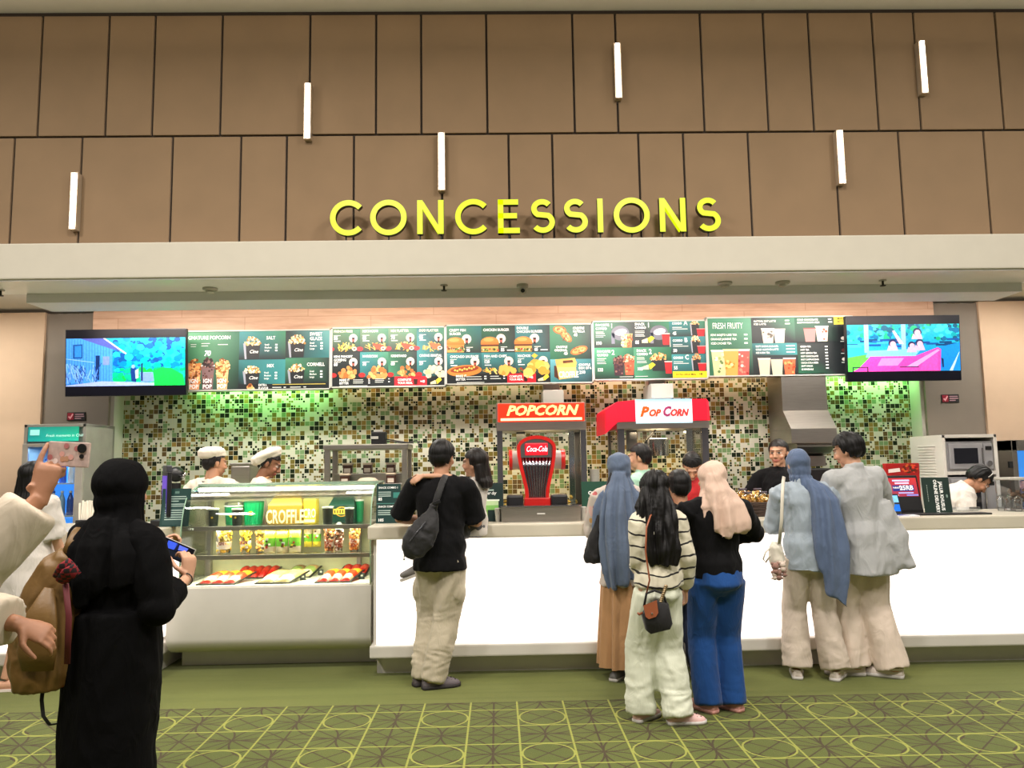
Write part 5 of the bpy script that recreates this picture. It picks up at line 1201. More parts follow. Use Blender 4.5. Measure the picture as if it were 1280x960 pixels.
# gable boxes
def gable(name, label, p0, p1, pt, pb, Y, dep, body, flap, dark, paint):
    x0, x1 = PX(p0, Y), PX(p1, Y); z0 = zu; z2 = PZ(pt, Y, (p0+p1)/2); zs = z0+(z2-z0)*.6; w = x1-x0
    t = thing(name, label, 'box', ((x0+x1)/2, Y, z0))
    m = MB(); m.box(x0, x1, Y, Y+dep, z0, zs, bev=.003); m.build('carton', body, t)
    m = MB(); m.bridge([[Vector((x0, Y, zs)), Vector((x1, Y, zs)), Vector((x1, Y+dep, zs)), Vector((x0, Y+dep, zs))], [Vector((x0+w*.14, Y+dep*.45, z2-.02)), Vector((x1-w*.14, Y+dep*.45, z2-.02)), Vector((x1-w*.14, Y+dep*.55, z2-.02)), Vector((x0+w*.14, Y+dep*.55, z2-.02))]]); m.build('gable_roof', flap, t)
    m = MB(); m.ribbon([(x0+w*.24, z2-.03), (x0+w*.3, z2+.02), (x1-w*.3, z2+.02), (x1-w*.24, z2-.03)], .022, Y+dep*.46, Y+dep*.54); m.build('handle', body, t)
    m = MB(); paint(m, x0, x1, Y-.0016, z0, zs, z2); m.build('print', M_print, t, fixn=False); return t
def pc(m, x0, x1, y, z0, zs, z2):
    m.text('CROFFLE', facing(((x0+x1)/2, y, z0+.012)), (zs-z0)*1.0, 0, (238, 226, 170), .02, 'CENTER', sx=.50)
gable('croffle_box', 'gold gable box lettered CROFFLE in the middle of the top shelf', 335.5, 378, 616, 655, 6.24, .2, M_gold, mat('gold_card_roof', (176, 146, 56), .35), M_gold, pc)
def pn_(m, x0, x1, y, z0, zs, z2):
    c = ((x0+x1)/2, (z0+zs)/2+.02); R_ = (x1-x0)*.24
    for ring, col in ((1.0, (206, 150, 50)), (.84, (20, 60, 48))): m.poly([(c[0]+R_*ring*math.cos(2*PI*i/24), y-(.0004 if ring < 1 else 0), c[1]+R_*.8*ring*math.sin(2*PI*i/24)) for i in range(24)], col=col)
    m.box(c[0]-R_*1.3, c[0]+R_*1.3, y-.002, y-.001, c[1]-.02, c[1]+.022, col=(222, 176, 66))
    for i in range(6): m.box(c[0]-R_*1.15+i*R_*.42, c[0]-R_*.95+i*R_*.42, y-.0035, y-.0025, c[1]-.012, c[1]+.014, col=(60, 50, 20))
gable('gable_box', 'dark green gable box with gold round emblem on the top shelf', 411, 443.5, 617, 650, 6.3, .2, M_dgreen, M_dgreen, M_gold, pn_)
cup('drink_cup', 'black cup in front of the dark green box, at its left corner', 'cup', 403, 416.5, 634, 6.19, zu, M_kcup)
cup('drink_cup', 'black cup in front of the dark green box, at its right corner', 'cup', 431, 442.5, 635, 6.19, zu, M_kcup)
cup('popcorn_bucket', 'plain green cup rightmost on the top shelf of the display case', 'bucket', 444, 455, 625, 6.4, zu, M_gcup)
x0, x1 = PX(380, 6.26), PX(395, 6.26); z1 = PZ(624, 6.26, 387)
t = thing('snack_carton', 'tall yellow carton with pale letters right of the gold box', 'box', ((x0+x1)/2, 6.26, zu))
m = MB(); m.box(x0, x1, 6.26, 6.38, zu, z1, bev=.003, col=(214, 190, 50)); m.build('carton', M_card, t)
m = MB(); m.text('CRO', facing(((x0+x1)/2, 6.2585, zu+.05)), .1, 0, (245, 240, 200), .02, 'CENTER', sx=.46); m.box(x0+.006, x1-.006, 6.2575, 6.2595, zu+.012, zu+.035, col=(240, 236, 190)); m.build('lettering', M_print, t)
# green cup seen through the left end
cup('popcorn_bucket', 'green cup at the far left end of the top shelf', 'bucket', 233, 247, 630, 6.44, zu, M_gcup)

# lower shelf
M_popc = attrmat('popcorn_pieces', .8, 0, .2, 60)
def tub(label, p0, p1, pt, pb, Y, cols, clear=True, band=None, txt=None, dome=False):
    x0, x1 = PX(p0, Y), PX(p1, Y); r = (x1-x0)/2; c = ((x0+x1)/2, Y); z0 = zlw; z1 = PZ(pt, Y, (p0+p1)/2)
    t = thing('snack_tub', label, 'tub', (c[0], Y, z0))
    m = MB()
    for i in range(120):
        a = rnd.uniform(0, 2*PI); z = rnd.uniform(z0+.012, z1-.008); k = .8+.2*(z-z0)/(z1-z0); q = r*k*.9*math.sqrt(rnd.random()*.4+.6)
        m.ico((c[0]+q*math.cos(a), c[1]+q*math.sin(a), z), rnd.uniform(.010, .016), 0, rnd.choice(cols), 1, .25)
    o = m.build('popcorn', M_popc, t); o['kind'] = 'stuff'
    m = MB(); m.lathe([(r*.82, z0), (r, z1), (r*1.04, z1+.003), (r*.98, z1+.004), (r*.8, z0+.004)], c, 22); m.build('clear_tub', M_pet, t, True, 40)
    if dome: m = MB(); m.lathe([(r*1.02, z1), (r*.9, z1+.03), (r*.4, z1+.05), (.01, z1+.052)], c, 22); m.build('dome_lid', M_rim, t, True, 40)
    if txt:
        m = MB(); h = (z1-z0)
        m.lathe([(r*.88, z0+h*.2), (r*.97, z0+h*.52)], c, 22, col=band or (236, 228, 214), caps=False)
        for i, s in enumerate(txt): m.text(s, facing((c[0], Y-r*1.0, z0+h*(.38-.17*i))), h*.2, 0, (150, 60, 40) if not band else (140, 90, 30), .04, 'CENTER', sx=.8)
        m.build('printed_band', M_card, t, fixn=False)
    return t
YL_ = 6.2
tub('wide clear tub of yellow popcorn leftmost on the lower shelf', 272, 291.5, 663, 691, YL_, [(250, 212, 80), (255, 232, 140), (240, 190, 60)], txt=('GN',), dome=False)
tub('narrow clear cup of yellow popcorn, second on the lower shelf', 302, 315.5, 661, 690, YL_, [(250, 206, 60), (255, 226, 100), (236, 180, 40)], txt=('IGN',))
tub('tall clear tub of caramel popcorn between popcorn cup and green packs', 321, 335, 661, 690, YL_+.06, [(236, 180, 80), (250, 210, 120), (206, 146, 60)], txt=('CO',))
tub('clear cup of brown pretzel snacks on the lower shelf, left of the domed one', 406.5, 418, 659, 688, YL_, CAR, txt=('URN', 'IRN'))
tub('clear cup of brown snacks under a white dome lid', 418.5, 429.5, 661, 688, YL_, [(110, 70, 50), (150, 100, 70), (230, 220, 210)], txt=('URN', 'TN'), dome=True)
tub('clear cup of orange snacks rightmost on the lower shelf', 437, 449.5, 659, 688, YL_, [(226, 150, 70), (236, 190, 120), (196, 110, 50)], txt=('IGN', 'IRN'))
def pack(label, p0, p1, pt, Y, z0, cols, pb=None):
    x0, x1 = PX(p0, Y), PX(p1, Y); z1 = PZ(pt, Y, (p0+p1)/2); w = x1-x0; h = z1-z0
    t = thing('snack_pack', label, 'pack', ((x0+x1)/2, Y, z0))
    m = MB(); L = []
    for k, d in ((0, .004), (.06, .02), (.3, .035), (.7, .035), (.94, .02), (1, .004)):
        L.append([Vector((x0+w*u, Y+d*s*(1-abs(2*u-1)**3*.8), z0+h*k)) for u, s in ((0, -1), (.2, -1), (.5, -1), (.8, -1), (1, -1), (1, 1), (.8, 1), (.5, 1), (.2, 1), (0, 1))])
    fs = m.bridge(L)
    for f in fs:
        zz = (f.calc_center_median().z-z0)/h; c = lin(cols[min(len(cols)-1, int(zz*len(cols)))])
        for l in f.loops: l[m.cl] = c
    m.build('wrapper', M_foil, t, True, 50)
    m = MB()
    for i in range(5): a, b = x0+w*rnd.uniform(.1, .6), z0+h*rnd.uniform(.1, .85); m.box(a, a+w*rnd.uniform(.15, .3), Y-.043, Y-.0425, b, b+h*rnd.uniform(.04, .12), col=rnd.choice([(240, 240, 220), (190, 60, 40), (250, 220, 60), (90, 60, 40)]))
    m.build('print', M_card, t)
GRN = [(226, 206, 180), (150, 110, 80), (120, 190, 60), (190, 210, 60), (240, 216, 70)]
for i, (a, b) in enumerate(((332, 345.5), (346.5, 361), (362.5, 377))):
    pack('green and yellow snack pouch at the front of the lower shelf, '+('leftmost', 'middle', 'rightmost')[i]+' of three', a, b, 664+i*.0-(0, 0, 1)[i], 6.17, zlw, GRN)
for i, (a, b) in enumerate(((349, 360), (362, 373), (381, 391), (392, 402))):
    pack('yellow green snack pouch at the back of the lower shelf, '+('first', 'second', 'third', 'fourth')[i]+' from the left', a, b, 660, 6.36, zlw+.02, GRN[::-1] if i > 1 else GRN)
# price tickets and trays on the deck
M_tick = mat('dark_price_ticket', (50, 58, 56), .5)
for i, (px, py, Y, z0, w_) in enumerate(((358.5, 714, 6.14, zd, 'front deck, left of two'), (380, 714, 6.14, zd, 'front deck, right of two'), (452.5, 713, 6.14, zd, 'front deck, right end'), (402, 698.5, 6.4, zd+.03, 'back deck, left of two'), (419, 698.5, 6.4, zd+.03, 'back deck, right of two'))):
    q = PX(px, Y); z1 = PZ(py-8 if Y < 6.3 else py-5.5, Y, px); h = .05; zc_ = zd
    t = thing('price_ticket', 'small dark price ticket on the display case '+w_, 'price ticket', (q, Y, zd))
    m = MB(); m.box(q-.022, q+.022, Y, Y+.004, zd+.004, zd+.05 if Y < 6.3 else zd+.045); m.box(q-.022, q+.022, Y, Y+.025, zd, zd+.004); m.build('plate', M_tick, t)
    m = MB(); m.box(q-.008, q+.01, Y-.001, Y, zd+.022, zd+.036, col=(220, 220, 210)); m.build('mark', M_card, t)
M_tray = mat('black_tray', (24, 24, 24), .4)
def tray(label, p0, p1, py, Y, n, cols, dz=.0, long=.22, itemlabel='', tilt=.06, skew=.05):
    x0, x1 = PX(p0, Y, py), PX(p1, Y, py)
    t = thing('snack_tray', 'shallow black tray '+label, 'tray', ((x0+x1)/2, Y, zd))
    z0 = zd
    m = MB(); m.bridge([[Vector((x0, Y, z0)), Vector((x1, Y, z0)), Vector((x1+skew, Y+long, z0+tilt)), Vector((x0+skew, Y+long, z0+tilt))], [Vector((x0, Y, z0+.008)), Vector((x1, Y, z0+.008)), Vector((x1+skew, Y+long, z0+tilt+.008)), Vector((x0+skew, Y+long, z0+tilt+.008))]]); m.build('plate', M_tray, t)
    w = (x1-x0-.02)/n
    for i in range(n):
        a = x0+.01+w*i
        o = thing('snack_packet', itemlabel % (('leftmost', 'second', 'third', 'fourth', 'rightmost')[i] if n > 3 else (('leftmost', 'middle', 'rightmost')[i] if n == 3 else ('left', 'right')[i])), 'packet', (a, Y, z0+.01))
        m = MB(); L = []
        K = ((.0, .004), (.1, .02), (.35, .032), (.65, .032), (.9, .02), (1, .004))
        for k, d in K:
            y = Y+.008+(long-.02)*k; zb_ = z0+.009+tilt*k; xs = skew*k
            L.append([Vector((a+.003+xs+(w-.006)*u, y, zb_+d*s*(1-abs(2*u-1)**3*.85))) for u, s in ((0, 0), (.5, 0), (1, 0), (1, .2), (.8, 1), (.5, 1), (.2, 1), (0, .2))])
        fs = m.bridge(L)
        for f in fs:
            k = (f.calc_center_median().y-Y)/long; c = lin(cols[min(len(cols)-1, max(0, int(k*len(cols))))])
            for l in f.loops: l[m.cl] = c
        m.build('wrapper', M_foil, o, True, 50)
RED = [(206, 40, 30), (236, 200, 160), (230, 60, 30), (240, 150, 40), (226, 90, 30)]
PAL = [(196, 180, 130), (226, 222, 190), (160, 180, 100), (206, 160, 110), (216, 206, 160)]
tray('front left on the deck of the display case', 245, 293, 730, 5.98, 3, RED, itemlabel='red and orange snack packet on the front left tray, %s', skew=.1)
tray('front middle on the deck of the display case', 318, 362, 730, 5.98, 2, PAL, itemlabel='pale striped snack packet on the front middle tray, %s of two', skew=.1)
tray('front right on the deck of the display case', 393, 438, 729, 5.98, 3, RED, itemlabel='red and orange snack packet on the front right tray, %s', skew=.07)
tray('back left on the deck of the display case', 291, 341, 706, 6.28, 5, [(196, 30, 30), (226, 60, 40), (214, 40, 30)], long=.2, itemlabel='red sausage packet on the back left tray, %s of five', skew=.02)
tray('back middle on the deck of the display case', 352, 388, 706, 6.28, 2, PAL, long=.2, itemlabel='pale packet on the back middle tray, %s of two', skew=.05)
tray('back right on the deck of the display case', 421, 457, 706, 6.28, 3, [(206, 36, 34), (226, 70, 50), (214, 40, 30)], long=.2, itemlabel='red packet on the back right tray, %s', skew=.02)
# ================================================================ PEOPLE: helpers
def remesh(mb, voxel, it=4, fac=.5):
    bmesh.ops.recalc_face_normals(mb.bm, faces=mb.bm.faces)
    me = bpy.data.meshes.new('t'); mb.bm.to_mesh(me); mb.bm.free()
    o = bpy.data.objects.new('t', me); COL.objects.link(o)
    r = o.modifiers.new('r', 'REMESH'); r.mode = 'VOXEL'; r.voxel_size = voxel; r.adaptivity = 0
    if it: q = o.modifiers.new('s', 'SMOOTH'); q.factor = fac; q.iterations = it
    dg = bpy.context.evaluated_depsgraph_get()
    out = bpy.data.meshes.new_from_object(o.evaluated_get(dg)); bpy.data.objects.remove(o); bpy.data.meshes.remove(me)
    return out
def co_of(me):
    a = np.empty(len(me.vertices)*3, np.float32); me.vertices.foreach_get('co', a); return a.reshape(-1, 3)
def set_co(me, a): me.vertices.foreach_set('co', np.ascontiguousarray(a, np.float32).ravel()); me.update()
def push(me, fn):
    """move each vertex along its normal by fn(point)"""
    c = co_of(me); n = np.empty_like(c); me.vertex_normals.foreach_get('vector', n.ravel()) if False else None
    n = np.array([v.vector[:] for v in me.vertex_normals], np.float32)
    d = np.array([fn(Vector(p)) for p in c], np.float32)
    set_co(me, c+n*d[:, None])
def crease(amp, f=9.0, st=(1, 1, .45), seed=0, f2=2.4):
    off = Vector((seed*3.1, seed*1.7, seed*.9))
    def fn(p):
        q = Vector((p.x*st[0], p.y*st[1], p.z*st[2]))*f+off
        w = noise.noise(q*.6+Vector((7, 3, 1)))*.9; q2 = q+Vector((w, w, w))
        a = 1-abs(noise.noise(q2))*2.6; b = 1-abs(noise.noise(q2*f2))*2.4
        return amp*max(-.8, a*1.0+b*.4-.5)
    return fn
def cut(me, cond):
    """remove the vertices where cond(points) is true"""
    k = cond(co_of(me)); bm = bmesh.new(); bm.from_mesh(me); bm.verts.ensure_lookup_table()
    bmesh.ops.delete(bm, geom=[bm.verts[i] for i in np.nonzero(k)[0]], context='VERTS'); bm.to_mesh(me); bm.free()
def ik(a, w, l1, l2, hint):
    a, w = Vector(a), Vector(w); d = w-a; L = d.length
    if L > (l1+l2)*.995: w = a+d.normalized()*(l1+l2)*.995; d = w-a; L = d.length
    d.normalize(); x = (l1*l1-l2*l2+L*L)/(2*L); h = math.sqrt(max(0, l1*l1-x*x))
    hv = Vector(hint); hv = hv-d*hv.dot(d); hv.normalize()
    return a+d*x+hv*h, w
def lerp(a, b, t): return a+(b-a)*t
def chain(pts, t):
    """points along a polyline up to parameter t (segments)"""
    out = [Vector(pts[0])]; n = len(pts)-1
    i = 0
    while i < n and t > i:
        f = min(1, t-i)
        for k in (.35, .7, 1.0):
            if k <= f+1e-6: out.append(lerp(Vector(pts[i]), Vector(pts[i+1]), k))
        if f not in (.35, .7, 1.0) and f < 1: out.append(lerp(Vector(pts[i]), Vector(pts[i+1]), f))
        i += 1
    return out
SKINM = attrmat('skin', .5, 0, .05, 90, spec=.35, attr='Skin')

def hand(m, W, D, N, side, k=1.0, curls=(25, 30, 35, 40), thumb=.3, spread=.0, fr=.0088, fold=False):
    """five-fingered hand: W wrist, D towards the fingers, N out of the palm; side=+1 puts the thumb along N x D"""
    D = Vector(D).normalized(); N = Vector(N); N = (N-D*N.dot(D)).normalized(); T = N.cross(D)*side
    W = Vector(W)
    m.tube([W-D*.02*k, W+D*.012*k, W+D*.045*k, W+D*.078*k, W+D*.094*k], [(.025*k, .019*k), (.028*k, .018*k), (.038*k, .016*k), (.041*k, .0145*k), (.036*k, .010*k)], 14, flat=T)
    m.sph(W+D*.03*k+T*.02*k+N*.01*k, (.019*k, .019*k, .019*k))
    for i, (o, ln, b) in enumerate(((.0315, .070, .088), (.0108, .078, .092), (-.0105, .072, .089), (-.0305, .056, .082))):
        p = W+D*b*k+T*o*k; d = (D+T*spread*(1.5-i)).normalized(); pts = [p-d*.02*k, p]; rr = [fr*1.02*k, fr*1.04*k]
        ax = d.cross(N)
        for j, f in enumerate((.45, .30, .25)):
            d = Quaternion(ax, R(curls[i]*(.8, 1.1, .8)[j])) @ d
            pts.append(pts[-1]+d*ln*f*k); rr.append(fr*(.96, .9, .78)[j]*k)
        m.tube(pts, rr, 8); m.sph(pts[-1], rr[-1]*.98, seg=8, rings=6)
    p = W+D*.028*k+T*.03*k; d = (T*.8+D*.62+N*thumb).normalized(); q = p+d*.036*k; d2 = (T*.25+D*.9+N*thumb*1.3).normalized()
    if fold: d = (T*.35+D*.45+N*.9).normalized(); q = p+d*.036*k; d2 = (-T*.3+D*.5+N*.8).normalized()
    r = q+d2*.032*k; e = r+(d2+D*.3).normalized()*.024*k
    m.tube([p-d*.02*k, p, q, r, e], [.013*k, .0125*k, .0108*k, .0098*k, .008*k], 8); m.sph(e, .008*k, seg=8, rings=6)

CAPE = [1, 0, 0]
def cape(m, rings, sx=0.0, sy=0.0, n=36):
    """cloth hanging in level rings (cx, cy, z, rx, ry); sx, sy slope the lower hem"""
    L = []; N_ = len(rings); k, ox, oy = CAPE; rings = [(a*k+ox, b*k+oy, c*k, d*k, e*k) for a, b, c, d, e in rings]; sx *= k; sy *= k
    for i, (cx, cy, z, rx, ry) in enumerate(rings):
        t = i/(N_-1); L.append([Vector((cx+rx*math.cos(2*PI*q/n), cy+ry*math.sin(2*PI*q/n), z+t*(sx*math.cos(2*PI*q/n)+sy*math.sin(2*PI*q/n)))) for q in range(n)])
    m.bridge(L)
class Fig:
    def __init__(s, label, x, y, rot, H, sex='f', skin=(176, 128, 98), lean=(0, 0), twist=0, head=(0, 0, 0), arms=None, feet=None, pelvis=(0, 0), knees=(0, 1, 0), hs=None, wide=1.0, voxel=.006, group=None, legs=True, base_z=0.0, armk=1.0, hands=None, name='person', headfwd=.0):
        s.s = H/1.7; k = s.s; s.sex = sex; s.skin = skin; s.voxel = voxel; s.bz = base_z
        s.M = Matrix.Translation((x, y, base_z)) @ Matrix.Rotation(R(rot), 4, 'Z'); s.Mi = s.M.inverted()
        s.root = thing(name, label, 'person', (x, y, base_z), group)
        wf = {'m': 1.0, 'f': .9, 'c': .86}[sex]*wide; s.wf = wf
        s.hs = hs or max(k, .86)
        px, py = pelvis
        s.P = Vector((px, py, .93*k))
        UB = Matrix.Translation(s.P) @ Matrix.Rotation(R(-lean[0]), 4, 'X') @ Matrix.Rotation(R(lean[1]), 4, 'Y') @ Matrix.Rotation(R(twist), 4, 'Z') @ Matrix.Translation(-s.P)
        s.UB = UB
        def U(a, b, c): return UB @ Vector((px+a*k, py+b*k, c*k))
        s.U = U
        s.spine = [U(0, 0, .90), U(0, .0, 1.0), U(0, .008, 1.08), U(0, .008, 1.2), U(0, 0, 1.32), U(0, -.012, 1.40), U(0, -.018, 1.45)]
        s.tr = [(.142*wf, .105), (.152*wf, .112), (.130*wf, .095), (.142*wf, .104), (.155*wf, .105), (.13*wf, .085), (.06, .058)]
        s.tr = [(a*k, b*k) for a, b in s.tr]
        s.xax = (UB.to_3x3() @ Vector((1, 0, 0)))
        sw = {'m': .182, 'f': .157, 'c': .15}[sex]*wide
        s.sh = {'L': U(-sw, -.012, 1.385), 'R': U(sw, -.012, 1.385)}
        s.neck = U(0, -.018, 1.45); hd = U(0, .012+headfwd, 1.45); 
        yw, pt, rl = head
        up = (UB.to_3x3() @ Vector((0, 0, 1)))
        s.HC = s.neck+up*(.055*k)+(UB.to_3x3() @ Vector((0, .022+headfwd, 0)))*k
        Rm = UB.to_3x3().to_4x4() @ Matrix.Rotation(R(yw), 4, 'Z') @ Matrix.Rotation(R(-pt), 4, 'X') @ Matrix.Rotation(R(rl), 4, 'Y')
        s.HM = Matrix.Translation(s.HC) @ Rm @ Matrix.Translation((0, 0, .085*s.hs)) @ Matrix.Diagonal((s.hs, s.hs, s.hs, 1))
        s.el, s.wr = {}, {}
        arms = arms or {}
        for sd, sg in (('L', -1), ('R', 1)):
            w, hint = arms.get(sd, (None, None))
            if w is None: w = U(sg*(sw+.06), .04, .84)
            elif len(w) == 4: w = s.Mi @ Vector(w[:3])
            else: w = Vector(w)
            if hint is None: hint = (sg*.5, -.8, -.3)
            s.el[sd], s.wr[sd] = ik(s.sh[sd], w, .285*k*armk, .25*k*armk, hint)
        s.hip, s.kn, s.an, s.toe = {}, {}, {}, {}
        feet = feet or {}
        for sd, sg in (('L', -1), ('R', 1)):
            f = feet.get(sd, (sg*.09*k, 0, sg*-8))
            fx, fy, ang = f[:3]; fz = f[3] if len(f) > 3 else 0.0
            a = Vector((fx, fy, .085*k+fz)); s.hip[sd] = Vector((px+sg*.088*k*wf, py, .90*k))
            s.kn[sd], s.an[sd] = ik(s.hip[sd], a, .425*k, .41*k, knees); s.toe[sd] = ang
        s.handspec = hands or {}
        s.legs = legs
    # ---- skin
    def body(s, trunk=1.0):
        m = MB(); k = s.s
        m.tube(s.spine, [(a*.9*trunk, b*.9*trunk) for a, b in s.tr], 20, flat=s.xax)
        m.tube([s.spine[-2], s.neck, s.HC+(s.HM.to_3x3() @ Vector((0, -.008, .03)))], [.075*k, .056*k*(1.0 if s.sex == 'm' else .92), .052*s.hs*(1.04 if s.sex == 'm' else .94)], 16)
        for sd, sg in (('L', -1), ('R', 1)):
            m.tube([s.spine[-2]+(s.sh[sd]-s.spine[-2])*.2, s.sh[sd]], [.048*k, .042*k], 12); m.sph(s.sh[sd], .045*k)
            e, w = s.el[sd], s.wr[sd]; a = s.sh[sd]
            b = 1.0 if s.sex == 'm' else .88
            m.tube([a, lerp(a, e, .4), lerp(a, e, .85), e, lerp(e, w, .25), lerp(e, w, .7), w], [.042*k*b, .043*k*b, .041*k*b, .039*k*b, .041*k*b, .032*k*b, .026*k*b], 14)
            D = (w-e).normalized(); hp = s.handspec.get(sd, {})
            D2 = Vector(hp['D']) if 'D' in hp else D
            N = Vector(hp['N']) if 'N' in hp else Vector((-sg, .25, 0))
            if 'wD' in hp: D2 = s.Mi.to_3x3() @ Vector(hp['wD'])
            if 'wN' in hp: N = s.Mi.to_3x3() @ Vector(hp['wN'])
            hk = hp.get('k', k*(1.0 if s.sex == 'm' else .93) if s.sex != 'c' else k*1.08)
            hand(m, w, D2, N, -sg, hk, hp.get('curls', (22, 26, 30, 34)), hp.get('thumb', .3), hp.get('spread', .0), hp.get('fr', .0088), hp.get('fold', False))
            if s.legs:
                h, q, n = s.hip[sd], s.kn[sd], s.an[sd]
                m.tube([h+Vector((0, 0, .03*k)), lerp(h, q, .3), lerp(h, q, .8), q, lerp(q, n, .3), lerp(q, n, .8), n], [.078*k, .074*k, .055*k, .05*k, .052*k, .036*k, .034*k], 14)
                t = R(s.toe[sd]); f = Vector((math.sin(-t)*1.0, math.cos(t), 0)); 
                m.tube([n+Vector((0, 0, -.045*k))-f*.05*k, n+Vector((0, 0, -.045*k))+f*.05*k, n+Vector((0, 0, -.062*k))+f*.15*k], [.032*k, .036*k, .022*k], 12)
        # head
        H = s.HM
        def sp(c, r): m.sph(H @ Vector(c), tuple(q*s.hs for q in r), M=H.to_3x3().normalized().to_4x4(), seg=20, rings=14)
        f = 1.0 if s.sex == 'm' else .95
        sp((0, -.014, .028), (.074, .092, .085)); sp((0, .022, -.01), (.064*f, .068, .07)); sp((0, .026, -.052), (.056*f, .06, .054)); sp((0, .062, -.092), (.026*f, .024, .020))
        sp((0, .082, .026), (.05, .014, .012))
        m.tube([H @ Vector(p) for p in ((0, .088, .016), (0, .099, -.006), (0, .109, -.026), (0, .092, -.036))], [.008*s.hs, .0095*s.hs, .0135*s.hs, .01*s.hs], 10)
        for sx in (-1, 1):
            sp((sx*.013, .095, -.032), (.009, .009, .008)); sp((sx*.075, -.012, -.008), (.009, .018, .031)); sp((sx*.030, .077, .004), (.015, .012, .010)); sp((sx*.04, .065, -.03), (.022, .02, .02))
        sp((0, .088, -.058), (.023, .011, .007)); sp((0, .086, -.067), (.020, .011, .007))
        me = remesh(m, s.voxel, 3, .4)
        c = co_of(me); Hi = np.array(H.inverted()); hp_ = c @ Hi[:3, :3].T + Hi[:3, 3]
        x, y, z = hp_[:, 0], hp_[:, 1], hp_[:, 2]; base = np.array(lin(s.skin)[:3]); col = np.tile(base, (len(c), 1))
        def paint(mask, rgb, a):
            w = np.clip(mask, 0, 1)[:, None]*a; col[:] = col*(1-w)+np.array(lin(rgb)[:3])*w
        fr = (y > .03).astype(float)
        def blob(cx, cz, rx, rz, soft=.5): return fr*np.clip((1.0+soft-np.sqrt(((np.abs(x)-cx)/rx)**2+((z-cz)/rz)**2))/soft, 0, 1)
        dk = tuple(q*.75 for q in s.skin)
        paint(blob(0, -.062, .026, .010), (158, 78, 74), .75); paint(blob(.03, .027, .021, .0045), (34, 24, 20), .85)
        paint(blob(.030, .006, .015, .0075, .4), (222, 210, 200), .55); paint(blob(.030, .006, .0075, .0075, .4), (30, 20, 16), .95); paint(blob(.030, .0125, .016, .003), (30, 22, 20), .7)
        paint(fr*np.clip(1.4-np.sqrt(((np.abs(x)-.042)/.022)**2+((z+.03)/.02)**2), 0, 1), (206, 120, 100), .18); paint(fr*(np.abs(x) < .011)*(np.abs(z+.043) < .006), (90, 50, 40), .4)
        a = me.color_attributes.new('Skin', 'FLOAT_COLOR', 'POINT'); a.data.foreach_set('color', np.concatenate([col, np.ones((len(c), 1))], 1).astype(np.float32).ravel())
        return s.place('body', me, SKINM)
    def place(s, name, me, mat_, parent=None):
        me.name = name
        T = Matrix.Translation(-s.M.translation) @ s.M
        me.transform(T)
        me.materials.clear()
        for q in (mat_ if isinstance(mat_, (list, tuple)) else [mat_]): me.materials.append(q)
        me.polygons.foreach_set('use_smooth', [True]*len(me.polygons))
        o = bpy.data.objects.new(name, me); COL.objects.link(o); o.parent = parent or s.root; ORIG[o.name] = Vector(s.root.location); return o
    def mbplace(s, name, mb, mat_, parent=None, smooth=True, auto=None):
        """an unremeshed mesh given in the figure's own coordinates"""
        bmesh.ops.recalc_face_normals(mb.bm, faces=mb.bm.faces)
        me = bpy.data.meshes.new(name); mb.bm.to_mesh(me); mb.bm.free(); o = s.place(name, me, mat_, parent)
        if not smooth: me.polygons.foreach_set('use_smooth', [False]*len(me.polygons))
        elif auto: me.set_sharp_from_angle(angle=R(auto))
        return o
    def W(s, px, py, Y): return s.Mi @ at(px, py, Y)
    # ---- clothes
    def top(s, name, mat_, hem=.92, ease=.022, sleeve=2.0, sr=(.066, .06, .05), flare=.0, amp=.008, freq=8, seed=1, collar=0, voxel=.010, hem_tilt=0, it=3, back=0.0, extra=None, st=(1, 1, .5), armhole=.066):
        k = s.s; m = MB(); hemz = hem*k
        # torso tube from the hem upward
        up = (s.UB.to_3x3() @ Vector((0, 0, 1)))
        pts = []; rr = []
        z0 = s.spine[0]
        drop = (.90*k-hemz)
        if drop > 0:
            for t in (1, .5): pts.append(z0-Vector((0, 0, 1))*drop*t); rr.append((s.tr[1][0]+ease*k+flare*k*(.5+.5*t), s.tr[1][1]+ease*k+flare*k*(.5+.5*t)))
            src = list(zip(s.spine, s.tr))
        else:
            src = [(p, r) for p, r, zz in zip(s.spine, s.tr, (.90, 1.0, 1.08, 1.2, 1.32, 1.40, 1.45)) if zz >= hem-.001]
            pts.append(s.U(0, 0, hem)); rr.append((src[0][1][0]+ease*k+flare*k, src[0][1][1]+ease*k+flare*k))
        n = len(src)
        for i, (p, r) in enumerate(src):
            e = ease*k*(1.0 if i < n-2 else (.7 if i == n-2 else .25)); fl = flare*k*max(0, .5-.25*i)
            if pts and (p-pts[-1]).length < .012: continue
            pts.append(p); rr.append((r[0]+e+fl, r[1]+e+fl))
        m.tube(pts, rr, 28, flat=s.xax)
        for sd in 'LR':
            a, e, w = s.sh[sd], s.el[sd], s.wr[sd]
            m.tube([s.spine[-2]+(a-s.spine[-2])*.15, lerp(s.spine[-2], a, .6), a+(e-a)*.02], [(.066+ease*.3)*k, (.062+ease*.3)*k, armhole*k], 14); m.sph(a+(e-a)*.03, armhole*1.0*k)
            if sleeve > 0:
                P = chain([a, e, w], sleeve); L = len(P)
                R_ = [ (sr[0]+(sr[1]-sr[0])*min(1, i/(L-1)*2) if i/(L-1) < .5 else sr[1]+(sr[2]-sr[1])*(i/(L-1)*2-1))*k for i in range(L)]
                m.tube(P, R_, 16)
                if sleeve > 1: m.sph(e, sr[1]*k*.98)
        if collar: m.tube([s.neck-up*.01*k, s.neck+up*collar*k], [.066*k, .061*k], 18)
        if extra: extra(m)
        me = remesh(m, voxel, it)
        push(me, crease(amp, freq, st, seed)); return s.place(name, me, mat_)
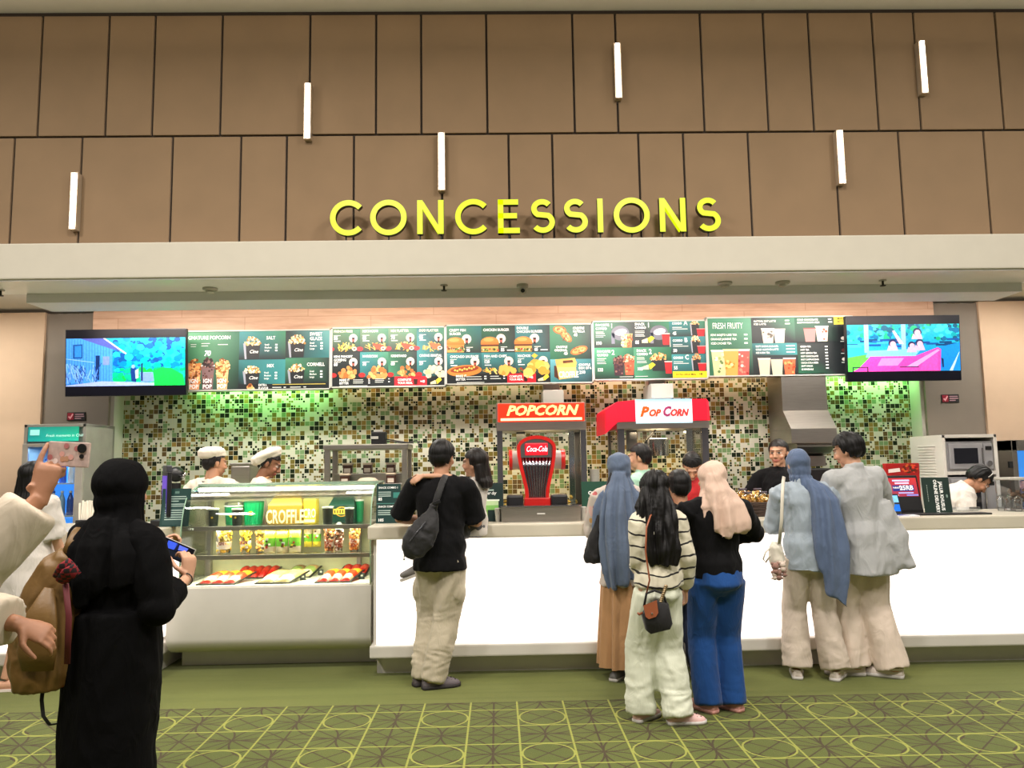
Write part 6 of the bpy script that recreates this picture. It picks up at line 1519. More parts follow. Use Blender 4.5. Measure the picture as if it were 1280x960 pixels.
    def trousers(s, name, mat_, waist=1.02, thigh=.098, knee=.085, hemr=.085, hem=.06, ease=.016, amp=.009, freq=8, seed=2, voxel=.010, hip=1.0, it=3, extra=None, stack=0, tuck=.86):
        k = s.s; m = MB()
        pl = s.P
        m.tube([s.U(0, 0, waist), s.spine[0]+Vector((0, 0, .03*k)), pl+Vector((0, -.012*k, -.07*k)), pl+Vector((0, 0, -.14*k))], [((s.tr[2][0]+ease*k+.01)*tuck, (s.tr[2][1]+ease*k)*tuck), ((s.tr[1][0]*hip+ease*k)*tuck, (s.tr[1][1]*hip+ease*k)*tuck), (s.tr[1][0]*hip*(.5+.5*tuck)+ease*k, (s.tr[1][1]+.012)*hip+ease*k), (.10*k, .08*k)], 26, flat=(1, 0, 0))
        for sd in 'LR':
            h, q, n = s.hip[sd], s.kn[sd], s.an[sd]; e = n+(n-q).normalized()*(.085-hem)*k
            e.z = max(e.z, hem*k)
            pts = [h+Vector((0, 0, -.01)), lerp(h, q, .3), lerp(h, q, .65), q, lerp(q, e, .33), lerp(q, e, .66), e]
            m.tube(pts, [(thigh)*k, thigh*k, lerp(thigh, knee, .6)*k, knee*k, lerp(knee, hemr, .35)*k, lerp(knee, hemr, .7)*k, hemr*k], 20)
        if extra: extra(m)
        me = remesh(m, voxel, it)
        f0 = crease(amp, freq, (1, 1, .38), seed); f1 = crease(amp*.7, freq*1.3, (.7, .7, 2.2), seed+5)
        def fn(p):
            t = max(0, 1-abs(p.z/k-.18)/.22)*(1 if stack else .3)+max(0, 1-abs(p.z/k-.48)/.12)*.5
            return f0(p)+f1(p)*t
        push(me, fn); return s.place(name, me, mat_)
    def skirt(s, name, mat_, waist=1.02, hem=.08, rx=.26, ry=.22, folds=9, amp=.02, seed=3, rot=0, dx=0, dy=0):
        k = s.s; m = MB(); L = []
        c0 = s.U(0, 0, waist)
        N = 120
        for j in range(22):
            t = j/21; z = lerp(waist*k, hem*k, t)
            w = lerp(s.tr[2][0]+.012, s.tr[1][0]+.026, min(1, t*4)) if t < .25 else lerp(s.tr[1][0]+.026, rx*k, (t-.25)/.75)
            d = lerp(s.tr[2][1]+.012, s.tr[1][1]+.026, min(1, t*4)) if t < .25 else lerp(s.tr[1][1]+.026, ry*k, (t-.25)/.75)
            cx, cy = lerp(c0.x, s.P.x+dx, t), lerp(c0.y, s.P.y+dy, t); ring = []
            for i in range(N):
                a = 2*PI*i/N; f = amp*t**.8*k*(math.sin(folds*a+seed+1.2*math.sin(2*a+seed))+.4*math.sin(folds*2.3*a+seed*2+t*2))
                ring.append(Vector((cx+(w+f)*math.cos(a), cy+(d+f)*math.sin(a), z)))
            L.append(ring)
        m.bridge(L); return s.mbplace(name, m, mat_, auto=60)
    def shoe(s, sd, mat_, sole, style='clog', long=.27):
        k = max(s.s, .8)*long/.27; n = s.an[sd]; t = R(s.toe[sd]); f = Vector((-math.sin(t), math.cos(t), 0)); r = Vector((f.y, -f.x, 0)); z0 = n.z-.085*s.s
        o = Vector((n.x, n.y, z0)); prof = ((-.075, .022, .055), (-.065, .034, .07), (-.02, .037, .075 if style != 'clog' else .062), (.05, .040, .078), (.11, .047, .066), (.155, .044, .052), (.182, .030, .040), (.192, .012, .03))
        m = MB(); L = []
        for y, w, h in prof:
            ring = []
            for i in range(14):
                a = PI*i/13; ring.append(o+f*y*k+r*w*k*math.cos(a)*(1.0)+Vector((0, 0, (.014+ (h-.014)*max(0, math.sin(a))**.7)*k)))
            ring += [o+f*y*k-r*w*k*.5+Vector((0, 0, .012*k)), o+f*y*k+r*w*k*.5+Vector((0, 0, .012*k))]
            L.append(ring)
        m.bridge(L); sh = s.mbplace('shoe', m, mat_)
        m = MB(); L = []
        for y, w, h in prof:
            L.append([o+f*y*1.03*k+r*w*1.1*k*u+Vector((0, 0, z*k)) for u, z in ((-1, .001), (1, .001), (1.02, .012), (1, .024), (-1, .024), (-1.02, .012))])
        m.bridge(L); s.mbplace('sole', m, sole, sh)
        if style == 'clog':
            m = MB()
            for y, u, zz in ((.10, .45, .063), (.10, -.45, .063), (.13, 0, .064), (.125, .62, .05), (.125, -.62, .05), (.155, .4, .05), (.155, -.4, .05), (.09, 0, .075), (.15, .75, .036), (.15, -.75, .036), (.11, .85, .036), (.11, -.85, .036)):
                m.sph(o+f*y*k+r*.045*u*k+Vector((0, 0, zz*k*.97)), .0055*k, seg=8, rings=6)
            s.mbplace('vent_holes', m, M_vent, sh)
            m = MB(); pts = [o+f*(.03-.105*math.sin(PI*i/10))*k+r*.041*k*math.cos(PI*i/10)+Vector((0, 0, .062*k)) for i in range(11)]; m.tube(pts, [(.009*k, .003*k)]*11, 8, flat=(0, 0, 1)); s.mbplace('heel_strap', m, mat_, sh)
        elif style == 'sandal': pass
        return sh
    # ---- hair and head cloths
    def hair(s, mat_, cutoff=(.045, .03), length=0, amp=.006, vol=1.0, seed=1, back=-.02, widen=1.0, hairline=.062, voxel=.006, low=-.045):
        """short hair, or with length > 0 a curtain that far down the back (metres)"""
        H = s.HM; m = MB(); q = s.hs
        def sp(c, r): m.sph(H @ Vector(c), tuple(a*q for a in r), M=H.to_3x3().normalized().to_4x4(), seg=24, rings=16)
        sp((0, -.02, .034), (.085*vol, .1*vol, .09*vol)); sp((0, -.045, -.005), (.078*vol, .07*vol, .075))
        if length:
            base = H @ Vector((0, -.055, .0)); pts = [base]; rr = [(.08*q*vol, .06*q*vol)]
            sh = H @ Vector((0, -.075, -.12)); pts.append(sh); rr.append((.092*q*vol*widen, .05*q))
            bk = s.U(0, -.15, 1.36); n = max(2, int(length/.08))
            end = Vector((sh.x*.6+bk.x*.4, bk.y, sh.z-length))
            for i in range(1, n+1):
                t = i/n; p = lerp(sh, end, t); p.y = lerp(sh.y, bk.y, min(1, t*1.6)); pts.append(p); rr.append((lerp(.095, .06, t**1.5)*q*vol*widen, lerp(.048, .02, t)*q))
            m.tube(pts, rr, 20, flat=H.to_3x3() @ Vector((1, 0, 0)))
        me = remesh(m, voxel, 2)
        Hi = np.array(H.inverted())
        def cond(c):
            h = c @ Hi[:3, :3].T+Hi[:3, 3]; x, y, z = h.T
            lim = hairline-.25*np.clip(np.abs(x)-.03, 0, 1)
            return ((y > .012) & (z < lim)) | ((y > -.03) & (z < -.02) & (np.abs(x) < .088)) | ((z < low) & (y > -.06) & (z > -.16) & (np.abs(x) < .06) & (length == 0)) | ((z < low-.03) & (length == 0))
        cut(me, cond)
        off = seed*2.3
        Hm = H.inverted()
        def fn(p):
            h = Hm @ p; a = math.atan2(h.x, -h.y+.02)
            return amp*(noise.noise(Vector((a*5+off, h.z*7, h.y*6)))+.6*noise.noise(Vector((a*16+off, h.z*9, 1.3))))
        push(me, fn)
        return s.place('hair', me, mat_)
    def hijab(s, mat_, drape, seed=1, amp=.008, folds=9, hood=1.0, voxel=.008, name='hijab', face=True, neck=.085, facey=.052):
        """hood round the head, wrap at the neck, then drape(m) adds what hangs below"""
        H = s.HM; m = MB(); q = s.hs*hood; k = s.s
        def sp(c, r): m.sph(H @ Vector(c), tuple(a*q for a in r), M=H.to_3x3().normalized().to_4x4(), seg=24, rings=18)
        sp((0, -.016, .026), (.092, .11, .098)); sp((0, -.01, -.04), (.086, .096, .1))
        m.tube([H @ Vector((0, -.01, -.03)), s.HC+Vector((0, .0, .01)), s.neck+Vector((0, .005, -.02*k)), s.neck+Vector((0, 0, -.07*k))], [(.088*q, .092*q), (neck*q, neck*1.02*q), (neck*1.35*k, neck*1.2*k), (neck*1.75*k, neck*1.35*k)], 24, flat=s.xax)
        CAPE[:] = [k, s.neck.x, s.neck.y+.018*k]; drape(m)
        me = remesh(m, voxel, 3)
        Hi = np.array(H.inverted())
        if face:
            def cond(c):
                h = c @ Hi[:3, :3].T+Hi[:3, 3]; x, y, z = h.T
                return (y > facey) & ((x/.062)**2+((z+.018)/.088)**2 < 1)
            cut(me, cond)
        c0 = s.HC; off = seed*1.9
        def fn(p):
            a = math.atan2(p.x-c0.x, -(p.y-c0.y)); t = min(1, max(0, (c0.z+.06-p.z)/.25)); u = max(0, (p.z-c0.z-.03)/.1)
            w = (1-abs(noise.noise(Vector((a*folds*.45+off, p.z*1.6, off))))*2)*.7+.3*noise.noise(Vector((a*folds+off, p.z*3, 2)))
            f_ = math.sin(a*folds*1.6+3*noise.noise(Vector((a*2+off, p.z*1.3, 5)))+off)
            return amp*(t*(w*.6+f_*.45-.3)+(1-t)*.25*noise.noise(Vector((p.x*16, p.y*16, p.z*22+off))))
        push(me, fn)
        return s.place(name, me, mat_)
def fabric(name, c, rough=.85, var=.06, sheen=.15, bscale=160, bstr=.25, wr=.5, spec=.25):
    t = NT(name); co = t.coord(); c = lin(c); f = t.noise(co, 6, 3)
    lo = tuple(q*(1-var) for q in c[:3])+(1,); hi = tuple(min(1, q*(1+var)) for q in c[:3])+(1,)
    b = t.bsdf(t.ramp(f, [(.3, lo), (.7, hi)]), rough, spec=spec, sheen=sheen)
    # soft wrinkles and the weave
    n = t.n('ShaderNodeTexNoise'); t.link(t.mapping(co, scale=(1, 1, .38)), n.inputs['Vector']); n.inputs['Scale'].default_value = 13; n.inputs['Detail'].default_value = 3; n.inputs['Distortion'].default_value = .8
    r = t.math('SUBTRACT', 1.0, t.math('ABSOLUTE', t.math('MULTIPLY', t.math('SUBTRACT', n.outputs['Fac'], .5), 4)))
    h = t.math('ADD', t.math('MULTIPLY', r, wr), t.math('MULTIPLY', t.noise(co, bscale, 2), bstr*.12))
    x = t.n('ShaderNodeBump'); t.link(h, x.inputs['Height']); x.inputs['Strength'].default_value = .5; x.inputs['Distance'].default_value = .013; t.link(x.outputs[0], b.inputs['Normal'])
    return t.m
def hairmat(name, c):
    t = NT(name); v = t.mapping(t.coord(), scale=(60, 60, 4)); f = t.noise(v, 3, 3)
    t.bsdf(t.ramp(f, [(.3, lin(tuple(q*.6 for q in c))), (.7, lin(c))]), .5, spec=.3, bump=f, bstr=.35, bdist=.003); return t.m
M_hair = hairmat('black_hair', (15, 13, 13)); M_hair2 = hairmat('dark_brown_hair', (26, 20, 18))
M_vent = mat('dark_vent_hole', (40, 36, 36), .8)
# ================================================================ PEOPLE
SK = (182, 134, 104); SK2 = (196, 150, 122); SKD = (140, 96, 72)
F_black = fabric('black_cotton', (13, 13, 15), sheen=.03, spec=.15); F_khaki = fabric('khaki_cotton', (184, 174, 152)); F_blue = fabric('blue_drape', (92, 106, 128), bstr=.15)
F_navy = fabric('royal_blue_cotton', (20, 66, 126)); F_beige = fabric('beige_drape', (206, 178, 160), bstr=.15); F_tan = fabric('tan_twill', (170, 130, 90)); F_pale = fabric('pale_green_cotton', (214, 218, 198))
F_cream = fabric('cream_cotton', (206, 192, 176)); F_cream2 = fabric('cream_trousers', (214, 198, 182)); F_den = fabric('pale_blue_shirting', (154, 166, 176)); F_grey = fabric('pale_grey_shirting', (166, 168, 168))
F_slate = fabric('slate_blue_drape', (88, 104, 132), bstr=.15); F_white = fabric('white_cotton', (204, 198, 190)); F_jean = fabric('dark_denim', (38, 46, 66)); F_abaya = fabric('black_crepe', (6, 6, 7), rough=.9, sheen=0, spec=.12, bstr=.1)
F_jacket = fabric('cream_jacket', (188, 176, 156), wr=.3); F_mint = fabric('mint_cotton', (150, 190, 170)); F_redc = fabric('red_cotton', (180, 40, 44)); F_apron = fabric('white_chef_cotton', (220, 208, 192))
S_clog = mat('grey_clog_rubber', (98, 90, 94), .6); S_pink = mat('pink_clog_rubber', (220, 180, 174), .6); S_cream = mat('cream_clog_rubber', (224, 212, 202), .6); S_snk = mat('grey_trainer', (120, 118, 116), .7); S_sole = mat('dark_sole', (50, 46, 46), .8); S_solew = mat('pale_sole', (200, 196, 190), .7); S_rose = mat('rose_slipper', (206, 150, 138), .6)
def stripe_mat():
    t = NT('striped_knit'); sx = t.n('ShaderNodeSeparateXYZ'); co = t.coord(); t.link(co, sx.inputs[0])
    n = t.noise(co, 9, 2); z = t.math('ADD', sx.outputs[2], t.math('MULTIPLY', n, .05))
    z = t.math('ADD', z, t.math('MULTIPLY', t.math('ABSOLUTE', sx.outputs[0]), -.18))
    f = t.math('LESS_THAN', t.math('FRACT', t.math('DIVIDE', z, .072)), .15)
    b = t.noise(co, 170, 2); t.bsdf(t.mix(f, lin((212, 206, 184)), lin((34, 32, 34))), .85, spec=.2, bump=b, bstr=.3, bdist=.003, sheen=.2); return t.m
def floral_mat():
    t = NT('floral_print'); co = t.coord(); v = t.n('ShaderNodeTexVoronoi'); t.link(co, v.inputs['Vector']); v.inputs['Scale'].default_value = 17
    s = t.n('ShaderNodeSeparateColor'); t.link(v.outputs['Color'], s.inputs[0])
    fl = t.ramp(s.outputs[0], [(0, lin((196, 150, 90))), (.3, lin((206, 170, 160))), (.6, lin((120, 110, 120))), (.85, lin((170, 90, 90)))], 'CONSTANT')
    n = t.noise(co, 30, 3); d = t.math('ADD', v.outputs['Distance'], t.math('MULTIPLY', n, .35))
    c = t.mix(t.math('LESS_THAN', d, .52), lin((186, 176, 166)), fl); t.bsdf(c, .8, spec=.2); return t.m
F_stripe, F_floral = stripe_mat(), floral_mat()
def ground(px, py): p = atz(px, py, 0); return p.x, p.y

# ---------------------------------------------------------------- man in black with a child
x, y = ground(543, 858)
man = Fig('man seen from behind in black T-shirt and khaki trousers, carrying a child', x, y, -8, PZ(550, y, 538)-.012, 'm', SK, lean=(0, 1.5), head=(-14, 6, 0), pelvis=(.045, .0), wide=.98,
    arms={'L': ((-.11, .25, 1.10), (-1, -.6, -.5)), 'R': ((.12, .26, 1.12), (1, -.7, -.6))}, feet={'L': (-.085, .03, -52), 'R': (.0, -.045, -62)}, knees=(.35, 1, 0),
    hands={'L': dict(D=(.9, .3, 0), N=(0, -.2, 1)), 'R': dict(D=(-.9, .3, 0), N=(0, -.2, 1))})
man.body(); man.hair(M_hair, amp=.007, vol=1.05, seed=2)
man.top('t_shirt', F_black, hem=.80, ease=.034, sleeve=.95, sr=(.078, .082, .082), flare=.012, amp=.010, freq=6, seed=4, armhole=.078)
man.trousers('trousers', F_khaki, thigh=.112, knee=.096, hemr=.082, hem=.055, amp=.018, freq=5, seed=6, hip=1.03, stack=1,
    extra=lambda m: [m.sph(man.kn['R']+Vector((.085, -.03, .17)), (.055, .075, .10)), m.sph(man.kn['L']+Vector((-.085, -.02, .17)), (.05, .07, .095))])
for sd in 'LR': man.shoe(sd, S_clog, S_sole)

def ellc(c, rx, ry, n=24): return [Vector((c[0]+rx*math.cos(2*PI*i/n), c[1]+ry*math.sin(2*PI*i/n), c[2])) for i in range(n)]
# child sitting sideways on the man's arm, one arm round his neck
Yc = man.M.translation.y+.16
cx_ = at(595, 640, Yc).x
ch = Fig('small child with long dark hair and white top, carried by the man in black', cx_, Yc, 58, 1.06, 'c', SK2, head=(6, -2, -10), base_z=PZ(584, Yc, 577)-.93*1.06, hs=.88, voxel=.005, wide=1.05,
    arms={'L': (tuple(at(528, 595, man.M.translation.y-.095))+(0,), (.3, -1, .4)), 'R': ((.05, .22, .62), None)}, feet={'L': (-.24, .10, 30), 'R': (.24, .10, -30)},
    hands={'L': dict(wD=(-.85, -.05, -.45), wN=(.1, .75, -.5), k=.66)}, legs=False, armk=1.12)
k = ch.s
for sd, wx, wz, dy in (('L', 522, 708, .12), ('R', 548, 716, .22)):
    w_ = ch.Mi @ at(wx, wz, Yc+dy); ch.hip[sd] = Vector((-.06 if sd == 'L' else .06, 0, .90*k)); ch.kn[sd], ch.an[sd] = ik(ch.hip[sd], w_, .30, .27, (0, .6, 1))
    ch.toe[sd] = 0
ch.legs = True; ch.body()
ch.hair(M_hair2, length=.07, vol=1.04, seed=5, amp=.007, widen=1.05)
ch.top('white_top', F_white, hem=.80, ease=.016, sleeve=.42, sr=(.07, .075, .075), amp=.008, freq=10, seed=7, voxel=.008, armhole=.07)
m = MB()
for sd in 'LR': m.tube([ch.hip[sd], ch.kn[sd], lerp(ch.kn[sd], ch.an[sd], .75)], [.07, .055, .045], 14); m.sph(ch.kn[sd], .055)
m.sph((0, 0, .9*k), (.10, .08, .08))
me = remesh(m, .008, 3); push(me, crease(.006, 10, seed=9)); ch.place('leggings', me, fabric('grey_leggings', (92, 92, 98)))
for sd, sg in (('R', 1), ('L', -1)):
    a = ch.an[sd]; D = ch.Mi.to_3x3() @ Vector((-.85, -.12, -.30)); D.normalize()
    m = MB(); up_ = Vector((0, 0, 1))-D*D.z; up_.normalize(); b = a-Vector((0, 0, .02))
    m.tube([b-D*.05, b-D*.03, b+D*.02, b+D*.08, b+D*.12, b+D*.135], [(.016, .018), (.03, .034), (.033, .036), (.032, .026), (.026, .02), (.01, .01)], 14, flat=up_.cross(D)); me = remesh(m, .006, 2); sh = ch.place('shoe', me, S_snk)
    m = MB(); c_ = b-up_*.03; L = []
    for q, w_ in ((-.06, .016), (-.04, .03), (.03, .033), (.09, .033), (.13, .022), (.145, .008)):
        r_ = up_.cross(D); L.append([c_+D*q+r_*w_*u+up_*v for u, v in ((-1, -.01), (1, -.01), (1, .008), (-1, .008))])
    m.bridge(L); ch.mbplace('sole', m, S_solew, sh, smooth=False)

# sling bag on his back
yb_ = man.M.translation.y-.17
t = thing('sling_bag', 'dark grey sling bag worn across the back of the man in black', 'bag', at(525, 665, yb_))
B = lambda px, py, d=0: at(px, py, yb_+d)
F_nyl = fabric('dark_nylon', (36, 36, 37), rough=.6, bstr=.3)
m = MB(); m.tube([B(543.5, 628, .01), B(541, 640), B(534, 657, -.025), B(525, 672, -.04), B(516, 685, -.035), B(509, 690, -.02), B(506, 690, 0)], [(.022, .012), (.04, .025), (.085, .04), (.105, .048), (.09, .045), (.06, .035), (.02, .02)], 20, flat=(.5, 0, -.5))
me = remesh(m, .008, 3); push(me, crease(.006, 14, (1, 1, 1), 3)); me.name = 'pouch'; me.transform(Matrix.Translation(-t.location)); me.materials.append(F_nyl); me.polygons.foreach_set('use_smooth', [True]*len(me.polygons)); o = bpy.data.objects.new('pouch', me); COL.objects.link(o); o.parent = t; ORIG[o.name] = t.location.copy()
m = MB(); m.tube([B(541, 640, -.01), B(547, 620, .0), B(553, 603, .03), B(557, 594, .10), at(556, 592, yb_+.2), at(545, 610, yb_+.3)], [(.022, .004)]*6, 8, flat=(1, 0, 0)); m.build('strap', F_nyl, t, True)
m = MB(); m.box(-.025, .025, -.006, .006, -.012, .012, bev=.003, M=Matrix.Translation(B(546, 628, -.012)) @ Matrix.Rotation(R(-20), 4, 'Y')); m.build('strap_buckle', M_black, t)
m = MB(); m.tube([B(513, 676, -.085), B(519, 668, -.09), B(526, 660, -.085), B(532, 652, -.07)], .004, 6); m.build('zip', M_dsteel, t)
m = MB(); m.tube([B(506, 690, -.02), B(505, 697, -.02)], .004, 6); m.sph(B(505, 699, -.02), .008); m.build('zip_pull', M_wplastic, t)

# ---------------------------------------------------------------- woman in long slate blue hijab and tan skirt
x, y = ground(783, 850)
wb = Fig('woman in long slate blue hijab, floral blouse and tan skirt, seen from behind', x, y+.02, -12, PZ(564, y, 778)-.02, 'f', SK2, head=(-18, 2, 0), feet={'L': (-.06, -.02, -20), 'R': (.10, 0, -28)},
    arms={'L': ((-.15, .24, 1.12), (-.35, -.6, -.8)), 'R': ((.14, .25, 1.12), (.5, -.5, -.7))}, wide=.96)
wb.body()
wb.top('blouse', F_floral, hem=.70, ease=.028, sleeve=1.85, sr=(.085, .075, .06), flare=.02, amp=.008, seed=8)
wb.skirt('skirt', F_tan, hem=.105, rx=.20, ry=.17, folds=8, amp=.022, seed=4)
def dr(m):
    cape(m, [(0, -.01, 1.44, .11, .11), (0, -.02, 1.38, .17, .14), (0, -.03, 1.28, .205, .16), (-.01, -.04, 1.12, .205, .16), (-.01, -.05, .98, .18, .15)], sx=-.03)
    cape(m, [(.0, -.09, 1.56, .05, .03), (-.02, -.14, 1.42, .10, .05), (-.03, -.18, 1.25, .12, .05), (-.03, -.19, 1.05, .125, .045), (-.02, -.18, .86, .115, .04), (-.005, -.17, .72, .105, .03)], sx=.04)
wb.hijab(F_blue, dr, seed=3, amp=.04, folds=9)
for sd in 'LR': wb.shoe(sd, S_snk, S_solew, 'trainer')
# her black shoulder bag
yb_ = wb.M.translation.y-.06
t = thing('shoulder_bag', 'soft black bag hanging from the left shoulder of the woman in slate blue', 'bag', at(745, 675, yb_))
F_bag = fabric('black_canvas', (28, 27, 28), rough=.7)
def softbag(t, rows, mt, name='pouch', seed=1, vox=.008):
    m = MB(); m.tube([r[0] for r in rows], [r[1] for r in rows], 20, flat=(1, 0, 0)); me = remesh(m, vox, 3); push(me, crease(.006, 12, (1, 1, .6), seed)); me.name = name
    me.transform(Matrix.Translation(-t.location)); me.materials.append(mt); me.polygons.foreach_set('use_smooth', [True]*len(me.polygons)); o = bpy.data.objects.new(name, me); COL.objects.link(o); o.parent = t; ORIG[o.name] = t.location.copy(); return o
B = lambda px, py, d=0: at(px, py, yb_+d)
softbag(t, [(B(751, 644), (.03, .02)), (B(749, 660), (.05, .035)), (B(745, 682), (.07, .05)), (B(743, 698), (.078, .05)), (B(743, 704), (.06, .035))], F_bag)
m = MB(); m.tube([B(751, 650, -.02), B(755, 630, -.02), B(761, 608, -.02), B(766, 592, 0), B(766, 588, .08), B(760, 610, .14), B(752, 648, .05)], [(.02, .004)]*7, 8, flat=(1, 0, 0)); m.build('strap', F_bag, t, True)
m = MB(); m.box(-.02, .02, -.006, .006, -.014, .014, bev=.003, M=Matrix.Translation(B(752.5, 642, -.03))); m.build('buckle', M_chrome, t)

# ---------------------------------------------------------------- girl in striped top
x, y = ground(829, 903)
gl = Fig('girl with long black hair, cream striped top and wide pale trousers', x, y, 14, PZ(588, y, 825)-.02, 'f', SK2, head=(-26, 8, 0), feet={'L': (-.10, .07, -60), 'R': (.07, -.05, -100)}, pelvis=(.0, 0),
    arms={'R': ((.19, .03, .735), (.2, -1, 0)), 'L': ((-.06, .20, .86), (-.15, -.6, -1))}, hands={'R': dict(D=(.05, .2, -1), N=(-1, .2, 0), curls=(35, 40, 45, 50))}, wide=.9)
gl.body(); gl.hair(M_hair, length=.34, vol=1.1, widen=1.3, seed=3, amp=.02)
gl.top('striped_top', F_stripe, hem=.92, ease=.036, sleeve=1.92, sr=(.078, .068, .052), flare=.01, amp=.010, freq=7, seed=11)
gl.trousers('wide_trousers', F_pale, thigh=.10, knee=.104, hemr=.104, hem=.055, amp=.012, freq=6, seed=12, hip=1.02, stack=1, tuck=1.0)
for sd in 'LR': gl.shoe(sd, S_pink, S_solew)
yb_ = gl.M.translation.y-.14
t = thing('handbag', 'small black handbag with a brown leather flap beside the girl in stripes', 'bag', at(818, 765, yb_))
B = lambda px, py, d=0: at(px, py, yb_+d)
m = MB(); fr = [(802, 768), (807, 787), (812, 791), (836, 785), (839, 778), (834, 753), (819, 750), (806, 762)]
L = [[B(px, py, -.045*q) for px, py in fr] for q in (0, )]; L = []
for q, sc in ((-.045, .9), (-.035, 1), (.02, 1), (.03, .9)):
    c_ = B(820, 771); L.append([c_+(B(px, py)-c_)*sc+Vector((0, q, 0)) for px, py in fr])
m.bridge(L); m.build('pouch', F_bag, t, True, 50)
M_tanl = mat('brown_leather', (146, 80, 50), .5, bstr=.2, bscale=80)
m = MB(); fl = [(804, 757), (821, 750), (823, 766), (820, 771), (811, 774), (807, 771)]; m.bridge([[B(px, py, -.052) for px, py in fl], [B(px, py, -.044) for px, py in fl]]); fo = m.build('flap', M_tanl, t)
m = MB(); m.sph(B(815, 767, -.054), .006); m.build('stud', M_chrome, fo)
m = MB(); m.tube([B(805, 758, -.02), B(808, 742, -.02), B(818, 738, -.02), B(829, 742, -.02), B(833, 755, -.02)], .007, 8); m.build('handles', F_bag, t, True)
m = MB(); m.tube([B(808, 742, -.02), B(812, 725, -.03), B(807, 690, -.05), B(808, 660, -.04), B(813, 645, .0), B(817, 640, .1)], .005, 8); m.build('shoulder_strap', M_tanl, t, True)
m = MB()
for i in range(9): m.sph(B(826+i*.8, 752-i*2.4, -.03), (.012, .009, .009), seg=8, rings=6)
m.build('chain_charm', mat('brass_chain', (150, 130, 100), .35, metal=.8), t, True)
m = MB(); m.tube([B(803, 766, -.02), B(799, 768, -.03), B(797, 766, -.03)], .007, 8); m.build('tag', M_tanl, t, True)

# ---------------------------------------------------------------- woman in beige hijab and blue trousers
x, y = ground(903, 888)
wg = Fig('woman in beige hijab, black top and royal blue trousers, seen from behind', x, y, 6, PZ(574, y, 898)-.022, 'f', SK2, head=(28, 6, 0), feet={'L': (-.09, 0, 28), 'R': (.07, -.0, 26)}, wide=1.16, pelvis=(-.0, 0),
    arms={'R': ((.14, .24, 1.0), (1, -.35, -.2)), 'L': ((-.16, .24, 1.0), (-1, -.3, -.4))})
wg.body()
wg.top('black_top', F_black, hem=.90, ease=.026, sleeve=2.0, sr=(.082, .068, .052), amp=.008, freq=7, seed=14, flare=.0)
wg.trousers('blue_trousers', F_navy, thigh=.112, knee=.094, hemr=.09, hem=.045, amp=.009, freq=6, seed=15, hip=1.10, tuck=.95)
def dr(m):
    cape(m, [(0, -.005, 1.50, .085, .095), (.0, -.01, 1.44, .10, .105), (.02, -.02, 1.39, .145, .125), (.05, -.035, 1.33, .165, .135), (.06, -.05, 1.26, .15, .125)], sx=-.01, sy=.05)
    cape(m, [(-.01, -.055, 1.62, .06, .05), (.0, -.085, 1.52, .09, .055), (.04, -.125, 1.40, .125, .05), (.07, -.145, 1.28, .125, .045), (.085, -.15, 1.21, .10, .03)], sx=.035)
wg.hijab(F_beige, dr, seed=6, amp=.032, folds=7, hood=1.0)
for sd in 'LR': wg.shoe(sd, S_rose, S_rose, 'slipper')

# ---------------------------------------------------------------- boy between them
x, y = ground(864, 850)
by = Fig('boy with short black hair standing in front of the woman in beige hijab', x-.03, y, 8, PZ(592, y, 853)-.012, 'm', SK, head=(-6, 8, 0), wide=.84, hs=.97, feet={'L': (-.08, 0, 10), 'R': (.09, 0, -10)})
by.body(); by.hair(M_hair, seed=7, vol=1.03)
by.top('dark_shirt', F_black, hem=.84, ease=.03, sleeve=.9, sr=(.08, .08, .08), seed=16); by.trousers('jeans', F_jean, seed=17, thigh=.1, knee=.085, hemr=.08)
for sd in 'LR': by.shoe(sd, mat('red_trainer', (120, 40, 34), .6) if sd == 'L' else bpy.data.materials['red_trainer'], S_solew, 'trainer')

# ---------------------------------------------------------------- couple on the right
x, y = ground(1022, 848)
wd = Fig('woman in pale blue shirt with slate blue shawl and cream trousers', x, y, -6, PZ(559, y, 1004)-.018, 'f', SK2, lean=(0, -2.5), head=(10, 6, -4), pelvis=(-.02, 0), feet={'L': (-.13, .02, -12), 'R': (.12, -.02, -30)}, wide=.98,
    arms={'L': ((-.13, .29, 1.12), (-.5, -.7, -.7)), 'R': ((.14, .28, 1.12), (1, -.5, -.5))})
wd.body()
wd.top('blue_shirt', F_den, hem=.80, ease=.032, sleeve=1.85, sr=(.085, .075, .056), flare=.01, amp=.012, freq=7, seed=21, collar=.035)
wd.trousers('cream_trousers', F_cream, thigh=.102, knee=.09, hemr=.108, hem=.075, amp=.008, freq=6, seed=22, hip=1.02, stack=1)
def dr(m):
    cape(m, [(0, .0, 1.50, .085, .09), (0, -.005, 1.45, .075, .075)])
    cape(m, [(.03, -.06, 1.48, .05, .04), (.085, -.09, 1.42, .09, .06), (.12, -.12, 1.34, .11, .07), (.135, -.15, 1.18, .115, .055), (.145, -.17, .98, .115, .045), (.155, -.17, .78, .105, .035), (.165, -.165, .60, .07, .022)], sx=-.06)
    cape(m, [(.12, -.03, 1.41, .06, .08), (.175, -.03, 1.34, .055, .10), (.20, -.05, 1.18, .05, .10), (.21, -.08, 1.0, .045, .08), (.22, -.10, .82, .03, .05)])
wd.hijab(F_slate, dr, seed=9, amp=.03, folds=10, hood=.95, neck=.06)
for sd in 'LR': wd.shoe(sd, S_cream, S_solew)
yb_ = wd.M.translation.y-.05
t = thing('shoulder_bag', 'small white shoulder bag with plush charms at the side of the woman in pale blue', 'bag', at(972, 695, yb_))
B = lambda px, py, d=0: at(px, py, yb_+d)
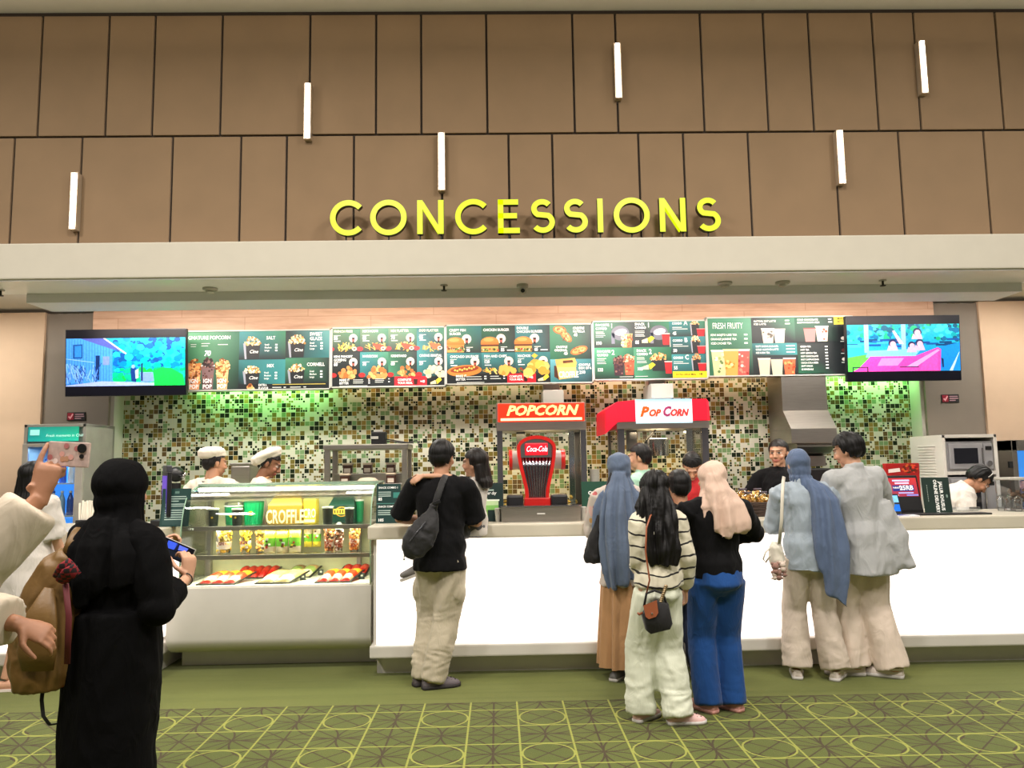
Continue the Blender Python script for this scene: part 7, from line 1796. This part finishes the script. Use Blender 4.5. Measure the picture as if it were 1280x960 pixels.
softbag(t, [(B(970, 678), (.03, .03)), (B(970, 684), (.045, .05)), (B(971, 700), (.05, .055)), (B(972, 710), (.035, .045))], mat('white_leather', (212, 206, 190), .5), seed=4, vox=.007)
m = MB(); m.tube([B(974, 680, -.04), B(977, 650, -.07), B(978, 620, -.07), B(979, 602, -.03), B(980, 596, .06)], [(.012, .003)]*5, 8, flat=(1, 0, 0)); m.build('strap', bpy.data.materials['white_leather'], t, True)
m = MB(); m.tube([B(965, 683), B(957, 690), B(954, 699), B(957, 703), B(963, 694), B(968, 687)], .006, 8); m.build('handle', bpy.data.materials['white_leather'], t, True)
M_plush = fabric('brown_plush', (150, 116, 104), bscale=90, bstr=.8); M_plush2 = fabric('pale_plush', (206, 190, 176), bscale=90, bstr=.8)
for i, (px, py, r_, mt) in enumerate(((969, 708, .026, M_plush), (978, 706, .022, M_plush2), (973, 716, .024, M_plush), (980, 714, .018, M_plush), (968, 718, .018, M_plush2))):
    m = MB(); c_ = B(px, py, -.06); m.sph(c_, r_); m.sph(c_+Vector((0, -.004, -r_*1.3)), r_*.85)
    for sx in (-1, 1): m.sph(c_+Vector((sx*r_*.75, 0, r_*.75)), r_*.42); m.sph(c_+Vector((sx*r_*.9, 0, -r_*1.5)), r_*.35)
    m.build('plush_charm', mt, t, True)
# man
x, y = ground(1092, 845)
md = Fig('young man in loose pale grey shirt and cream trousers, seen from behind', x, y, 12, PZ(541, y, 1058)-.012, 'm', SK2, lean=(2, -3.2), head=(30, 12, -3), pelvis=(-.02, 0), feet={'L': (-.11, .06, 64), 'R': (.10, -.06, 44)}, knees=(-.3, 1, 0), wide=.90,
    arms={'L': ((-.12, .30, 1.10), (-1, -.5, -.4)), 'R': ((.13, .32, 1.10), (1, -.6, -.3))})
md.body(); md.hair(M_hair, vol=1.12, amp=.012, seed=9)
md.top('loose_shirt', F_grey, hem=.72, ease=.045, sleeve=1.9, sr=(.08, .076, .056), flare=.045, amp=.014, freq=6, seed=24, collar=.04, armhole=.082, extra=lambda m: m.tube([md.U(.12, -.05, 1.2), md.U(.17, -.07, .95), md.U(.20, -.07, .74)], [(.08, .09), (.11, .12), (.10, .13)], 20))
md.trousers('wide_trousers', F_cream2, thigh=.112, knee=.112, hemr=.112, hem=.06, amp=.010, freq=5.5, seed=25)
for sd in 'LR': md.shoe(sd, S_cream, S_solew)
# ---------------------------------------------------------------- kitchen staff
def chef_hat(f, tilt, roll, big=1.0):
    H = f.HM @ Matrix.Translation((0, -.012, .055)) @ Matrix.Rotation(R(tilt), 4, 'X') @ Matrix.Rotation(R(roll), 4, 'Y'); m = MB(); q = f.hs
    def sp(c, r): m.sph(H @ Vector(c), tuple(a*q for a in r), M=H.to_3x3().normalized().to_4x4(), seg=24, rings=14)
    sp((0, -.03, .04), (.106*big, .12*big, .05)); sp((0, -.07*big, .022), (.09*big, .075*big, .045)); sp((0, 0, .012), (.088, .1, .036))
    me = remesh(m, .007, 2); push(me, crease(.006, 8, (1, 1, 1), 5)); return f.place('cap', me, F_apron)
x = PX(266, 6.72); c1 = Fig('cook in white shirt and cap seen from behind, left of two cooks', x, 6.72, -22, 1.66, 'm', SK, head=(-24, 10, 0), arms={'L': ((-.18, .30, 1.06), None), 'R': ((.18, .30, 1.06), None)}, wide=1.08)
c1.body(); c1.hair(M_hair2, seed=11); c1.top('white_shirt', F_apron, hem=.86, ease=.03, sleeve=1.1, sr=(.085, .08, .075), seed=26, amp=.010); c1.trousers('dark_trousers', F_black, seed=27); chef_hat(c1, 12, 0)
m = MB(); m.tube([c1.neck+Vector((.075*math.cos(a), .07*math.sin(a)-.0, -.012+.02*math.sin(a))) for a in [2*PI*i/16 for i in range(17)]], [(.012, .004)]*17, 6, flat=(0, 0, 1)); c1.mbplace('apron_strap', m, F_black)
for sd in 'LR': c1.shoe(sd, S_sole, S_sole, 'trainer')
x = PX(312, 6.62); c2 = Fig('cook in white cap looking down to the right behind the display case', x, 6.76, -74, 1.66, 'f', SKD, lean=(8, 0), head=(-4, 20, 0), arms={'L': ((-.15, .30, 1.02), None), 'R': ((.15, .30, 1.02), None)})
c2.body(); c2.hair(M_hair2, seed=12); c2.top('white_shirt', F_apron, hem=.86, ease=.026, sleeve=1.1, sr=(.08, .075, .07), seed=28); c2.trousers('dark_trousers', F_black, seed=29); chef_hat(c2, 52, 0, 1.22)
m = MB(); m.tube([c2.neck+Vector((.075*math.cos(a), .07*math.sin(a)-.0, -.012+.02*math.sin(a))) for a in [2*PI*i/16 for i in range(17)]], [(.012, .004)]*17, 6, flat=(0, 0, 1)); c2.mbplace('apron_strap', m, F_tan)
for sd in 'LR': c2.shoe(sd, S_sole, S_sole, 'trainer')
x = PX(802, 6.66); p1 = Fig('man in mint shirt in profile behind the counter, by the slate blue hijab', x, 6.68, 62, PZ(556, 6.66, 801)-.0, 'm', SK2, head=(8, 6, 0), arms={'L': ((-.18, .28, 1.05), None), 'R': ((.18, .25, 1.0), None)})
p1.body(); p1.hair(M_hair, seed=13, vol=1.04); p1.top('mint_shirt', F_mint, hem=.86, ease=.028, sleeve=.9, sr=(.08, .08, .08), seed=30, collar=.035); p1.trousers('dark_trousers', F_black, seed=31)
for sd in 'LR': p1.shoe(sd, S_sole, S_sole, 'trainer')
x = PX(864, 6.7); p2 = Fig('person with short black hair and red collar bowing the head behind the counter', x, 6.7, 172, 1.60, 'm', SK2, lean=(8, 0), head=(-6, 40, 0), arms={'L': ((-.18, .24, 1.12), None), 'R': ((.18, .24, 1.12), None)}, headfwd=.03)
p2.body(); p2.hair(M_hair, seed=14, vol=1.04); p2.top('red_shirt', F_redc, hem=.86, ease=.026, sleeve=.9, sr=(.08, .08, .08), seed=32, collar=.035); p2.trousers('dark_trousers', F_black, seed=33)
for sd in 'LR': p2.shoe(sd, S_sole, S_sole, 'trainer')
x = PX(975, 6.66); p3 = Fig('young woman in black with dark hair tied back, facing the customers', x, 6.66, 158, PZ(549, 6.66, 985)-.01, 'f', SK2, head=(-14, 4, 0), arms={'L': ((-.2, .22, 1.12), None), 'R': ((.2, .22, 1.12), None)}, voxel=.005)
p3.body(); p3.hair(M_hair2, seed=15, vol=1.0); p3.top('black_shirt', F_black, hem=.86, ease=.024, sleeve=1.9, sr=(.075, .07, .055), seed=34, collar=.02); p3.trousers('dark_trousers', F_black, seed=35)
for sd in 'LR': p3.shoe(sd, S_sole, S_sole, 'trainer')
x = PX(1150, 6.66); p4 = Fig('worker in white shirt bending down behind the counter at the right', x, 6.64, -98, 1.62, 'f', SK, lean=(46, 0), head=(0, 14, 0), arms={'L': ((-.16, .42, .88), None), 'R': ((.16, .42, .88), None)}, voxel=.005)
p4.body(); p4.hair(M_hair, seed=16, vol=1.08); p4.top('white_shirt', F_white, hem=.92, ease=.026, sleeve=1.0, sr=(.08, .075, .075), seed=36, collar=.03, amp=.010); p4.trousers('dark_trousers', F_black, seed=37)
m = MB(); H = p4.HM; m.tube([H @ Vector((.09*math.cos(a), -.0+.0*a, .03+.105*math.sin(a))) for a in [R(10+160*i/14) for i in range(15)]], .005, 6); p4.mbplace('headband', m, M_wplastic)
for sd in 'LR': p4.shoe(sd, S_sole, S_sole, 'trainer')

# ---------------------------------------------------------------- left: girl in white, woman in black, photographer
x, y = ground(30, 866)
g2 = Fig('girl in oversized white T-shirt and black shorts near the drinks fridge', x+.0, y, -20, 1.56, 'f', SK2, head=(10, 0, 0), feet={'L': (-.18, 0, -62), 'R': (-.04, .04, -62)}, pelvis=(-.0, 0),
    arms={'L': ((-.19, .12, .80), None), 'R': ((.19, .14, .80), None)})
g2.body(); g2.hair(M_hair, length=.30, vol=1.05, seed=18)
g2.top('white_t_shirt', F_white, hem=.72, ease=.045, sleeve=.9, sr=(.085, .09, .09), flare=.03, amp=.014, freq=6, seed=40, armhole=.085)
m = MB(); m.tube([g2.U(0, 0, 1.0), g2.P, g2.P-Vector((0, 0, .1))], [(.17, .13), (.18, .14), (.16, .12)], 20)
for sd in 'LR': m.tube([g2.hip[sd], lerp(g2.hip[sd], g2.kn[sd], .62)], [.10, .098], 16)
me = remesh(m, .01, 3); push(me, crease(.006, 8, seed=41)); g2.place('shorts', me, F_black)
for sd in 'LR':
    n = g2.an[sd]; t = R(g2.toe[sd]); f = Vector((-math.sin(t), math.cos(t), 0)); r_ = Vector((f.y, -f.x, 0)); o = Vector((n.x, n.y, 0)); m = MB()
    L = [[o+f*a+r_*w_*u+Vector((0, 0, z)) for u, z in ((-1, 0), (1, 0), (1, .016), (-1, .016))] for a, w_ in ((-.08, .022), (-.05, .036), (.03, .036), (.1, .044), (.16, .036), (.19, .015))]
    m.bridge(L); sh = g2.mbplace('sandal', m, S_cream, smooth=False)
    m = MB(); m.tube([o+f*.1+r_*.044*math.cos(a)+Vector((0, 0, .015+.05*math.sin(a))) for a in [PI*i/10 for i in range(11)]], [(.014, .004)]*11, 8, flat=f); g2.mbplace('sandal_strap', m, S_cream, sh)

Yk = 3.2
x = at(143, 760, Yk).x
bk = Fig('woman in black hijab and long black dress filming the counter with a phone', x, Yk, -14, PZ(577, Yk, 156)-.022, 'f', SK2, head=(-8, 4, 0), lean=(0, 1.0), voxel=.0042, hs=.98,
    arms={'R': (tuple(at(235, 722, 3.36))+(0,), (.25, -.55, -1)), 'L': (tuple(at(196, 690, 3.52))+(0,), (-.4, .3, -1))}, armk=1.1,
    hands={'R': dict(wD=(.0, .1, .95), wN=(-.8, .5, .1), curls=(48, 55, 60, 60), thumb=.55, k=.92), 'L': dict(wD=(.55, .25, .55), wN=(.35, -.3, -.5), curls=(40, 50, 60, 65), thumb=.5, k=.9)})
bk.body()
def sk(m):
    m.tube([bk.P+Vector((0, 0, .12)), bk.P, (0, 0, .7), (-.01, 0, .4), (-.01, 0, .06)], [(.18, .15), (.188, .16), (.185, .165), (.18, .165), (.18, .175)], 30)
bk.top('long_dress', F_abaya, hem=.80, ease=.04, sleeve=1.62, sr=(.082, .078, .062), flare=.0, amp=.010, freq=6, seed=45, armhole=.078, extra=sk)
def dr(m):
    cape(m, [(0, -.005, 1.50, .085, .095), (0, -.01, 1.44, .11, .11), (0, -.015, 1.385, .175, .135), (0, -.02, 1.31, .205, .155), (0, -.02, 1.22, .21, .16), (0, -.02, 1.16, .20, .155)], sx=.03)
    cape(m, [(.0, -.09, 1.48, .07, .04), (-.02, -.13, 1.36, .12, .05), (-.04, -.16, 1.22, .11, .04), (-.05, -.165, 1.10, .05, .02)])
bk.hijab(F_abaya, dr, seed=12, amp=.022, folds=9, hood=1.06)
for sd in 'LR': bk.shoe(sd, S_sole, S_sole, 'slipper')
m = MB(); W_, E_ = bk.wr['R'], bk.el['R']; d_ = (W_-E_).normalized(); c_ = W_-d_*.015; u_ = d_.orthogonal().normalized(); v_ = d_.cross(u_)
m.tube([c_+u_*.029*math.cos(a)+v_*.026*math.sin(a) for a in [2*PI*i/16 for i in range(17)]], .003, 6); bk.mbplace('bracelet', m, M_black)
def phone(label, c, X, Z, w, h, case, screen):
    X = Vector(X).normalized(); Z = Vector(Z); Z = (Z-X*Z.dot(X)).normalized(); N_ = X.cross(Z)   # N_ points away from the viewer side
    T = Matrix(((X.x, N_.x, Z.x, c[0]), (X.y, N_.y, Z.y, c[1]), (X.z, N_.z, Z.z, c[2]), (0, 0, 0, 1)))
    T = Matrix(((X.x, -N_.x, Z.x, c[0]), (X.y, -N_.y, Z.y, c[1]), (X.z, -N_.z, Z.z, c[2]), (0, 0, 0, 1))) if N_.y < 0 else T
    t = thing('phone', label, 'phone', c); m = MB(); m.box(-w/2, w/2, -.004, .005, -h/2, h/2, bev=.003, M=T); m.build('case', case, t)
    return t, T
a_, b_ = at(201, 683, 3.5), at(243, 690, 3.42)
c_ = at(221.5, 689, 3.45)
t, T = phone('black phone held sideways by the woman in black hijab, its screen lit', c_, Vector((.92, -.1, -.38)), Vector((.38, .12, .92)), .150, .074, M_wplastic, None)
m = MB(); P_ = lambda u, v, k=1: T @ Vector(((u-.5)*.146, -.0045-.0003*k, (.5-v)*.070))
for pts, c, k in ((((0, 0), (1, 0), (1, 1), (0, 1)), (12, 12, 18), 1), (((.12, .1), (.45, .06), (.4, .5), (.14, .55)), (60, 90, 220), 2), (((.5, .1), (.8, .1), (.78, .3), (.52, .42)), (90, 110, 230), 2), (((.4, .06), (.5, .06), (.5, .5), (.42, .5)), (24, 30, 60), 2), (((.1, .6), (.8, .5), (.8, .9), (.1, .92)), (26, 30, 40), 2)): m.poly([P_(u, v, k) for u, v in pts], col=c)
m.poly([P_(.9+.03*math.cos(2*PI*i/12), .5+.06*math.sin(2*PI*i/12), 3) for i in range(12)], col=(190, 200, 230)); m.build('screen', M_screen, t, fixn=False)
# brown backpack over her left shoulder
t = thing('backpack', 'brown leather backpack hanging on the left side of the woman in black', 'bag', at(62, 790, 3.1))
M_brl = mat('brown_bag_leather', (106, 78, 36), .5, var=.12, vscale=9, bstr=.3, bscale=50, bdist=.004)
B = lambda px, py, d=0: at(px, py, 3.1+d)
softbag(t, [(B(88, 690), (.03, .04)), (B(76, 705), (.07, .07)), (B(66, 740), (.105, .09)), (B(57, 790), (.125, .10)), (B(54, 840), (.125, .10)), (B(54, 860), (.11, .085))], M_brl, seed=5, vox=.009)
m = MB(); m.tube([B(62, 735, -.10), B(50, 775, -.115), B(46, 815, -.12), B(47, 838, -.11)], [(.02, .012), (.065, .02), (.075, .02), (.06, .012)], 16, flat=(1, 0, 0)); m.build('front_pocket', M_brl, t, True)
m = MB(); m.tube([B(84, 692, -.03), B(90, 676, -.02), B(97, 664, .02), B(102, 658, .10)], [(.022, .006)]*4, 8, flat=(1, 0, 0)); m.build('shoulder_strap', M_brl, t, True)
m = MB(); m.tube([B(54, 858, -.03), B(52, 875, -.04), B(54, 895, -.04), B(62, 906, -.03), B(70, 905, 0), B(76, 900, .04)], [(.008, .003)]*6, 8, flat=(1, 0, 0)); m.build('hanging_strap', F_bag, t, True)
m = MB(); m.tube([B(84, 870-40, -.11), B(86, 770, -.115), B(82, 730, -.09)], [(.012, .004)]*3, 8, flat=(1, 0, 0)); m.build('side_strap', mat('dark_red_webbing', (92, 26, 32), .7), t, True)
t = thing('plaid_scarf', 'red and dark plaid scarf end tucked at the top of the brown backpack', 'scarf', B(82, 715, -.1))
def plaid():
    q = NT('red_plaid'); w1 = q.n('ShaderNodeTexChecker'); q.link(q.coord(), w1.inputs[0]); w1.inputs['Scale'].default_value = 55; w1.inputs[1].default_value = lin((130, 24, 34)); w1.inputs[2].default_value = lin((30, 16, 20)); q.bsdf(w1.outputs[0], .85); return q.m
F_pl = plaid()
for a, b, c, d in ((72, 722, 92, 703), (76, 727, 97, 710)):
    m = MB(); m.tube([B(a, b, -.10), B((a+c)/2, (b+d)/2-2, -.13), B(c, d, -.12)], [(.008, .02), (.01, .03), (.006, .026)], 12, flat=(.4, 0, .6)); m.build('scarf_end', F_pl, t, True)

Yp = 2.1
x = at(-165, 700, Yp).x
ph = Fig('person in cream jacket at the left picture edge raising a phone', x, Yp, -62, 1.66, 'f', (160, 114, 86), head=(0, 0, 0), voxel=.0042,
    arms={'R': (tuple(at(50, 622, 2.10))+(0,), (.1, -.2, -1)), 'L': (tuple(at(24, 780, 2.2))+(0,), (-.2, -.2, -1))}, armk=1.04,
    hands={'R': dict(wD=(.12, .2, .97), wN=(.0, 1, -.2), curls=(8, 80, 85, 90), fold=True, k=.95), 'L': dict(wD=(.85, .2, -.42), wN=(-.2, .6, -.75), curls=(30, 38, 45, 50), thumb=.3, k=.84)})
ph.body(); ph.hair(M_hair, length=.3, seed=20)
ph.top('cream_jacket', F_jacket, hem=.78, ease=.055, sleeve=1.88, sr=(.085, .08, .07), flare=.02, amp=.008, freq=4.5, seed=50, armhole=.09, collar=.03)
ph.trousers('trousers', F_jean, seed=51)
for sd in 'LR': ph.shoe(sd, S_snk, S_solew, 'trainer')
c_ = at(86, 568, 2.14)
M_phc = mat('pearl_pink_case', (206, 180, 172), .25, var=.2, vscale=40)
t, T = phone('phone in a glossy pink flowered case raised in the left foreground', c_, (1, -.1, -.06), (.06, 0, 1), .119, .068, M_phc, None)
m = MB(); m.lathe([(.0125, 0), (.0125, .004)], (0, 0), 18, M=T @ Matrix.Translation((.040, -.004, .018)) @ Matrix.Rotation(R(90), 4, 'X')); m.build('lens', M_black, t)
m = MB(); m.lathe([(.006, 0), (.006, .003)], (0, 0), 14, M=T @ Matrix.Translation((.041, -.004, -.004)) @ Matrix.Rotation(R(90), 4, 'X')); m.build('lens', M_black, t)
m = MB()
for i in range(9): u, v = rnd.uniform(-.05, .025), rnd.uniform(-.028, .028); m.poly([T @ Vector((u+.008*math.cos(a), -.0046-.0001*i, v+.008*math.sin(a))) for a in [2*PI*j/7 for j in range(7)]], col=rnd.choice([(226, 170, 160), (240, 226, 220), (196, 150, 120), (190, 120, 120)]))
m.build('printed_flowers', M_card, t)
# ================================================================ LIGHT
w = bpy.data.worlds.new('lobby_air'); scene.world = w; w.use_nodes = True
bg = w.node_tree.nodes['Background']; bg.inputs[0].default_value = lin((255, 240, 224)); bg.inputs[1].default_value = .16
def area(name, loc, sx, sy, power, col, rot=(0, 0, 0), spread=180):
    l = bpy.data.lights.new(name, 'AREA'); l.shape = 'RECTANGLE'; l.size = sx; l.size_y = sy; l.energy = power; l.color = lin(col)[:3]; l.spread = R(spread)
    o = bpy.data.objects.new(name, l); COL.objects.link(o); o.location = loc; o.rotation_euler = rot; return o
for x in (-4.2, -1.4, 1.4, 4.2):
    for y in (.6, 3.0):
        area('lobby_downlight', (x, y, ZB1-.05), .5, .5, 112, (255, 246, 238))
for x in (-5.2, -3.2, -1.1, 1.1, 3.2, 5.2):  # outermost pair added to brighten the beige side walls
    area('kitchen_ceiling_light', (x, 6.75, ZKC-.04), .9, .25, 33, (255, 250, 242))
# LED strips tucked under the timber bulkhead, washing the tiles
def strip(p0, p1, power, col):
    a = at(p0, 485, YW).x; b = at(p1, 485, YW).x
    area('bulkhead_led_strip', ((a+b)/2, YT-.1, ZW0-.015), abs(b-a), .04, power, col, (R(22), 0, 0))
strip(240, 400, 8, (160, 255, 150)); strip(1040, 1150, 4.5, (165, 255, 155)); strip(420, 1030, 5, (255, 225, 180))
# cove light behind the dropped beam
area('cove_led_strip', (.3, YD+.45, ZD+.02), 9, .05, 95, (255, 236, 224), (R(160), 0, 0))
vs = scene.view_settings
scene.display_settings.display_device = 'sRGB'
vs.view_transform = 'Standard'; vs.look = 'None'; vs.gamma = 1; vs.exposure = 0; vs.use_curve_mapping = False
scene.cycles.max_bounces = 8; scene.cycles.transparent_max_bounces = 24; scene.cycles.caustics_reflective = False; scene.cycles.caustics_refractive = False

for px, y_, z_ in ((678, 7.0, 538), (830, 7.03, 536)):
    area('popcorn_cabinet_lamp', (PX(px, y_), y_+.3, PZ(z_, y_, px)-.02), .5, .3, 14, (255, 224, 176))
area('fridge_lamp', (PX(62, 7.0), 7.09, PZ(556, 7.0, 66)-.03), .3, .05, 5, (150, 200, 255))

for z_, y_, p_ in ((ztop-.05, YG+.24, 9), (zu-.035, YG+.262, 6), (zlw-.035, YG+.172, 6)):
    area('display_case_led', ((CX0+CX1)/2, y_, z_), CX1-CX0-.1, .06, p_, (255, 250, 214))

area('added_ceiling_uplight', (0, YB-.55, ZB1-.32), 13, .06, 38, (255, 240, 222), (PI, 0, 0))  # unseen uplight, added to brighten the ceiling edge above the brown wall
